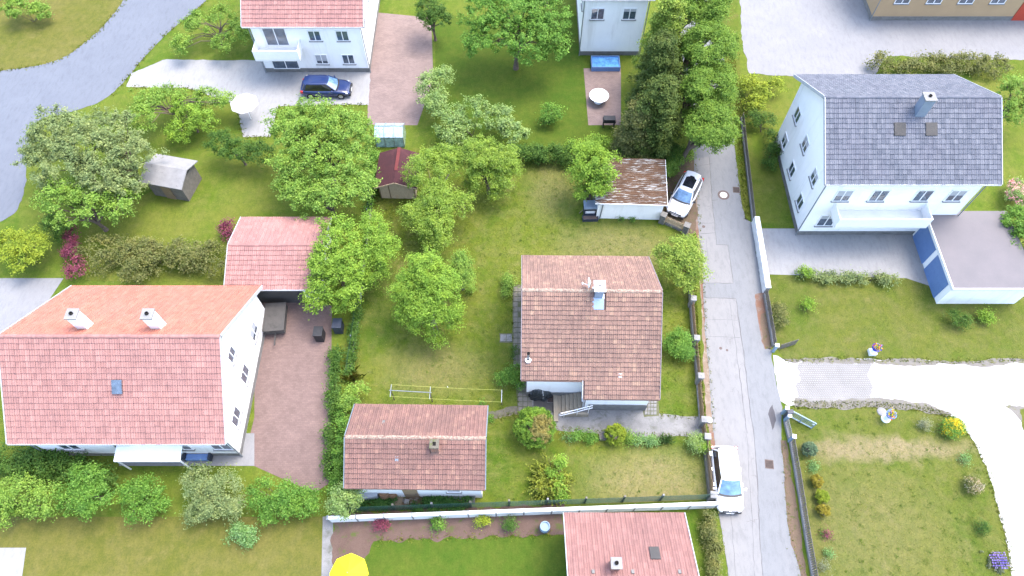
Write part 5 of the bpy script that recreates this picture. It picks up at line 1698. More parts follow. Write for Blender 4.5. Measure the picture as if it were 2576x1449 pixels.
# compost boxes west of the garage
cp = thing('compost_bin', 'black plastic compost bin with open front and grey lid', 'compost bin', tuple(G(1484, 545)), R(2))
b_ = MB().box(-.50, .50, .70, .75, 0, 1.05).box(-.50, -.45, .0, .699, 0, 1.05).box(.45, .50, .0, .699, 0, 1.05).box(-.449, .449, 0, .05, 0, .35).box(-.449, .449, 0, .05, .75, 1.05)
obj('body', b_, m_navy, cp)
obj('lid', MB().box(-.55, .55, -.06, .80, 1.051, 1.12).box(-.45, .45, .05, .70, 1.121, 1.16), m_zinc, cp, bevel=.02)
obj('sack', MB().box(-.40, .40, .10, .60, .02, .60), m_wpaint, cp, bevel=.05)
tr = thing('trough', 'long black trough of brown soil in front of the compost bin', 'trough', tuple(G(1484, 551)), R(2))
obj('side', MB().box(-.62, .62, -.28, -.24, 0, .32), m_navy, tr)
obj('side', MB().box(-.62, .62, .14, .18, 0, .32), m_navy, tr)
obj('end', MB().box(-.62, -.58, -.239, .139, 0, .32).box(.58, .62, -.239, .139, 0, .32), m_navy, tr)
obj('soil', MB().box(-.579, .579, -.239, .139, 0, .25), m_iron, tr)
one('wooden_pole', 'long grey wooden pole lying beside the garage', 'pole', MB().bar((0, 0, .08), (.1, 2.6, 1.0), .08, .07), m_wood_gr, tuple(G(1472, 545)))
one('wooden_pole', 'pale wooden plank leaning behind the compost bin', 'pole', MB().bar((0, 0, .10), (.05, 2.2, 1.6), .13, .06), m_board, tuple(G(1484, 528)))
one('wooden_pole', 'short pale stick propped on the lawn by the compost bin', 'pole', MB().bar((0, 0, .02), (.75, .55, .45), .05, .05), m_board, tuple(G(1457, 537)))
one('wooden_pole', 'dark plank standing close to the garage wall', 'pole', MB().bar((0, 0, .10), (.05, 2.0, 1.5), .16, .06), m_wood_gr, tuple(G(1492, 528)))

# clutter behind the outbuilding
one('plastic_sheet', 'pale grey plastic sheet stretched beside the outbuilding', 'sheet', MB().add([(-1.0, -.35, .75), (.62, -.22, .95), (.62, .62, 1.35), (-1.0, .62, 1.25), (-1.0, -.35, 0), (.62, -.22, 0), (.62, .62, 0), (-1.0, .62, 0)],
    [(0, 1, 2, 3), (0, 1, 5, 4), (1, 2, 6, 5), (2, 3, 7, 6), (3, 0, 4, 7)]), m_wrapped, tuple(G(931, 1250)), R(3))
one('wooden_barrel', 'brown wooden barrel between plastic sheet and ladder', 'barrel', MB().lathe([(.30, 0), (.37, .25), (.39, .5), (.37, .75), (.32, .95), (.28, .95), (.28, .9)], (0, 0, 0), 16), m_rust_wood, tuple(G(971, 1246)))
one('wooden_barrel', 'second brown barrel tucked under the outbuilding eave', 'barrel', MB().lathe([(.28, 0), (.34, .25), (.36, .45), (.34, .7), (.29, .85), (.25, .85), (.25, .8)], (0, 0, 0), 16), m_rust_wood, tuple(G(990, 1244)))
ld = thing('ladder', 'galvanised ladder lying along the back of the outbuilding', 'ladder', tuple(G(985, 1249)), R(5))
obj('stile', MB().bar((0, 0, .25), (2.0, 0, .42), .05, .07), m_galv, ld)
obj('stile', MB().bar((0, .34, .60), (2.0, .34, .78), .05, .07), m_galv, ld)
for k in range(7):
    x = .15 + k * .28
    obj('rung', MB().bar((x, 0, .26 + x * .085), (x, .34, .61 + x * .09), .03, .03), m_galv, ld)
one('steel_tube', 'thin galvanised tube leaning across the barrels', 'tube', MB().tube([(0, 0, .05), (-.6, .75, 1.5)], .03, 8), m_galv, tuple(G(1022, 1248)))
one('purple_tub', 'small purple tub at the end of the ladder', 'tub', MB().lathe([(.10, 0), (.14, .16), (.12, .16), (.1, .1)], (0, 0, 0), 12), m_purple, tuple(G(1026, 1243)))
one('chipboard', 'square old board lying on bare soil', 'board', MB().box(-.42, .42, -.32, .30, .02, .05), m_board, tuple(G(996, 1258)), R(-10))
one('pale_block', 'small white concrete block on the bare soil', 'block', MB().box(-.14, .14, -.14, .14, 0, .20), m_conc_lt, tuple(G(1024, 1263)), R(-8))
one('leaning_sheet', 'grey fibre cement sheets leaning on the outbuilding wall', 'sheet', MB().add([(0, 0, 0), (1.6, -.03, 0), (3.0, -.16, 0), (3.05, .55, .95), (1.6, .55, .95), (0, .50, .95), (0, .54, .95), (1.6, .59, .95), (3.05, .59, .95), (3.0, -.12, 0), (1.6, .01, 0), (0, .04, 0)],
    [(0, 1, 4, 5), (1, 2, 3, 4), (6, 7, 10, 11), (7, 8, 9, 10), (5, 4, 7, 6), (4, 3, 8, 7), (0, 5, 6, 11), (2, 9, 8, 3)]), m_oldsheet, tuple(G(1078, 1256)), R(-3))
one('timber_batten', 'thin brown batten resting on the grey sheets', 'batten', MB().bar((0, 0, .99), (1.3, -.02, 1.02), .06, .05), m_wood, tuple(G(1128, 1243)), R(-3))
bk = thing('bucket', 'orange bucket lying in the ground cover behind the outbuilding', 'bucket', tuple(G(1158, 1256)), R(-30))
obj('body', MB().lathe([(.12, .0), (.16, .26), (.145, .26), (.11, .03)], (0, 0, 0), 14), m_orange, bk)
obj('handle', MB().tube([(.155 * math.cos(t), .02, .26 + .11 * math.sin(t)) for t in np.linspace(0, math.pi, 9)], .007, 5), m_galv, bk)
rb = MB()
rj = random.Random(4)
for k in range(60):
    p = G(rj.uniform(1010, 1050), rj.uniform(1238, 1275)) - G(1030, 1255)
    s = rj.uniform(.03, .10)
    rb.box(p.x - s, p.x + s, p.y - s * .7, p.y + s * .7, -.01, s * .6)
obj('rubble', rb, m_slab, None, kind='stuff', label='broken pale rubble scattered on the bare soil').location = G(1030, 1255)

# flower urns on the east plot
def urn(px, py, label, seed):
    p = G(px, py)
    t = thing('flower_urn', label, 'urn', tuple(p))
    obj('pedestal', MB().lathe([(.30, 0), (.30, .10), (.22, .14), (.17, .30), (.15, .55), (.20, .68)], (0, 0, 0), 18) if seed % 2 else MB().box(-.24, .24, -.24, .24, 0, .30).lathe([(.20, .301), (.12, .38), (.13, .55), (.22, .68)], (0, 0, 0), 14), m_wpaint, t, smooth=False)
    obj('bowl', MB().lathe([(.16, .681), (.30, .78), (.34, .94), (.30, .94), (.26, .86)], (0, 0, 0), 18), m_blue_door if seed % 2 else m_blue, t, smooth=True)
    r = np.random.default_rng(seed)
    for nm, mt, n in (('foliage', IVY, 60), ('blossom', YELL, 55), ('blossom', CRIMF, 30), ('blossom', LILAC, 25)):
        P = np.stack([r.normal(size=n) * .13, r.normal(size=n) * .13, .97 + np.abs(r.normal(size=n)) * .08], 1)
        obj(nm, npmesh(nm, leaf_quads(r, P, unit(np.array([0, 0, 1.0]) + r.normal(size=(n, 3)) * .5), .10), 4, mt), None, t)
CRIMF = leafmat('scarlet_flower', (0.45, 0.01, 0.02), (0.55, 0.02, 0.03), (0.6, 0.05, 0.04), 0.2)
urn(2227, 1054, 'white pedestal with blue bowl of flowers south of the drive', 41)
urn(2192, 888, 'white square pedestal with blue flower bowl north of the drive', 42)
one('pale_stone', 'flat white stone in the grass beside the flower pedestal', 'stone', MB().lathe([(.10, 0), (.34, .02), (.30, .07), (.1, .1)], (0, 0, 0), 12), m_conc_lt, tuple(G(2218, 1036)))

# ================================================================== garden trees and shrubs
tree('apple_tree', 'tall old apple tree with twisted limbs overhanging the maroon shed', 'tree',
     [(1078, 428, 3.9, 1.6), (1122, 405, 3.7, 1.3), (1042, 436, 3.4, .9), (1098, 505, 3.2, 1.55), (1152, 512, 2.8, 1.0), (1045, 540, 2.6, 1.15), (1088, 560, 2.6, 1.5), (1098, 600, 1.9, 1.1)], APPLE, .125, bark=m_bark_gr, dens=1.45)
tree('apple_tree', 'spreading fruit tree with drooping branches between old apple tree and lawn', 'tree',
     [(1205, 392, 4.0, 1.5), (1260, 402, 3.6, 1.35), (1168, 402, 3.4, 1.0), (1215, 448, 2.8, 1.2), (1262, 452, 2.4, 1.0), (1288, 425, 2.6, .75), (1250, 488, 1.7, .6), (1190, 470, 1.9, .7)], APPLE, .125, dens=1.35)
tree('maple_tree', 'bright green tree leaning over the mossy garage roof', 'tree',
     [(1490, 412, 4.2, 1.5), (1525, 425, 4.0, 1.1), (1462, 440, 3.4, 1.0), (1500, 465, 3.3, .95), (1465, 485, 2.3, .75), (1520, 480, 3.0, .6), (1475, 390, 4.2, 1.0)], LIME, .15, dens=1.25)
tree('fruit_tree', 'bright tree growing over the west boundary kerb', 'tree',
     [(948, 600, 3.8, 1.15), (965, 645, 3.4, 1.0), (925, 640, 3.4, 1.0), (940, 690, 2.5, .9), (935, 560, 3.8, .8), (975, 620, 3.2, .8), (915, 715, 1.5, .6)], LIME, .13, bark=m_bark, dens=1.25)
tree('fruit_tree', 'broad dome shaped bright green fruit tree in the lawn', 'tree',
     [(1068, 680, 4.6, 1.5), (1030, 725, 4.0, 1.2), (1105, 725, 4.4, 1.4), (1072, 765, 3.8, 1.4), (1125, 775, 3.3, 1.0), (1025, 785, 2.8, .85), (1062, 815, 2.5, .9), (1085, 840, 1.9, .55), (1108, 858, 1.5, .45), (1140, 815, 2.3, .6)], LIME, .135, bark=m_bark_gr, dens=1.45)
tree('plum_tree', 'slim young plum tree beside the dome shaped fruit tree', 'tree',
     [(1160, 672, 2.9, .75), (1168, 695, 2.3, .75), (1150, 700, 1.9, .6), (1160, 648, 3.2, .4)], MIDG, .11, dens=1.3)
tree('lilac_bush', 'very small bush at the foot of the young plum tree', 'bush', [(1188, 730, .35, .3)], MIDG, .09, trunk=False)
tree('rose_bush', 'small dark leaved bush beside the slab path and house corner', 'bush', [(1280, 712, .6, .42), (1274, 735, .3, .25), (1272, 697, .5, .25)], MIDG, .09, trunk=False)
tree('elder_tree', 'olive green tree overhanging the road beside the house gable', 'tree',
     [(1700, 628, 3.2, 1.05), (1735, 660, 3.0, 1.05), (1680, 655, 2.9, .85), (1712, 690, 2.5, .95), (1760, 688, 2.4, .6), (1725, 715, 1.8, .65), (1665, 640, 2.7, .6), (1735, 620, 2.9, .7)], MAPLE, .13, dens=1.3, base=tuple(G(1706, 715)))
tree('spherical_bush', 'dense round bright green bush by the east house wall', 'bush', [(1705, 868, .95, .92, .85), (1712, 850, 1.1, .6), (1690, 880, .7, .5), (1722, 885, .8, .5)], IVY, .09, trunk=False, dens=1.5, rough=.08)
tree('feathery_shrub', 'feathery light green shrub at the house corner near the blue bin', 'shrub', [(1283, 948, .7, .6), (1262, 955, .5, .45), (1296, 930, .8, .4), (1300, 962, .5, .4)], IVY, .10, trunk=False, dens=.9, clump=.16)
tree('box_shrub', 'narrow clipped shrub beside the slab path', 'shrub', [(1293, 878, .45, .16), (1293, 893, .45, .16)], DARK, .07, trunk=False)
tree('maple_sapling', 'yellowish maple tree beside the end of the white wall', 'tree', [(868, 1248, 2.6, .75), (888, 1240, 2.5, .55), (850, 1262, 2.1, .6), (872, 1280, 1.6, .5), (895, 1258, 1.9, .4)], PALE, .13, dens=1.25, base=tuple(G(872, 1284)))

# globe thuja with a browned crown
def bumpy(name, label, px, py, zc, rx, rz, mat, mat2, nb, leaf, seed, bump_r=.28, cat='bush', dens=1.3):
    r = np.random.default_rng(seed)
    c = G(px, py, zc)
    b = Vector((c.x, c.y, 0))
    d = unit(r.normal(size=(nb, 3)))
    d[:, 2] = np.where(d[:, 2] < -.45, -d[:, 2], d[:, 2])
    C = np.array([0, 0, zc]) + d * np.array([rx, rx, rz]) * .86
    ls = np.concatenate([C, (bump_r * r.uniform(.75, 1.3, nb))[:, None], (bump_r * r.uniform(.75, 1.3, nb))[:, None]], 1)
    t = thing(name, label, cat, tuple(b))
    sel = (d[:, 2] > .1) & (d[:, 1] < .25) & (d[:, 1] > -.8) & (d[:, 0] > -.15) & (d[:, 0] < .75) if mat2 else np.zeros(nb, bool)
    q, Cc = crown(seed, ls[~sel], leaf, dens=dens, clump=leaf * .6, inner=.86, rough=.03, up=.4)
    obj('foliage', npmesh('foliage', q, 4, mat), None, t)
    if sel.any():
        q, _ = crown(seed + 1, ls[sel], leaf, dens=dens, clump=leaf * .6, inner=.86, rough=.03, up=.4)
        obj('browned_foliage', npmesh('foliage', q, 4, mat2), None, t, label='browned patch of foliage')
    obj('trunk', MB().tube([(0, 0, -.05), (0, 0, zc)], [.10, .05], 8), m_bark, t)
    core = MB().lathe([(rx * .2, max(.02, zc - rz * .8)), (rx * .62, zc - rz * .4), (rx * .74, zc), (rx * .62, zc + rz * .45), (rx * .15, zc + rz * .74)], (0, 0, 0), 14)
    obj('inner_twigs', core, m_bark, t, smooth=True)
    return t
bumpy('globe_thuja', 'large egg shaped thuja with browned crown beside the drive', 1345, 1076, 1.2, 1.24, 1.2, THUJA, THUJB, 110, .075, 51, .30)
bumpy('ball_shrub', 'clipped golden green ball shrub on the drive edge', 1547, 1092, .64, .66, .62, BALL, None, 90, .06, 52, .14, dens=1.5)
bumpy('oval_bush', 'dark grey green oval conifer bush by the picket fence', 2036, 1131, .42, .40, .45, BLUEG, None, 60, .055, 53, .13)
bumpy('oval_bush', 'rust coloured oval conifer bush by the picket fence, north of the lime one', 2054, 1210, .38, .36, .42, RUST, None, 70, .05, 54, .10)
bumpy('oval_bush', 'rust coloured oval conifer bush by the picket fence, south of the lime one', 2071, 1285, .38, .36, .42, RUST, None, 70, .05, 55, .10)
bumpy('lime_bush', 'lime green rounded dwarf conifer between two rusty ones', 2067, 1250, .33, .36, .36, BALL, None, 60, .055, 56, .13)

# juniper with arching sprays
def sprays(name, label, px, py, n, ln, mat, seed, zc=.3, leaf=.06, cat='shrub'):
    r = np.random.default_rng(seed)
    b = G(px, py)
    t = thing(name, label, cat, tuple(b))
    P, N = [], []
    st = MB()
    for k in range(n):
        az, el = r.uniform(0, 6.283), r.uniform(.25, 1.25)
        L_ = ln * r.uniform(.55, 1.1)
        d = np.array([math.cos(az) * math.cos(el), math.sin(az) * math.cos(el), math.sin(el)])
        base = np.array([r.normal() * .25, r.normal() * .25, zc * r.uniform(.1, 1)])
        m_ = 46
        tt = np.linspace(.08, 1, m_)[:, None]
        c = base + d * tt * L_ + np.array([0, 0, -.38 * L_]) * tt ** 2.2
        c[:, 2] = np.maximum(c[:, 2], .05)
        P.append(c + r.normal(size=c.shape) * .035 * (1.4 - tt))
        N.append(unit(np.array([0, 0, .9]) + r.normal(size=c.shape) * .7))
        if k % 3 == 0:
            st.tube([tuple(base * .3), tuple(c[m_ // 2]), tuple(c[-1])], [.02, .012, .004], 5)
    obj('foliage', npmesh('foliage', leaf_quads(r, np.concatenate(P), np.concatenate(N), leaf * 1.4, .6), 4, mat), None, t)
    obj('stem', st, m_bark, t)
    return t
sprays('juniper_shrub', 'wide olive juniper with long arching sprays', 1382, 1212, 300, 1.6, JUNI, 61, .6, leaf=.085)
tree('seedling_maple', 'light green maple seedling growing up through the juniper', 'tree', [(1408, 1162, 1.5, .32), (1392, 1192, 1.2, .34), (1402, 1208, 1.1, .38), (1408, 1232, .9, .38), (1412, 1250, .7, .3)], LIME, .12, dens=1.5, clump=.12, base=tuple(G(1398, 1225)))
sprays('lavender', 'lavender bush flowering lilac beside the gravel drive', 2505, 1412, 90, .5, SILV, 62, .1)
r62 = np.random.default_rng(62)
lv = [o for o in bpy.data.objects if o.name.startswith('lavender')][0]
P = np.stack([r62.uniform(-.45, .45, 260), r62.uniform(-.42, .42, 260), r62.uniform(.3, .46, 260)], 1)
P[:, :2] = P[:, :2] * .35 + np.round(P[:, :2] * 7) / 7 * .72
obj('blossom', npmesh('blossom', leaf_quads(r62, P, unit(np.array([0, 0, 1.0]) + r62.normal(size=P.shape) * .4), .10), 4, LILAC), None, lv)

# shrubs of the east lawn
tree('broom_bush', 'round bush covered in yellow flowers at the bend of the drive', 'bush', [(2397, 1076, .5, .55, .5), (2385, 1082, .4, .35), (2408, 1070, .45, .35)], IVY, .08, trunk=False, extra=(YELL, .08, .75, .07))
tree('sage_bush', 'small silvery green bush next to the yellow flowering one', 'bush', [(2327, 1066, .3, .33, .3)], SILV, .07, trunk=False, dens=1.2)
tree('potentilla_bush', 'round bush speckled with cream blossom near the gravel edge', 'bush', [(2449, 1221, .4, .48, .42)], OLIVE, .07, trunk=False, extra=(CREAM, .075, .55, .06))
tree('small_shrub', 'dark green low shrub between cream blossom bush and lavender', 'shrub', [(2470, 1328, .28, .36, .28)], DARK, .07, trunk=False, dens=1.2)
tree('small_shrub', 'tiny light green shrub near the parched lawn strip', 'shrub', [(2427, 1155, .2, .22, .2)], HOSTA, .07, trunk=False)
tree('small_shrub', 'tiny pale green shrub between the dark oval and rusty bushes', 'shrub', [(2047, 1172, .22, .2, .2), (2041, 1182, .12, .14)], HOSTA, .07, trunk=False)
tree('purple_plant', 'tiny purple leaved plant near the picket fence', 'plant', [(2080, 1342, .14, .2, .12)], CRIM, .07, trunk=False)
tree('small_shrub', 'tiny green tuft next to the purple leaved plant', 'shrub', [(2067, 1343, .12, .13, .1)], DARK, .06, trunk=False)
tree('young_plant', 'light green young plant below the purple leaved one', 'plant', [(2084, 1394, .18, .2, .16)], HOSTA, .07, trunk=False)
tree('young_plant', 'grey green young plant near the lawn end by the picket fence', 'plant', [(2074, 1428, .16, .22, .14)], SILV, .07, trunk=False)

# the bed along the drive
tree('perennial', 'loose light green perennial at the bed end by the big thuja', 'plant', [(1425, 1097, .3, .22), (1440, 1099, .3, .22)], HOSTA, .08, trunk=False, dens=.8)
tree('perennial', 'tall yellow green perennial in the drive bed', 'plant', [(1446, 1094, .45, .26), (1462, 1097, .4, .26)], IVY, .09, trunk=False, dens=1.1)
tree('perennial', 'bushy green perennial next to the plant tub', 'plant', [(1482, 1101, .36, .32), (1495, 1104, .3, .26)], IVY, .08, trunk=False, dens=1.3)
tree('perennial', 'dark green perennial tight behind the clipped golden ball', 'plant', [(1577, 1092, .35, .25), (1585, 1103, .35, .3)], MIDG, .08, trunk=False, dens=1.2)
tree('hosta', 'pale striped hosta clump in the drive bed', 'plant', [(1605, 1107, .28, .34, .26), (1625, 1108, .28, .34, .26), (1642, 1110, .25, .3, .24)], HOSTA, .10, trunk=False, dens=1.3)
tree('variegated_bush', 'variegated bush beside the white topped gate pier', 'bush', [(1748, 1108, .6, .5, .55), (1755, 1122, .5, .42)], PALE, .075, trunk=False, dens=1.2)
tree('privet_bush', 'bright green bush squeezed between variegated bush and palisade', 'bush', [(1768, 1108, .6, .28, .5), (1770, 1125, .5, .28, .5)], LIME, .08, trunk=False, dens=1.3)
def blades(name, label, px, py, n, ln, mat, seed, spread=.25):
    r = np.random.default_rng(seed)
    t = thing(name, label, 'plant', tuple(G(px, py)))
    az = r.uniform(0, 6.283, n)
    l = ln * r.uniform(.6, 1.1, n)
    b0 = np.stack([r.normal(size=n) * spread, r.normal(size=n) * spread * .6, np.zeros(n)], 1)
    d = np.stack([np.cos(az), np.sin(az), np.zeros(n)], 1)
    s = np.stack([-np.sin(az), np.cos(az), np.zeros(n)], 1) * .014
    up = np.array([0, 0, 1.0])
    lean = r.uniform(.15, .6, n)[:, None]
    mid = b0 + (up * .65 + d * lean * .4) * l[:, None]
    tip = b0 + (up * .75 + d * lean * 1.2) * l[:, None]
    q = np.stack([b0 - s, b0 + s, mid + s, tip, mid - s], 1)
    obj('leaf', npmesh('leaf', q, 5, mat), None, t)
    obj('root_crown', MB().lathe([(spread, -.02), (spread * .8, .03), (.02, .05)], (0, 0, 0), 10), m_soil, t)
blades('iris', 'iris clump with sword leaves beside the hosta', 1672, 1108, 150, .55, HOSTA, 71)
blades('dry_grass', 'tuft of long dry grass over the west kerb by the ferns', 888, 950, 120, .9, BLADE, 72)

# hedges, ivy and ground cover on the boundaries
hedge('ivy_screen', 'ivy climbing the wire fence beside the maroon shed', [(945, 375), (940, 430), (936, 478)], .35, 1.1, IVY, .14, dens=1.1, cat='ivy', rag=.2)
hedge('ivy_screen', 'ivy trailing over the wire fence below the maroon shed', [(934, 490), (929, 530)], .22, 1.0, IVY, .13, dens=.7, cat='ivy', rag=.2)
hedge('ivy_screen', 'dark green ivy over the wire fence along the open lawn', [(902, 770), (892, 830), (884, 900), (876, 945)], .30, .8, DARK, .11, cat='ivy')
hedge('ivy_screen', 'ivy wall beside the outbuilding gable', [(862, 1030), (856, 1100), (850, 1170), (842, 1230)], .36, 1.2, IVY, .13, cat='ivy', rag=.2)
tree('elderberry_shrub', 'leafy shrub with arching shoots at the outbuilding corner', 'shrub', [(885, 995, 1.4, .5), (872, 1010, 1.3, .5), (905, 980, 1.3, .35), (920, 976, 1.2, .22), (890, 1018, .8, .4)], MIDG, .12, trunk=False, dens=1.1)
hedge('ground_cover', 'dark evergreen ground cover between maple and bare soil', [(905, 1258), (950, 1262), (975, 1255)], .95, .45, DEEP, .10, cat='ground cover', dens=1.2)
hedge('ground_cover', 'dark evergreen ground cover in front of the leaning sheets', [(1060, 1262), (1100, 1262), (1150, 1262), (1175, 1258)], .85, .45, DEEP, .10, cat='ground cover', dens=1.2)
hedge('boundary_hedge', 'dark hedge at the end of the lawn between the fruit tree and the maple', [(1298, 388), (1360, 390), (1428, 392)], 1.1, 1.6, DARK, .13)
hedge('boundary_hedge', 'dark hedge behind the garage along the corrugated screen', [(1560, 385), (1640, 388), (1690, 395)], 1.2, 2.1, DARK, .13)
hedge('boundary_hedge', 'green hedge sloping to the road behind the parked crossover', [(1655, 440), (1690, 415), (1722, 392)], 1.0, 1.5, MIDG, .13)
for i, (px, py, lb) in enumerate([(1563, 551, 'small green weed at the foot of the garage wall, nearest the compost bin'), (1591, 552, 'small green weed at the middle of the garage wall'), (1232, 1054, 'light green weed beside the gravel path and outbuilding'), (1210, 1020, 'yellow green weed at the outbuilding eave')]):
    tree('weed', lb, 'weed', [(px, py, .16, .18, .15)], IVY, .08, trunk=False)

# layered roadside trees
def layered(name, label, px, py, zc, hgt, rad, mat, seed, group=None):
    r = np.random.default_rng(seed)
    c = G(px, py, zc)
    t = thing(name, label, 'tree', (c.x, c.y, 0), 0, group)
    ls = []
    nl = 11
    for k in range(nl):
        u = k / (nl - 1)
        z = zc - hgt * .45 + hgt * u * .98
        rr_ = rad * (1.0 - .72 * u ** 1.4) * (.75 if k == 0 else 1)
        nb = int(7 - 3 * u)
        a0 = r.uniform(0, 6.28)
        for j in range(nb):
            a = a0 + 6.283 * j / nb + r.normal() * .2
            for q_ in (.45, .85):
                d_ = rr_ * q_ * r.uniform(.8, 1.15)
                ls.append((math.cos(a) * d_, math.sin(a) * d_, z - .35 * q_ + r.normal() * .12, .62 * r.uniform(.75, 1.2), .26))
    q, C = crown(seed, ls, .15, dens=1.0, clump=.17, inner=.55, rough=.15, up=.6)
    obj('crown', npmesh('crown', q, 4, mat), None, t)
    top = zc + hgt * .5
    obj('trunk', MB().tube([(0, 0, -.1), (.05, 0, top * .4), (0, .05, top * .75), (0, 0, top)], [.24, .18, .10, .03], 10), m_bark, t, smooth=True)
    lb = MB()
    for l in ls[1::2]:
        lb.tube([(0, 0, l[2] - .1), (l[0] * .5, l[1] * .5, l[2] + .1), (l[0], l[1], l[2])], [.05, .035, .012], 5)
    obj('limb', lb, m_bark_gr, t, smooth=True)
rg = 'tall bright trees beside the road'
col_lab = ['bright leafy roadside tree overhanging the road just behind the parked crossover', 'bright leafy roadside tree, second along the road from the garage',
           'bright leafy roadside tree, third along the road from the garage', 'bright leafy roadside tree, fourth along the road from the garage']
for i, (py, zc) in enumerate([(315, 5.0), (215, 5.6), (110, 6.0), (5, 6.2)]):
    r_ = np.random.default_rng(180 + i)
    ls = []
    for k in range(34):
        a = 6.283 * r_.random()
        u = r_.random()
        px_ = 1786 + (py - 200) * .05
        ls.append((px_ + 52 * math.cos(a) * (1 - .35 * u), py + 42 * math.sin(a) * (1 - .3 * u), zc - 1.8 + 3.6 * u, r_.uniform(.6, 1.0), r_.uniform(.4, .6)))
    bp = G(1712 + (py - 310) * .04, py + 95)
    tree('roadside_tree', col_lab[i], 'tree', ls, ROADS, .15, group=rg, dens=1.35, base=(bp.x, bp.y, 0), rough=.16)
layered('dark_conifer', 'dark layered conifer behind the garage hedge', 1648, 300, 4.8, 7.0, 2.2, CONIF, 85, 'dark conifers behind the roadside trees')
layered('dark_conifer', 'dark layered conifer north of the garage beside the white house terrace', 1650, 190, 5.5, 7.0, 2.0, CONIF, 86, 'dark conifers behind the roadside trees')
layered('green_conifer', 'green layered conifer beside the tall white house wall', 1672, 95, 5.5, 7.0, 1.7, MAPLE, 87, 'dark conifers behind the roadside trees')
layered('dark_conifer', 'slender dark conifer between terrace and roadside trees', 1600, 330, 3.6, 5.0, 1.4, OLIVE, 88, 'dark conifers behind the roadside trees')

# tufts that give the lawns their nap
def inside(P, poly):
    x, y = P[:, 0], P[:, 1]
    c = np.zeros(len(P), bool)
    n = len(poly)
    for i in range(n):
        x0, y0 = poly[i]
        x1, y1 = poly[(i + 1) % n]
        s = ((y0 > y) != (y1 > y)) & (x < (x1 - x0) * (y - y0) / (y1 - y0 + 1e-12) + x0)
        c ^= s
    return c
def tufts(name, label, px, n, seed, mat, h=.05, avoid=()):
    r = np.random.default_rng(seed)
    poly = outline(px)
    A = np.array(poly)
    P = r.uniform(A.min(0), A.max(0), (n, 2))
    k = inside(P, poly)
    for a in avoid:
        k &= ~inside(P, a)
    P = P[k]
    n = len(P)
    az = r.uniform(0, 6.283, n)
    hh = h * r.uniform(.5, 1.5, n)
    s = np.stack([np.cos(az), np.sin(az), np.zeros(n)], 1) * (hh * .55)[:, None]
    b = np.concatenate([P, np.full((n, 1), .003)], 1)
    tip = b + np.stack([r.normal(size=n) * .03, r.normal(size=n) * .03, hh], 1)
    obj(name, npmesh(name, np.stack([b - s, b + s, tip], 1), 3, mat), None, None, kind='stuff', label=label)
blds = [[tuple(H(x, y).xy) for x, y in ((0.3, -5.4), (8.6, -5.4), (8.6, 4.1), (.3, 4.1))], [(-9.8, 10.9), (-1.9, 10.9), (-1.9, 15.6), (-9.8, 15.6)],
        outline([(1340, 972), (1478, 972), (1480, 1012), (1656, 1012), (1656, 1046), (1772, 1052), (1778, 1094), (1580, 1090), (1400, 1073), (1340, 1030)]), outline([(1490, 425), (1680, 425), (1665, 556), (1496, 552)]),
        outline([(1289, 718), (1316, 718), (1316, 1045), (1300, 1045), (1289, 920)])]
tufts('lawn_grass', 'short lawn grass around the main house', [(938, 380), (1735, 385), (1737, 600), (1742, 760), (1762, 1000), (1790, 1248), (840, 1285), (862, 1100), (885, 940), (935, 540)], 90000, 91, BLADE, .04, blds)
tufts('lawn_grass', 'short mown grass of the east lawn', [(1990, 1040), (2210, 1024), (2330, 1034), (2400, 1058), (2450, 1118), (2480, 1178), (2502, 1260), (2545, 1449), (2046, 1449), (2020, 1300)], 13000, 92, BLADE, .035)
tufts('verge_grass', 'ragged grass along the roadside verge', [(1738, 590), (1748, 590), (1752, 740), (1766, 940), (1776, 1060), (1770, 1060), (1760, 950), (1745, 800)], 9000, 93, BLADE, .08)
tufts('verge_grass', 'ragged grass on the verge by the manhole', [(1830, 150), (1850, 150), (1872, 400), (1893, 545), (1874, 545), (1856, 390)], 9000, 94, BLADE, .08)
tufts('drive_edge_grass', 'weeds creeping over the gravel edges', [(1990, 1008), (2210, 1010), (2330, 1020), (2400, 1046), (2395, 1056), (2320, 1036), (2210, 1028), (1990, 1030)], 4000, 95, BLADE, .07)
tufts('lawn_grass', 'short grass of the lawn north of the gravel drive', [(1950, 700), (2576, 700), (2576, 906), (2200, 903), (1980, 905), (1945, 860)], 9000, 96, BLADE, .035)

# taller clumps of grass and clover in the lawns
def clumps(name, label, px, n, seed, mat, avoid=()):
    r = np.random.default_rng(seed)
    poly = outline(px)
    A = np.array(poly)
    C = r.uniform(A.min(0), A.max(0), (n, 2))
    k = inside(C, poly)
    for a in avoid:
        k &= ~inside(C, a)
    C = C[k]
    m_ = 26
    P = np.repeat(C, m_, 0) + r.normal(size=(len(C) * m_, 2)) * np.repeat(r.uniform(.04, .16, len(C)), m_)[:, None]
    z = np.abs(r.normal(size=len(P))) * .03 + .01
    q = leaf_quads(r, np.concatenate([P, z[:, None]], 1), unit(np.array([0, 0, 1.0]) + r.normal(size=(len(P), 3)) * .4), .055)
    obj(name, npmesh(name, q, 4, mat), None, None, kind='stuff', label=label)
clumps('lawn_weeds', 'clover and weed clumps scattered in the garden lawn', [(945, 500), (1300, 420), (1430, 420), (1735, 560), (1742, 760), (1762, 1000), (1790, 1240), (1210, 1270), (1215, 1010), (890, 1000), (900, 800)], 600, 97, LAWNW, blds)
clumps('lawn_weeds', 'clover and weed clumps scattered in the east lawn', [(1995, 1045), (2210, 1030), (2330, 1040), (2400, 1062), (2450, 1122), (2480, 1182), (2500, 1260), (2540, 1449), (2050, 1449), (2025, 1300)], 170, 98, LAWNW)

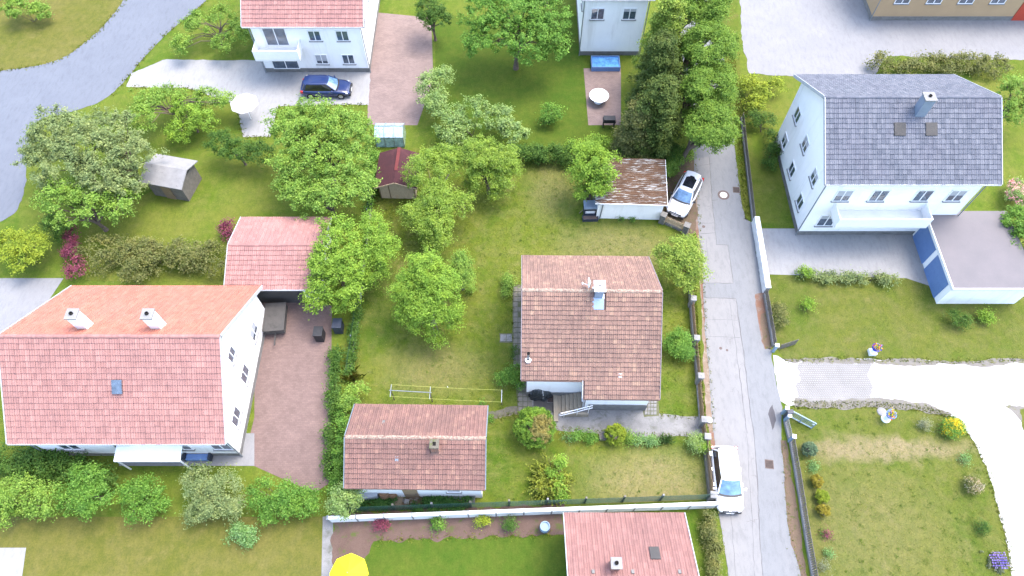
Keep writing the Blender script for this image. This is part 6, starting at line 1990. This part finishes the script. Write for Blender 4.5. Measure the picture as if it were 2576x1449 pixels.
# grass creeping over the hard edges
def edge_grass(name, label, px, seed, mat, w=.10, per=70, h=.07):
    r = np.random.default_rng(seed)
    B = []
    for a, b in zip(px[:-1], px[1:]):
        a, b = np.array(G(*a)), np.array(G(*b))
        n = int(np.linalg.norm(b - a) * per)
        u = r.random(n)[:, None]
        d_ = unit((b - a)[None, :2])[0]
        o = r.normal(size=(n, 1)) * w * (.4 + r.random((n, 1)))
        p = a[None] + (b - a)[None] * u
        p[:, :2] += o * np.array([-d_[1], d_[0]])
        B.append(p[r.random(n) < .55 + .45 * np.sin(u[:, 0] * 40 + seed)])
    b0 = np.concatenate(B)
    n = len(b0)
    b0[:, 2] = .01
    az = r.uniform(0, 6.283, n)
    hh = h * r.uniform(.5, 1.5, n)
    s_ = np.stack([np.cos(az), np.sin(az), np.zeros(n)], 1) * (hh * .5)[:, None]
    tip = b0 + np.stack([r.normal(size=n) * .05, r.normal(size=n) * .05, hh], 1)
    obj(name, npmesh(name, np.stack([b0 - s_, b0 + s_, tip], 1), 3, mat), None, None, kind='stuff', label=label)
edge_grass('edge_grass', 'grass fringe along the concrete driveway', [(1660, 1046), (1770, 1052), (1778, 1096), (1640, 1094), (1580, 1092), (1500, 1084), (1400, 1075), (1345, 1034)], 201, BLADE)
edge_grass('edge_grass', 'grass fringe along the slab path', [(1290, 716), (1291, 924), (1302, 960), (1305, 1040), (1222, 1050), (1222, 1058), (1340, 1043)], 202, BLADE)
edge_grass('edge_grass', 'weed fringe along the garden side of the road', [(1749, 395), (1760, 560), (1770, 700), (1776, 830), (1791, 1000), (1797, 1085)], 203, BLADE, .08, 45)
edge_grass('edge_grass', 'weed fringe along the far side of the road', [(1806, 5), (1850, 386), (1867, 520), (1876, 552)], 204, BLADE, .08, 45)
edge_grass('edge_grass', 'weed fringe along the picket fence kerb', [(1965, 1112), (1973, 1182), (1979, 1265), (1991, 1369), (2005, 1406), (2016, 1449)], 205, BLADE, .10, 40)
edge_grass('edge_grass', 'grass fringe along the gravel drive by the east lawn', [(2330, 1030), (2400, 1052), (2450, 1112), (2480, 1172), (2502, 1250), (2530, 1350), (2547, 1449)], 206, BLADE, .10, 110)
edge_grass('edge_grass', 'grass fringe along the north side of the gravel drive', [(1975, 907), (2060, 904), (2200, 904), (2400, 911), (2576, 906)], 207, BLADE, .12, 90)
edge_grass('edge_grass', 'grass fringe beside the blue grey road', [(283, 242), (347, 162), (415, 87), (525, 0)], 208, BLADE, .15, 40, .10)
edge_grass('edge_grass', 'grass fringe of the straw coloured corner plot', [(317, 0), (242, 87), (151, 155), (43, 174), (-40, 184)], 209, BLADE, .15, 40, .10)
edge_grass('edge_grass', 'grass fringe along the western forecourt', [(318, 218), (470, 222), (596, 264), (612, 345), (682, 345), (700, 266), (928, 264)], 210, BLADE, .15, 40, .10)
edge_grass('edge_grass', 'grass fringe below the southern flower bed', [(940, 1362), (1100, 1352), (1420, 1345)], 211, BLADE, .14, 60, .08)

# ================================================================== the neighbours
# red roofed house on the west side
rh, q = house('neighbour_house', 'large white house with a wide salmon pink tiled roof and two chimneys', -30.8, -17.5, 13.3, 18.6, 4.0, 8.0, m_tile_rose, m_white, yn=24.7, matN=m_tile_salmon, seed=21)  # one tile on both slopes; the north side's brighter light is in its colour
for x in (4.6, 9.1):
    chimney(rh, x, 1.0, 6.8, 8.9, .6, m_white)
for y in (-3.0, 0.0, 3.2):
    window(rh, (q['b'], y, 2.2), 1.2, 1.3, 'x', 1)
window(rh, (q['b'], 0.2, 4.9), 1.0, 1.1, 'x', 1)
for x in (2.5, 6.0, 9.6, 12.2):
    window(rh, (x, q['y0'], 2.0), 1.3, 1.3, 'y', -1)
obj('roof_light', MB().bar((7.0, -2.2, 6.55), (7.0, -2.9, 6.05), .6, .10, up=(0, -.6, .8)), m_glass, rh)
wg, q = house('neighbour_garage', 'low garage with rose tiled roof attached to the salmon roofed house', -20.4, -13.6, 24.9, 28.0, 2.7, 3.7, m_tile_rose, m_offwhite, yn=31.1, seed=22, cat='garage')
obj('garage_door', MB().box(1.6, 5.2, q['y0'] - .06, q['y0'] - .001, 0, 2.1), m_conc_dk, wg)
# terrace furniture behind it
aw = thing('awning', 'pale awning over the terrace of the salmon roofed house', 'awning', tuple(G(395, 1150)), 0)
obj('cloth', MB().add([(-1.6, -.9, 2.1), (2.6, -.9, 2.1), (2.6, 1.6, 2.6), (-1.6, 1.6, 2.6), (-1.6, -.9, 1.95), (2.6, -.9, 1.95)], [(0, 1, 2, 3), (0, 1, 5, 4)]), m_wpaint, aw)
for x in (-1.5, 2.5):
    obj('post', MB().box(x - .04, x + .04, -.85, -.77, 0, 2.1), m_wpaint, aw)
sf = thing('garden_sofa', 'blue cushioned garden sofa on the terrace', 'sofa', tuple(G(503, 1148)), 0)
obj('seat', MB().box(-.75, .75, -.35, .35, .1, .42), m_blue_door, sf, bevel=.05)
obj('backrest', MB().box(-.75, .75, .351, .5, .1, .8), m_blue_door, sf, bevel=.05)
for x in (-.82, .82):
    obj('armrest', MB().box(x - .07, x + .069, -.35, .5, .0, .58), m_navy, sf)

# pink roofed house across the drive
ph, q = house('neighbour_house', 'white house with pale pink roof and shaded balcony above the forecourt', -22.9, -12.6, 49.0, 54.6, 5.4, 9.0, m_tile_rose, m_white, seed=23)
for x in (5.8, 8.2):
    for z in (1.5, 4.1):
        window(ph, (x, q['y0'], z), 1.1, 1.1, 'y', -1)
for y in (-3.4, 0.0):
    window(ph, (q['b'], y, 4.0), 1.1, 1.2, 'x', 1)
bl = MB().box(.5, 4.4, q['y0'] - 1.5, q['y0'] - .001, 2.6, 2.78)
b_ = obj('balcony', bl, m_offwhite, ph)
obj('railing', MB().box(.5, 4.4, q['y0'] - 1.5, q['y0'] - 1.44, 2.781, 3.7).box(.5, .56, q['y0'] - 1.439, q['y0'] - .002, 2.781, 3.7).box(4.34, 4.4, q['y0'] - 1.439, q['y0'] - .002, 2.781, 3.7), m_wpaint, b_)
window(ph, (2.4, q['y0'], 1.4), 2.4, 2.0, 'y', -1, sill=False)
window(ph, (2.4, q['y0'], 4.0), 2.0, 1.9, 'y', -1, sill=False)

# tall white house by the blue pool
wh, q = house('neighbour_house', 'tall plain white house behind the blue paddling pool', 5.9, 12.2, 51.2, 56.5, 6.4, 9.6, m_slate, m_white, seed=24)
for x in (1.6, 4.4):
    window(wh, (x, q['y0'], 4.6), 1.2, 1.2, 'y', -1)
window(wh, (q['a'], -3, 4.4), 1.0, 1.2, 'x', -1)
pp = thing('paddling_pool', 'rectangular blue paddling pool on the terrace of the white house', 'pool', tuple(G(1522, 165)))
obj('wall', MB().box(-1.3, 1.3, -.75, -.68, 0, .5).box(-1.3, 1.3, .68, .75, 0, .5).box(-1.3, -1.23, -.679, .679, 0, .5).box(1.23, 1.3, -.679, .679, 0, .5), m_blue_door, pp)
m_water = glassmat('pool_water', (0.05, 0.17, 0.36), .05)
obj('water', MB().box(-1.229, 1.229, -.679, .679, .02, .40), m_water, pp)
tb_ = thing('garden_table', 'white round garden table on the small brick terrace', 'table', tuple(G(1505, 255)))
obj('table_top', MB().lathe([(.85, .70), (.87, .72), (.85, .75)], (0, 0, 0), 24), m_wpaint, tb_)
obj('leg', MB().tube([(0, 0, 0), (0, 0, .70)], .06, 10), m_wpaint, tb_)
obj('base', MB().lathe([(.4, 0), (.38, .04), (.06, .06)], (0, 0, 0), 16), m_wpaint, tb_)
one('grill', 'black barrel grill at the foot of the brick terrace', 'grill', MB().box(-.5, -.44, -.2, .2, 0, .7).box(.44, .5, -.2, .2, 0, .7).box(-.55, .55, -.3, .3, .70, .86).box(-.5, .5, -.26, .26, .861, 1.05), m_black, tuple(G(1530, 318)))

# blue grey roofed house east of the road
bh, q = house('neighbour_house', 'white two storey house with a blue grey tiled roof', 21.9, 34.2, 30.9, 36.2, 7.0, 10.0, m_slate, m_white, yn=41.6, over=.55, seed=25)
chimney(bh, 6.6, -.9, 8.6, 10.9, .7, m_zinc)
for x in (5.2, 7.4):
    obj('roof_light', MB().bar((x, -1.6, 9.18), (x, -2.4, 8.73), .8, .10, up=(0, -.5, .87)), m_conc_dk, bh)
for x in (2.2, 4.8, 8.0, 10.4):
    window(bh, (x, q['y0'], 5.0), 1.2, 1.3, 'y', -1)
    window(bh, (x, q['y0'], 1.9), 1.3, 1.4, 'y', -1)
for y in (-3.0, .2, 3.2):
    for z in (1.9, 4.9):
        window(bh, (q['a'], y, z), 1.1, 1.2, 'x', -1)
bl = obj('balcony', MB().box(2.0, 8.8, q['y0'] - 1.5, q['y0'] - .001, 3.0, 3.2), m_offwhite, bh)
obj('railing', MB().box(2.0, 8.8, q['y0'] - 1.5, q['y0'] - 1.43, 3.201, 4.1).box(2.0, 2.07, q['y0'] - 1.429, q['y0'] - .002, 3.201, 4.1).box(8.73, 8.8, q['y0'] - 1.429, q['y0'] - .002, 3.201, 4.1), m_wpaint, bl)
gg = thing('neighbour_garage', 'flat roofed white garage with blue doors beside the blue grey roofed house', 'garage', (31.4, 25.0, 0))
obj('wall', MB().box(.2, 6.0, .2, 6.6, -.05, 2.45), m_white, gg)
obj('roof', MB().box(0, 6.2, 0, 6.8, 2.451, 2.62), m_flatroof, gg)
obj('parapet', MB().box(-.06, 6.26, -.08, -.001, 2.40, 2.68).box(-.08, -.001, 0, 6.8, 2.40, 2.68), m_offwhite, gg)
for y in (.7, 3.7):
    obj('garage_door', MB().box(.13, .199, y, y + 2.5, 0, 2.15), m_blue_door, gg)

# beige building at the edge of the yard
bg_, q = house('beige_building', 'long beige rendered building beyond the pale yard', 34.2, 55.0, 56.0, 61.0, 4.6, 7.0, m_tile_salmon, m_beige, seed=26, cat='building')
for x in (2.5, 5.5, 8.5, 11.5):
    window(bg_, (x, q['y0'], 2.6), 1.4, 1.4, 'y', -1)
obj('door', MB().box(14.0, 17.5, q['y0'] - .06, q['y0'] - .001, 0, 2.9), m_red, bg_)

# rose roofed house south of the white wall
sh, q = house('neighbour_house', 'house with a plain rose tiled roof south of the white panel wall', 3.1, 10.3, 0.9, 5.0, 2.9, 4.6, m_tile_rose2, m_offwhite, yn=9.35, seed=27)
chimney(sh, 2.6, 1.2, 3.6, 5.2, .5)
obj('roof_light', MB().bar((5.0, 1.6, 4.05), (5.0, 2.3, 3.76), .55, .10, up=(0, .38, .92)), m_conc_dk, sh)
for x in (1.4, 3.6, 6.2):
    obj('vent_tile', MB().bar((x, .8, 4.36), (x, 1.0, 4.28), .16, .08, up=(0, .38, .92)), m_plinth, sh)

# small hut with grey sheet roof in the trees
ht = thing('garden_hut', 'small hut with weathered grey sheet roof among the western trees', 'hut', tuple(G(450, 470)), R(-12))
obj('wall', MB().box(-1.5, 1.5, -1.2, 1.2, -.05, 1.9), m_wood_gr, ht)
obj('roof', MB().add([(-1.8, -1.5, 1.9), (1.8, -1.5, 1.9), (1.8, 0, 2.5), (-1.8, 0, 2.5), (-1.8, 1.5, 1.9), (1.8, 1.5, 1.9), (-1.8, -1.5, 1.98), (1.8, -1.5, 1.98), (1.8, 0, 2.58), (-1.8, 0, 2.58), (-1.8, 1.5, 1.98), (1.8, 1.5, 1.98)],
    [(6, 7, 8, 9), (9, 8, 11, 10), (0, 1, 7, 6), (4, 5, 11, 10), (0, 3, 2, 1), (3, 4, 5, 2), (1, 2, 8, 7), (2, 5, 11, 8), (0, 6, 9, 3), (3, 9, 10, 4)]), m_conc_lt, ht)
obj('door', MB().box(-.4, .4, -1.26, -1.201, 0, 1.8), m_wood, ht)
# glass greenhouse behind the shed
gh = thing('greenhouse', 'small glass greenhouse behind the maroon shed', 'greenhouse', tuple(G(985, 352)))
obj('glazing', MB().add([(-1.2, -.8, 0), (1.2, -.8, 0), (1.2, .8, 0), (-1.2, .8, 0), (-1.2, -.8, 1.2), (1.2, -.8, 1.2), (1.2, .8, 1.2), (-1.2, .8, 1.2), (-1.2, 0, 1.7), (1.2, 0, 1.7)],
    [(0, 1, 5, 4), (2, 3, 7, 6), (1, 2, 6, 9, 5), (3, 0, 4, 8, 7), (4, 5, 9, 8), (6, 7, 8, 9)]), m_green_glass, gh)
fr = MB()
for x in (-1.2, -.4, .4, 1.2):
    fr.bar((x, -.82, 0), (x, -.82, 1.22), .04, .04)
    fr.bar((x, -.82, 1.22), (x, 0, 1.73), .04, .04)
    fr.bar((x, 0, 1.73), (x, .82, 1.22), .04, .04)
fr.bar((-1.2, -.83, 1.22), (1.2, -.83, 1.22), .04, .04)
fr.bar((-1.2, 0, 1.74), (1.2, 0, 1.74), .04, .04)
obj('frame', fr, m_galv, gh)
# white shed roof / car port left
one('parasol', 'open white garden parasol by the western forecourt', 'parasol', MB().lathe([(.03, 0), (.03, 2.0), (1.2, 1.9), (1.15, 1.95), (.05, 2.45), (.02, 2.5)], (0, 0, 0), 8), m_wpaint, tuple(G(632, 300)))
yp = thing('yellow_parasol', 'bright yellow garden parasol beside the southern flower bed', 'parasol', (*G(876, 1442, 2.2).xy, 0))
ym = M('yellow_cloth', (.62, .53, .008), (.55, .46, .008), 3.0, rough=.7)
for k in range(8):
    t0, t1 = math.pi / 4 * k, math.pi / 4 * (k + 1)
    tm = (t0 + t1) / 2
    obj('cloth_panel', MB().add([(0, 0, 2.45), (1.15 * math.cos(t0), 1.15 * math.sin(t0), 2.0), (1.08 * math.cos(tm), 1.08 * math.sin(tm), 1.96), (1.15 * math.cos(t1), 1.15 * math.sin(t1), 2.0), (.6 * math.cos(tm), .6 * math.sin(tm), 2.19)],
        [(0, 1, 4), (1, 2, 4), (2, 3, 4), (3, 0, 4)]), ym, yp)
    obj('rib', MB().bar((0, 0, 2.43), (1.15 * math.cos(t0), 1.15 * math.sin(t0), 1.985), .02, .02), m_galv, yp)
obj('pole', MB().tube([(0, 0, 0), (0, 0, 2.5)], .025, 8), m_galv, yp)
obj('base', MB().lathe([(.28, 0), (.26, .08), (.05, .1)], (0, 0, 0), 14), m_conc_dk, yp)
one('water_butt', 'light blue water butt in the southern flower bed', 'water butt', MB().lathe([(.28, 0), (.33, .3), (.31, .8), (.26, .8), (.26, .7)], (0, 0, 0), 16), m_blue_steel, tuple(G(1370, 1330)))
one('wheelie_bin', 'black wheelie bin beside the brick paving', 'bin', MB().box(-.3, .3, -.35, .35, .05, 1.0).box(-.33, .33, -.38, .4, 1.001, 1.08), m_black, tuple(G(808, 850)))
one('wheelie_bin', 'dark blue wheelie bin by the hedge of the brick paving', 'bin', MB().box(-.3, .3, -.35, .35, .05, 1.0).box(-.33, .33, -.38, .4, 1.001, 1.08), m_navy, tuple(G(855, 830)))
one('trailer', 'covered grey car trailer on the brick paving', 'trailer', MB().box(-.7, .7, -1.1, 1.1, .35, .9).box(-.75, .75, -1.15, 1.15, .901, .98).bar((0, -1.1, .4), (0, -2.0, .4), .08, .08).add(*_wheel(.28, .16)), m_conc_dk, tuple(G(700, 812)), R(5))

# trees and hedges of the neighbours
tree('walnut_tree', 'large grey green tree beside the blue grey road', 'tree', [(140, 340, 4.5, 2.2), (215, 370, 4.8, 2.3), (150, 430, 4.2, 2.2), (260, 440, 4.0, 2.0), (110, 380, 3.6, 1.6)], DULL, .18, dens=1.0)
tree('walnut_tree', 'dull green tree between blue grey road and garden hut', 'tree', [(280, 330, 4.0, 1.8), (330, 390, 4.0, 1.8), (310, 470, 3.2, 1.6)], DULL, .18, dens=1.0)
tree('ash_tree', 'dark green tree by the western lawn edge', 'tree', [(150, 510, 3.6, 1.8), (220, 515, 3.4, 1.6), (300, 520, 3.0, 1.4)], MIDG, .18, dens=1.0)
tree('golden_bush', 'bright lime green bush behind the garden hut', 'bush', [(470, 275, 1.6, 1.3), (510, 310, 1.6, 1.3), (450, 330, 1.3, 1.0)], LIME, .16, dens=1.1)
tree('garden_tree', 'mid green tree along the western forecourt', 'tree', [(380, 250, 2.6, 1.3), (360, 295, 2.6, 1.3), (430, 240, 2.2, 1.0), (520, 245, 2.0, 1.0), (570, 255, 1.8, .9)], MIDG, .17, dens=1.0)
tree('dark_yew', 'dark yew beside the garden hut', 'tree', [(560, 365, 2.0, 1.2), (600, 380, 2.0, 1.1), (655, 385, 1.8, 1.0)], DARK, .15, dens=1.1)
tree('linden_tree', 'large fresh green tree north of the salmon roofed house', 'tree', [(740, 330, 5.0, 2.0), (810, 320, 5.0, 2.2), (880, 340, 4.8, 2.0), (780, 390, 4.4, 2.0), (860, 410, 4.2, 2.2), (730, 410, 3.8, 1.6)], MIDG, .18, dens=1.05)
tree('linden_tree', 'darker green tree west of the maroon shed', 'tree', [(830, 480, 3.8, 2.0), (895, 470, 3.6, 1.6), (770, 490, 3.4, 1.6), (740, 470, 3.2, 1.3)], MIDG, .18, dens=1.05)
tree('hornbeam_tree', 'bright green tree overhanging the rose tiled garage', 'tree', [(850, 600, 4.0, 1.6), (880, 650, 4.0, 1.5), (820, 660, 3.8, 1.4), (860, 710, 3.4, 1.5), (810, 725, 3.0, 1.2), (790, 760, 2.6, .9), (868, 755, 2.4, .9)], LIME, .16, dens=1.1)
tree('golden_bush', 'yellow green conifer bush by the forecourt of the salmon roofed house', 'bush', [(30, 615, 1.6, 1.2), (85, 620, 1.8, 1.2), (60, 655, 1.4, 1.1)], BALL, .15, dens=1.1)
tree('dark_yew', 'dark yew behind the crimson shrubs', 'tree', [(140, 562, 1.6, .9), (160, 580, 1.4, .8)], DARK, .14, dens=1.1)
tree('crimson_shrub', 'row of crimson leaved barberry beside the yellow green bush', 'shrub', [(178, 590, 1.0, .7), (185, 630, 1.0, .7), (190, 670, 1.0, .75)], CRIM, .12, trunk=False, dens=1.1)
tree('crimson_shrub', 'single crimson leaved shrub by the rose tiled garage', 'shrub', [(572, 575, .8, .6), (585, 600, .8, .5)], CRIM, .12, trunk=False, dens=1.1)
hedge('garden_hedge', 'olive hedge behind the salmon roofed house', [(240, 645), (350, 650), (460, 652), (545, 640)], 2.4, 1.9, OLIVE, .15, dens=1.0)
hedge('garden_hedge', 'dark hedge on the edge of the brick paving', [(842, 880), (838, 1000), (832, 1100), (826, 1200)], .45, .9, DARK, .14, dens=1.0)
hedge('garden_hedge', 'dark hedge below the terrace of the salmon roofed house', [(10, 1160), (100, 1165), (190, 1190), (250, 1210)], 1.7, 1.6, DARK, .15, dens=1.0)
tree('garden_tree', 'mid green shrub tree south of the dark terrace hedge', 'tree', [(40, 1240, 1.8, 1.1), (110, 1260, 1.6, 1.1), (30, 1290, 1.2, .9)], MIDG, .14, dens=1.1)
tree('garden_tree', 'bright green tree below the salmon roofed house', 'tree', [(215, 1205, 2.2, 1.0), (235, 1255, 2.0, 1.1), (190, 1250, 1.8, .9)], IVY, .14, dens=1.1)
tree('garden_tree', 'light green bush beside the brown garden path', 'tree', [(335, 1245, 1.5, .8), (375, 1235, 1.5, .8), (350, 1285, 1.2, .8), (395, 1270, 1.2, .6)], IVY, .14, dens=1.1)
tree('blue_spruce', 'low blue green spruce below the terrace', 'tree', [(500, 1215, 1.6, 1.1), (560, 1225, 1.6, 1.1), (530, 1265, 1.3, 1.0), (580, 1270, 1.2, .8), (500, 1285, 1.0, .8)], DULL, .13, dens=1.1)
tree('garden_tree', 'fresh green bush at the corner of the brick paving', 'tree', [(660, 1240, 1.4, .9), (720, 1250, 1.5, 1.0), (770, 1265, 1.2, .9), (690, 1285, 1.0, .8)], IVY, .14, dens=1.1)
tree('small_shrub', 'light green shrub on the straw coloured lawn', 'shrub', [(600, 1340, .5, .6), (625, 1350, .5, .5)], HOSTA, .11, trunk=False)
tree('fruit_tree', 'wide bright fruit tree behind the brick path', 'tree', [(1215, 35, 5.0, 2.0), (1290, 25, 5.2, 2.2), (1370, 40, 5.0, 2.2), (1250, 95, 4.4, 2.0), (1340, 105, 4.4, 2.2), (1390, 110, 4.0, 1.6), (1205, 115, 3.6, 1.5)], IVY, .19, dens=1.0)
tree('dark_yew', 'dark yew between pink roofed house and brick path', 'tree', [(1080, 30, 3.0, 1.4), (1100, 50, 2.6, 1.2)], DARK, .16, dens=1.1)
tree('willow_shrub', 'wide pale green shrub north of the garden boundary', 'shrub', [(1130, 300, 2.0, 1.4), (1200, 290, 2.2, 1.5), (1260, 300, 2.0, 1.4), (1100, 250, 1.8, 1.2), (1290, 330, 1.6, 1.1), (1140, 340, 1.6, 1.3)], PALE, .16, trunk=False, dens=1.0)
tree('small_shrub', 'round light green bush on the northern lawn', 'shrub', [(1385, 290, 1.0, .9)], IVY, .14, trunk=False)
tree('pear_tree', 'pale green tree beside the brick path', 'tree', [(1075, 210, 2.6, 1.0), (1110, 190, 2.4, 1.0), (1085, 260, 2.2, .9)], PALE, .15, dens=1.0)
tree('small_shrub', 'yellow green shrub behind the leaning maple', 'shrub', [(1500, 365, 1.2, .9), (1450, 372, 1.0, .8)], LIME, .14, trunk=False)
hedge('garden_hedge', 'olive hedge between rose tiled roof and road', [(1783, 1300), (1790, 1370), (1798, 1460)], .6, .9, OLIVE, .11, dens=1.0)
tree('golden_bush', 'yellow green bush beside the pale yard', 'bush', [(1885, 215, 1.0, .9), (1915, 235, 1.1, .9), (1950, 215, .9, .7), (1895, 260, .9, .8)], BALL, .14, trunk=False)
tree('dark_yew', 'dark yew below the yellow green bush', 'tree', [(1900, 300, 1.0, .7), (1930, 305, 1.0, .7), (1945, 340, .8, .6)], DARK, .13, dens=1.1)
tree('small_shrub', 'dark shrub in the narrow lawn beside the white gable wall', 'shrub', [(1945, 380, .7, .6), (1935, 410, .6, .5)], DARK, .12, trunk=False)
hedge('garden_hedge', 'olive brown hedge behind the blue grey roofed house', [(2215, 165), (2300, 170), (2400, 165), (2520, 160)], 1.8, 1.6, OLIVE, .16, dens=.9)
tree('garden_tree', 'dark green tree at the gable of the blue grey roofed house', 'tree', [(2550, 230, 3.0, 1.5), (2565, 280, 2.8, 1.4)], MIDG, .16, dens=1.0)
tree('garden_tree', 'bright green tree behind the flat roofed garage', 'tree', [(2560, 560, 2.6, 1.3), (2580, 610, 2.4, 1.3), (2555, 640, 1.8, .9)], IVY, .15, dens=1.0)
tree('rose_shrub', 'pink flowering shrub east of the blue grey roofed house', 'shrub', [(2560, 495, 1.0, .8), (2555, 470, .9, .6)], PALE, .12, trunk=False, extra=(leafmat('pink_blossom', (.5, .2, .22), (.6, .3, .3), (.65, .4, .4), .2), .12, .5, .08))
hedge('garden_hedge', 'low mixed hedge along the forecourt edge', [(2015, 690), (2080, 697), (2150, 700), (2240, 702)], .7, .7, DULL, .12, dens=1.0)
tree('small_shrub', 'bright green bush at the west end of the forecourt hedge', 'shrub', [(2022, 688, .6, .45)], LIME, .11, trunk=False)
tree('dark_yew', 'dark dwarf yew on the olive lawn', 'tree', [(2405, 800, .7, .5), (2425, 805, .6, .45)], DARK, .11, dens=1.2)
tree('small_shrub', 'bright bush next to the dark dwarf yew', 'shrub', [(2480, 795, .5, .4), (2495, 805, .4, .35)], LIME, .11, trunk=False)
tree('small_shrub', 'single bright bush in the olive lawn by the fence', 'shrub', [(2035, 770, .5, .4)], LIME, .11, trunk=False)
tree('small_shrub', 'bushy shrub near the grey picket fence corner', 'shrub', [(1965, 800, .6, .5), (1960, 775, .5, .4)], OLIVE, .11, trunk=False)
tree('garden_tree', 'green shrub by the blue grey road at the pink roofed house', 'tree', [(500, 60, 2.2, 1.2), (560, 40, 2.4, 1.3), (600, 80, 2.0, 1.1), (460, 110, 1.6, 1.0), (560, 115, 1.6, 1.0)], MIDG, .17, dens=1.0)
tree('small_shrub', 'green shrub on the straw coloured corner plot', 'shrub', [(40, 20, 1.5, 1.2), (95, 30, 1.2, 1.0)], MIDG, .16, trunk=False)
for i, (px, py, lb, mt) in enumerate([(960, 1318, 'crimson perennial in the southern flower bed', CRIM), (1212, 1310, 'tall lime green perennial in the southern flower bed', BALL), (1280, 1318, 'dark green perennial in the southern flower bed', DARK), (1100, 1318, 'small yellow green perennial in the southern flower bed', IVY)]):
    tree('perennial', lb, 'plant', [(px, py, .4, .36, .36)], mt, .09, trunk=False)

for o in bpy.data.objects:
    if o.type == 'EMPTY':
        o.empty_display_size = 0.2
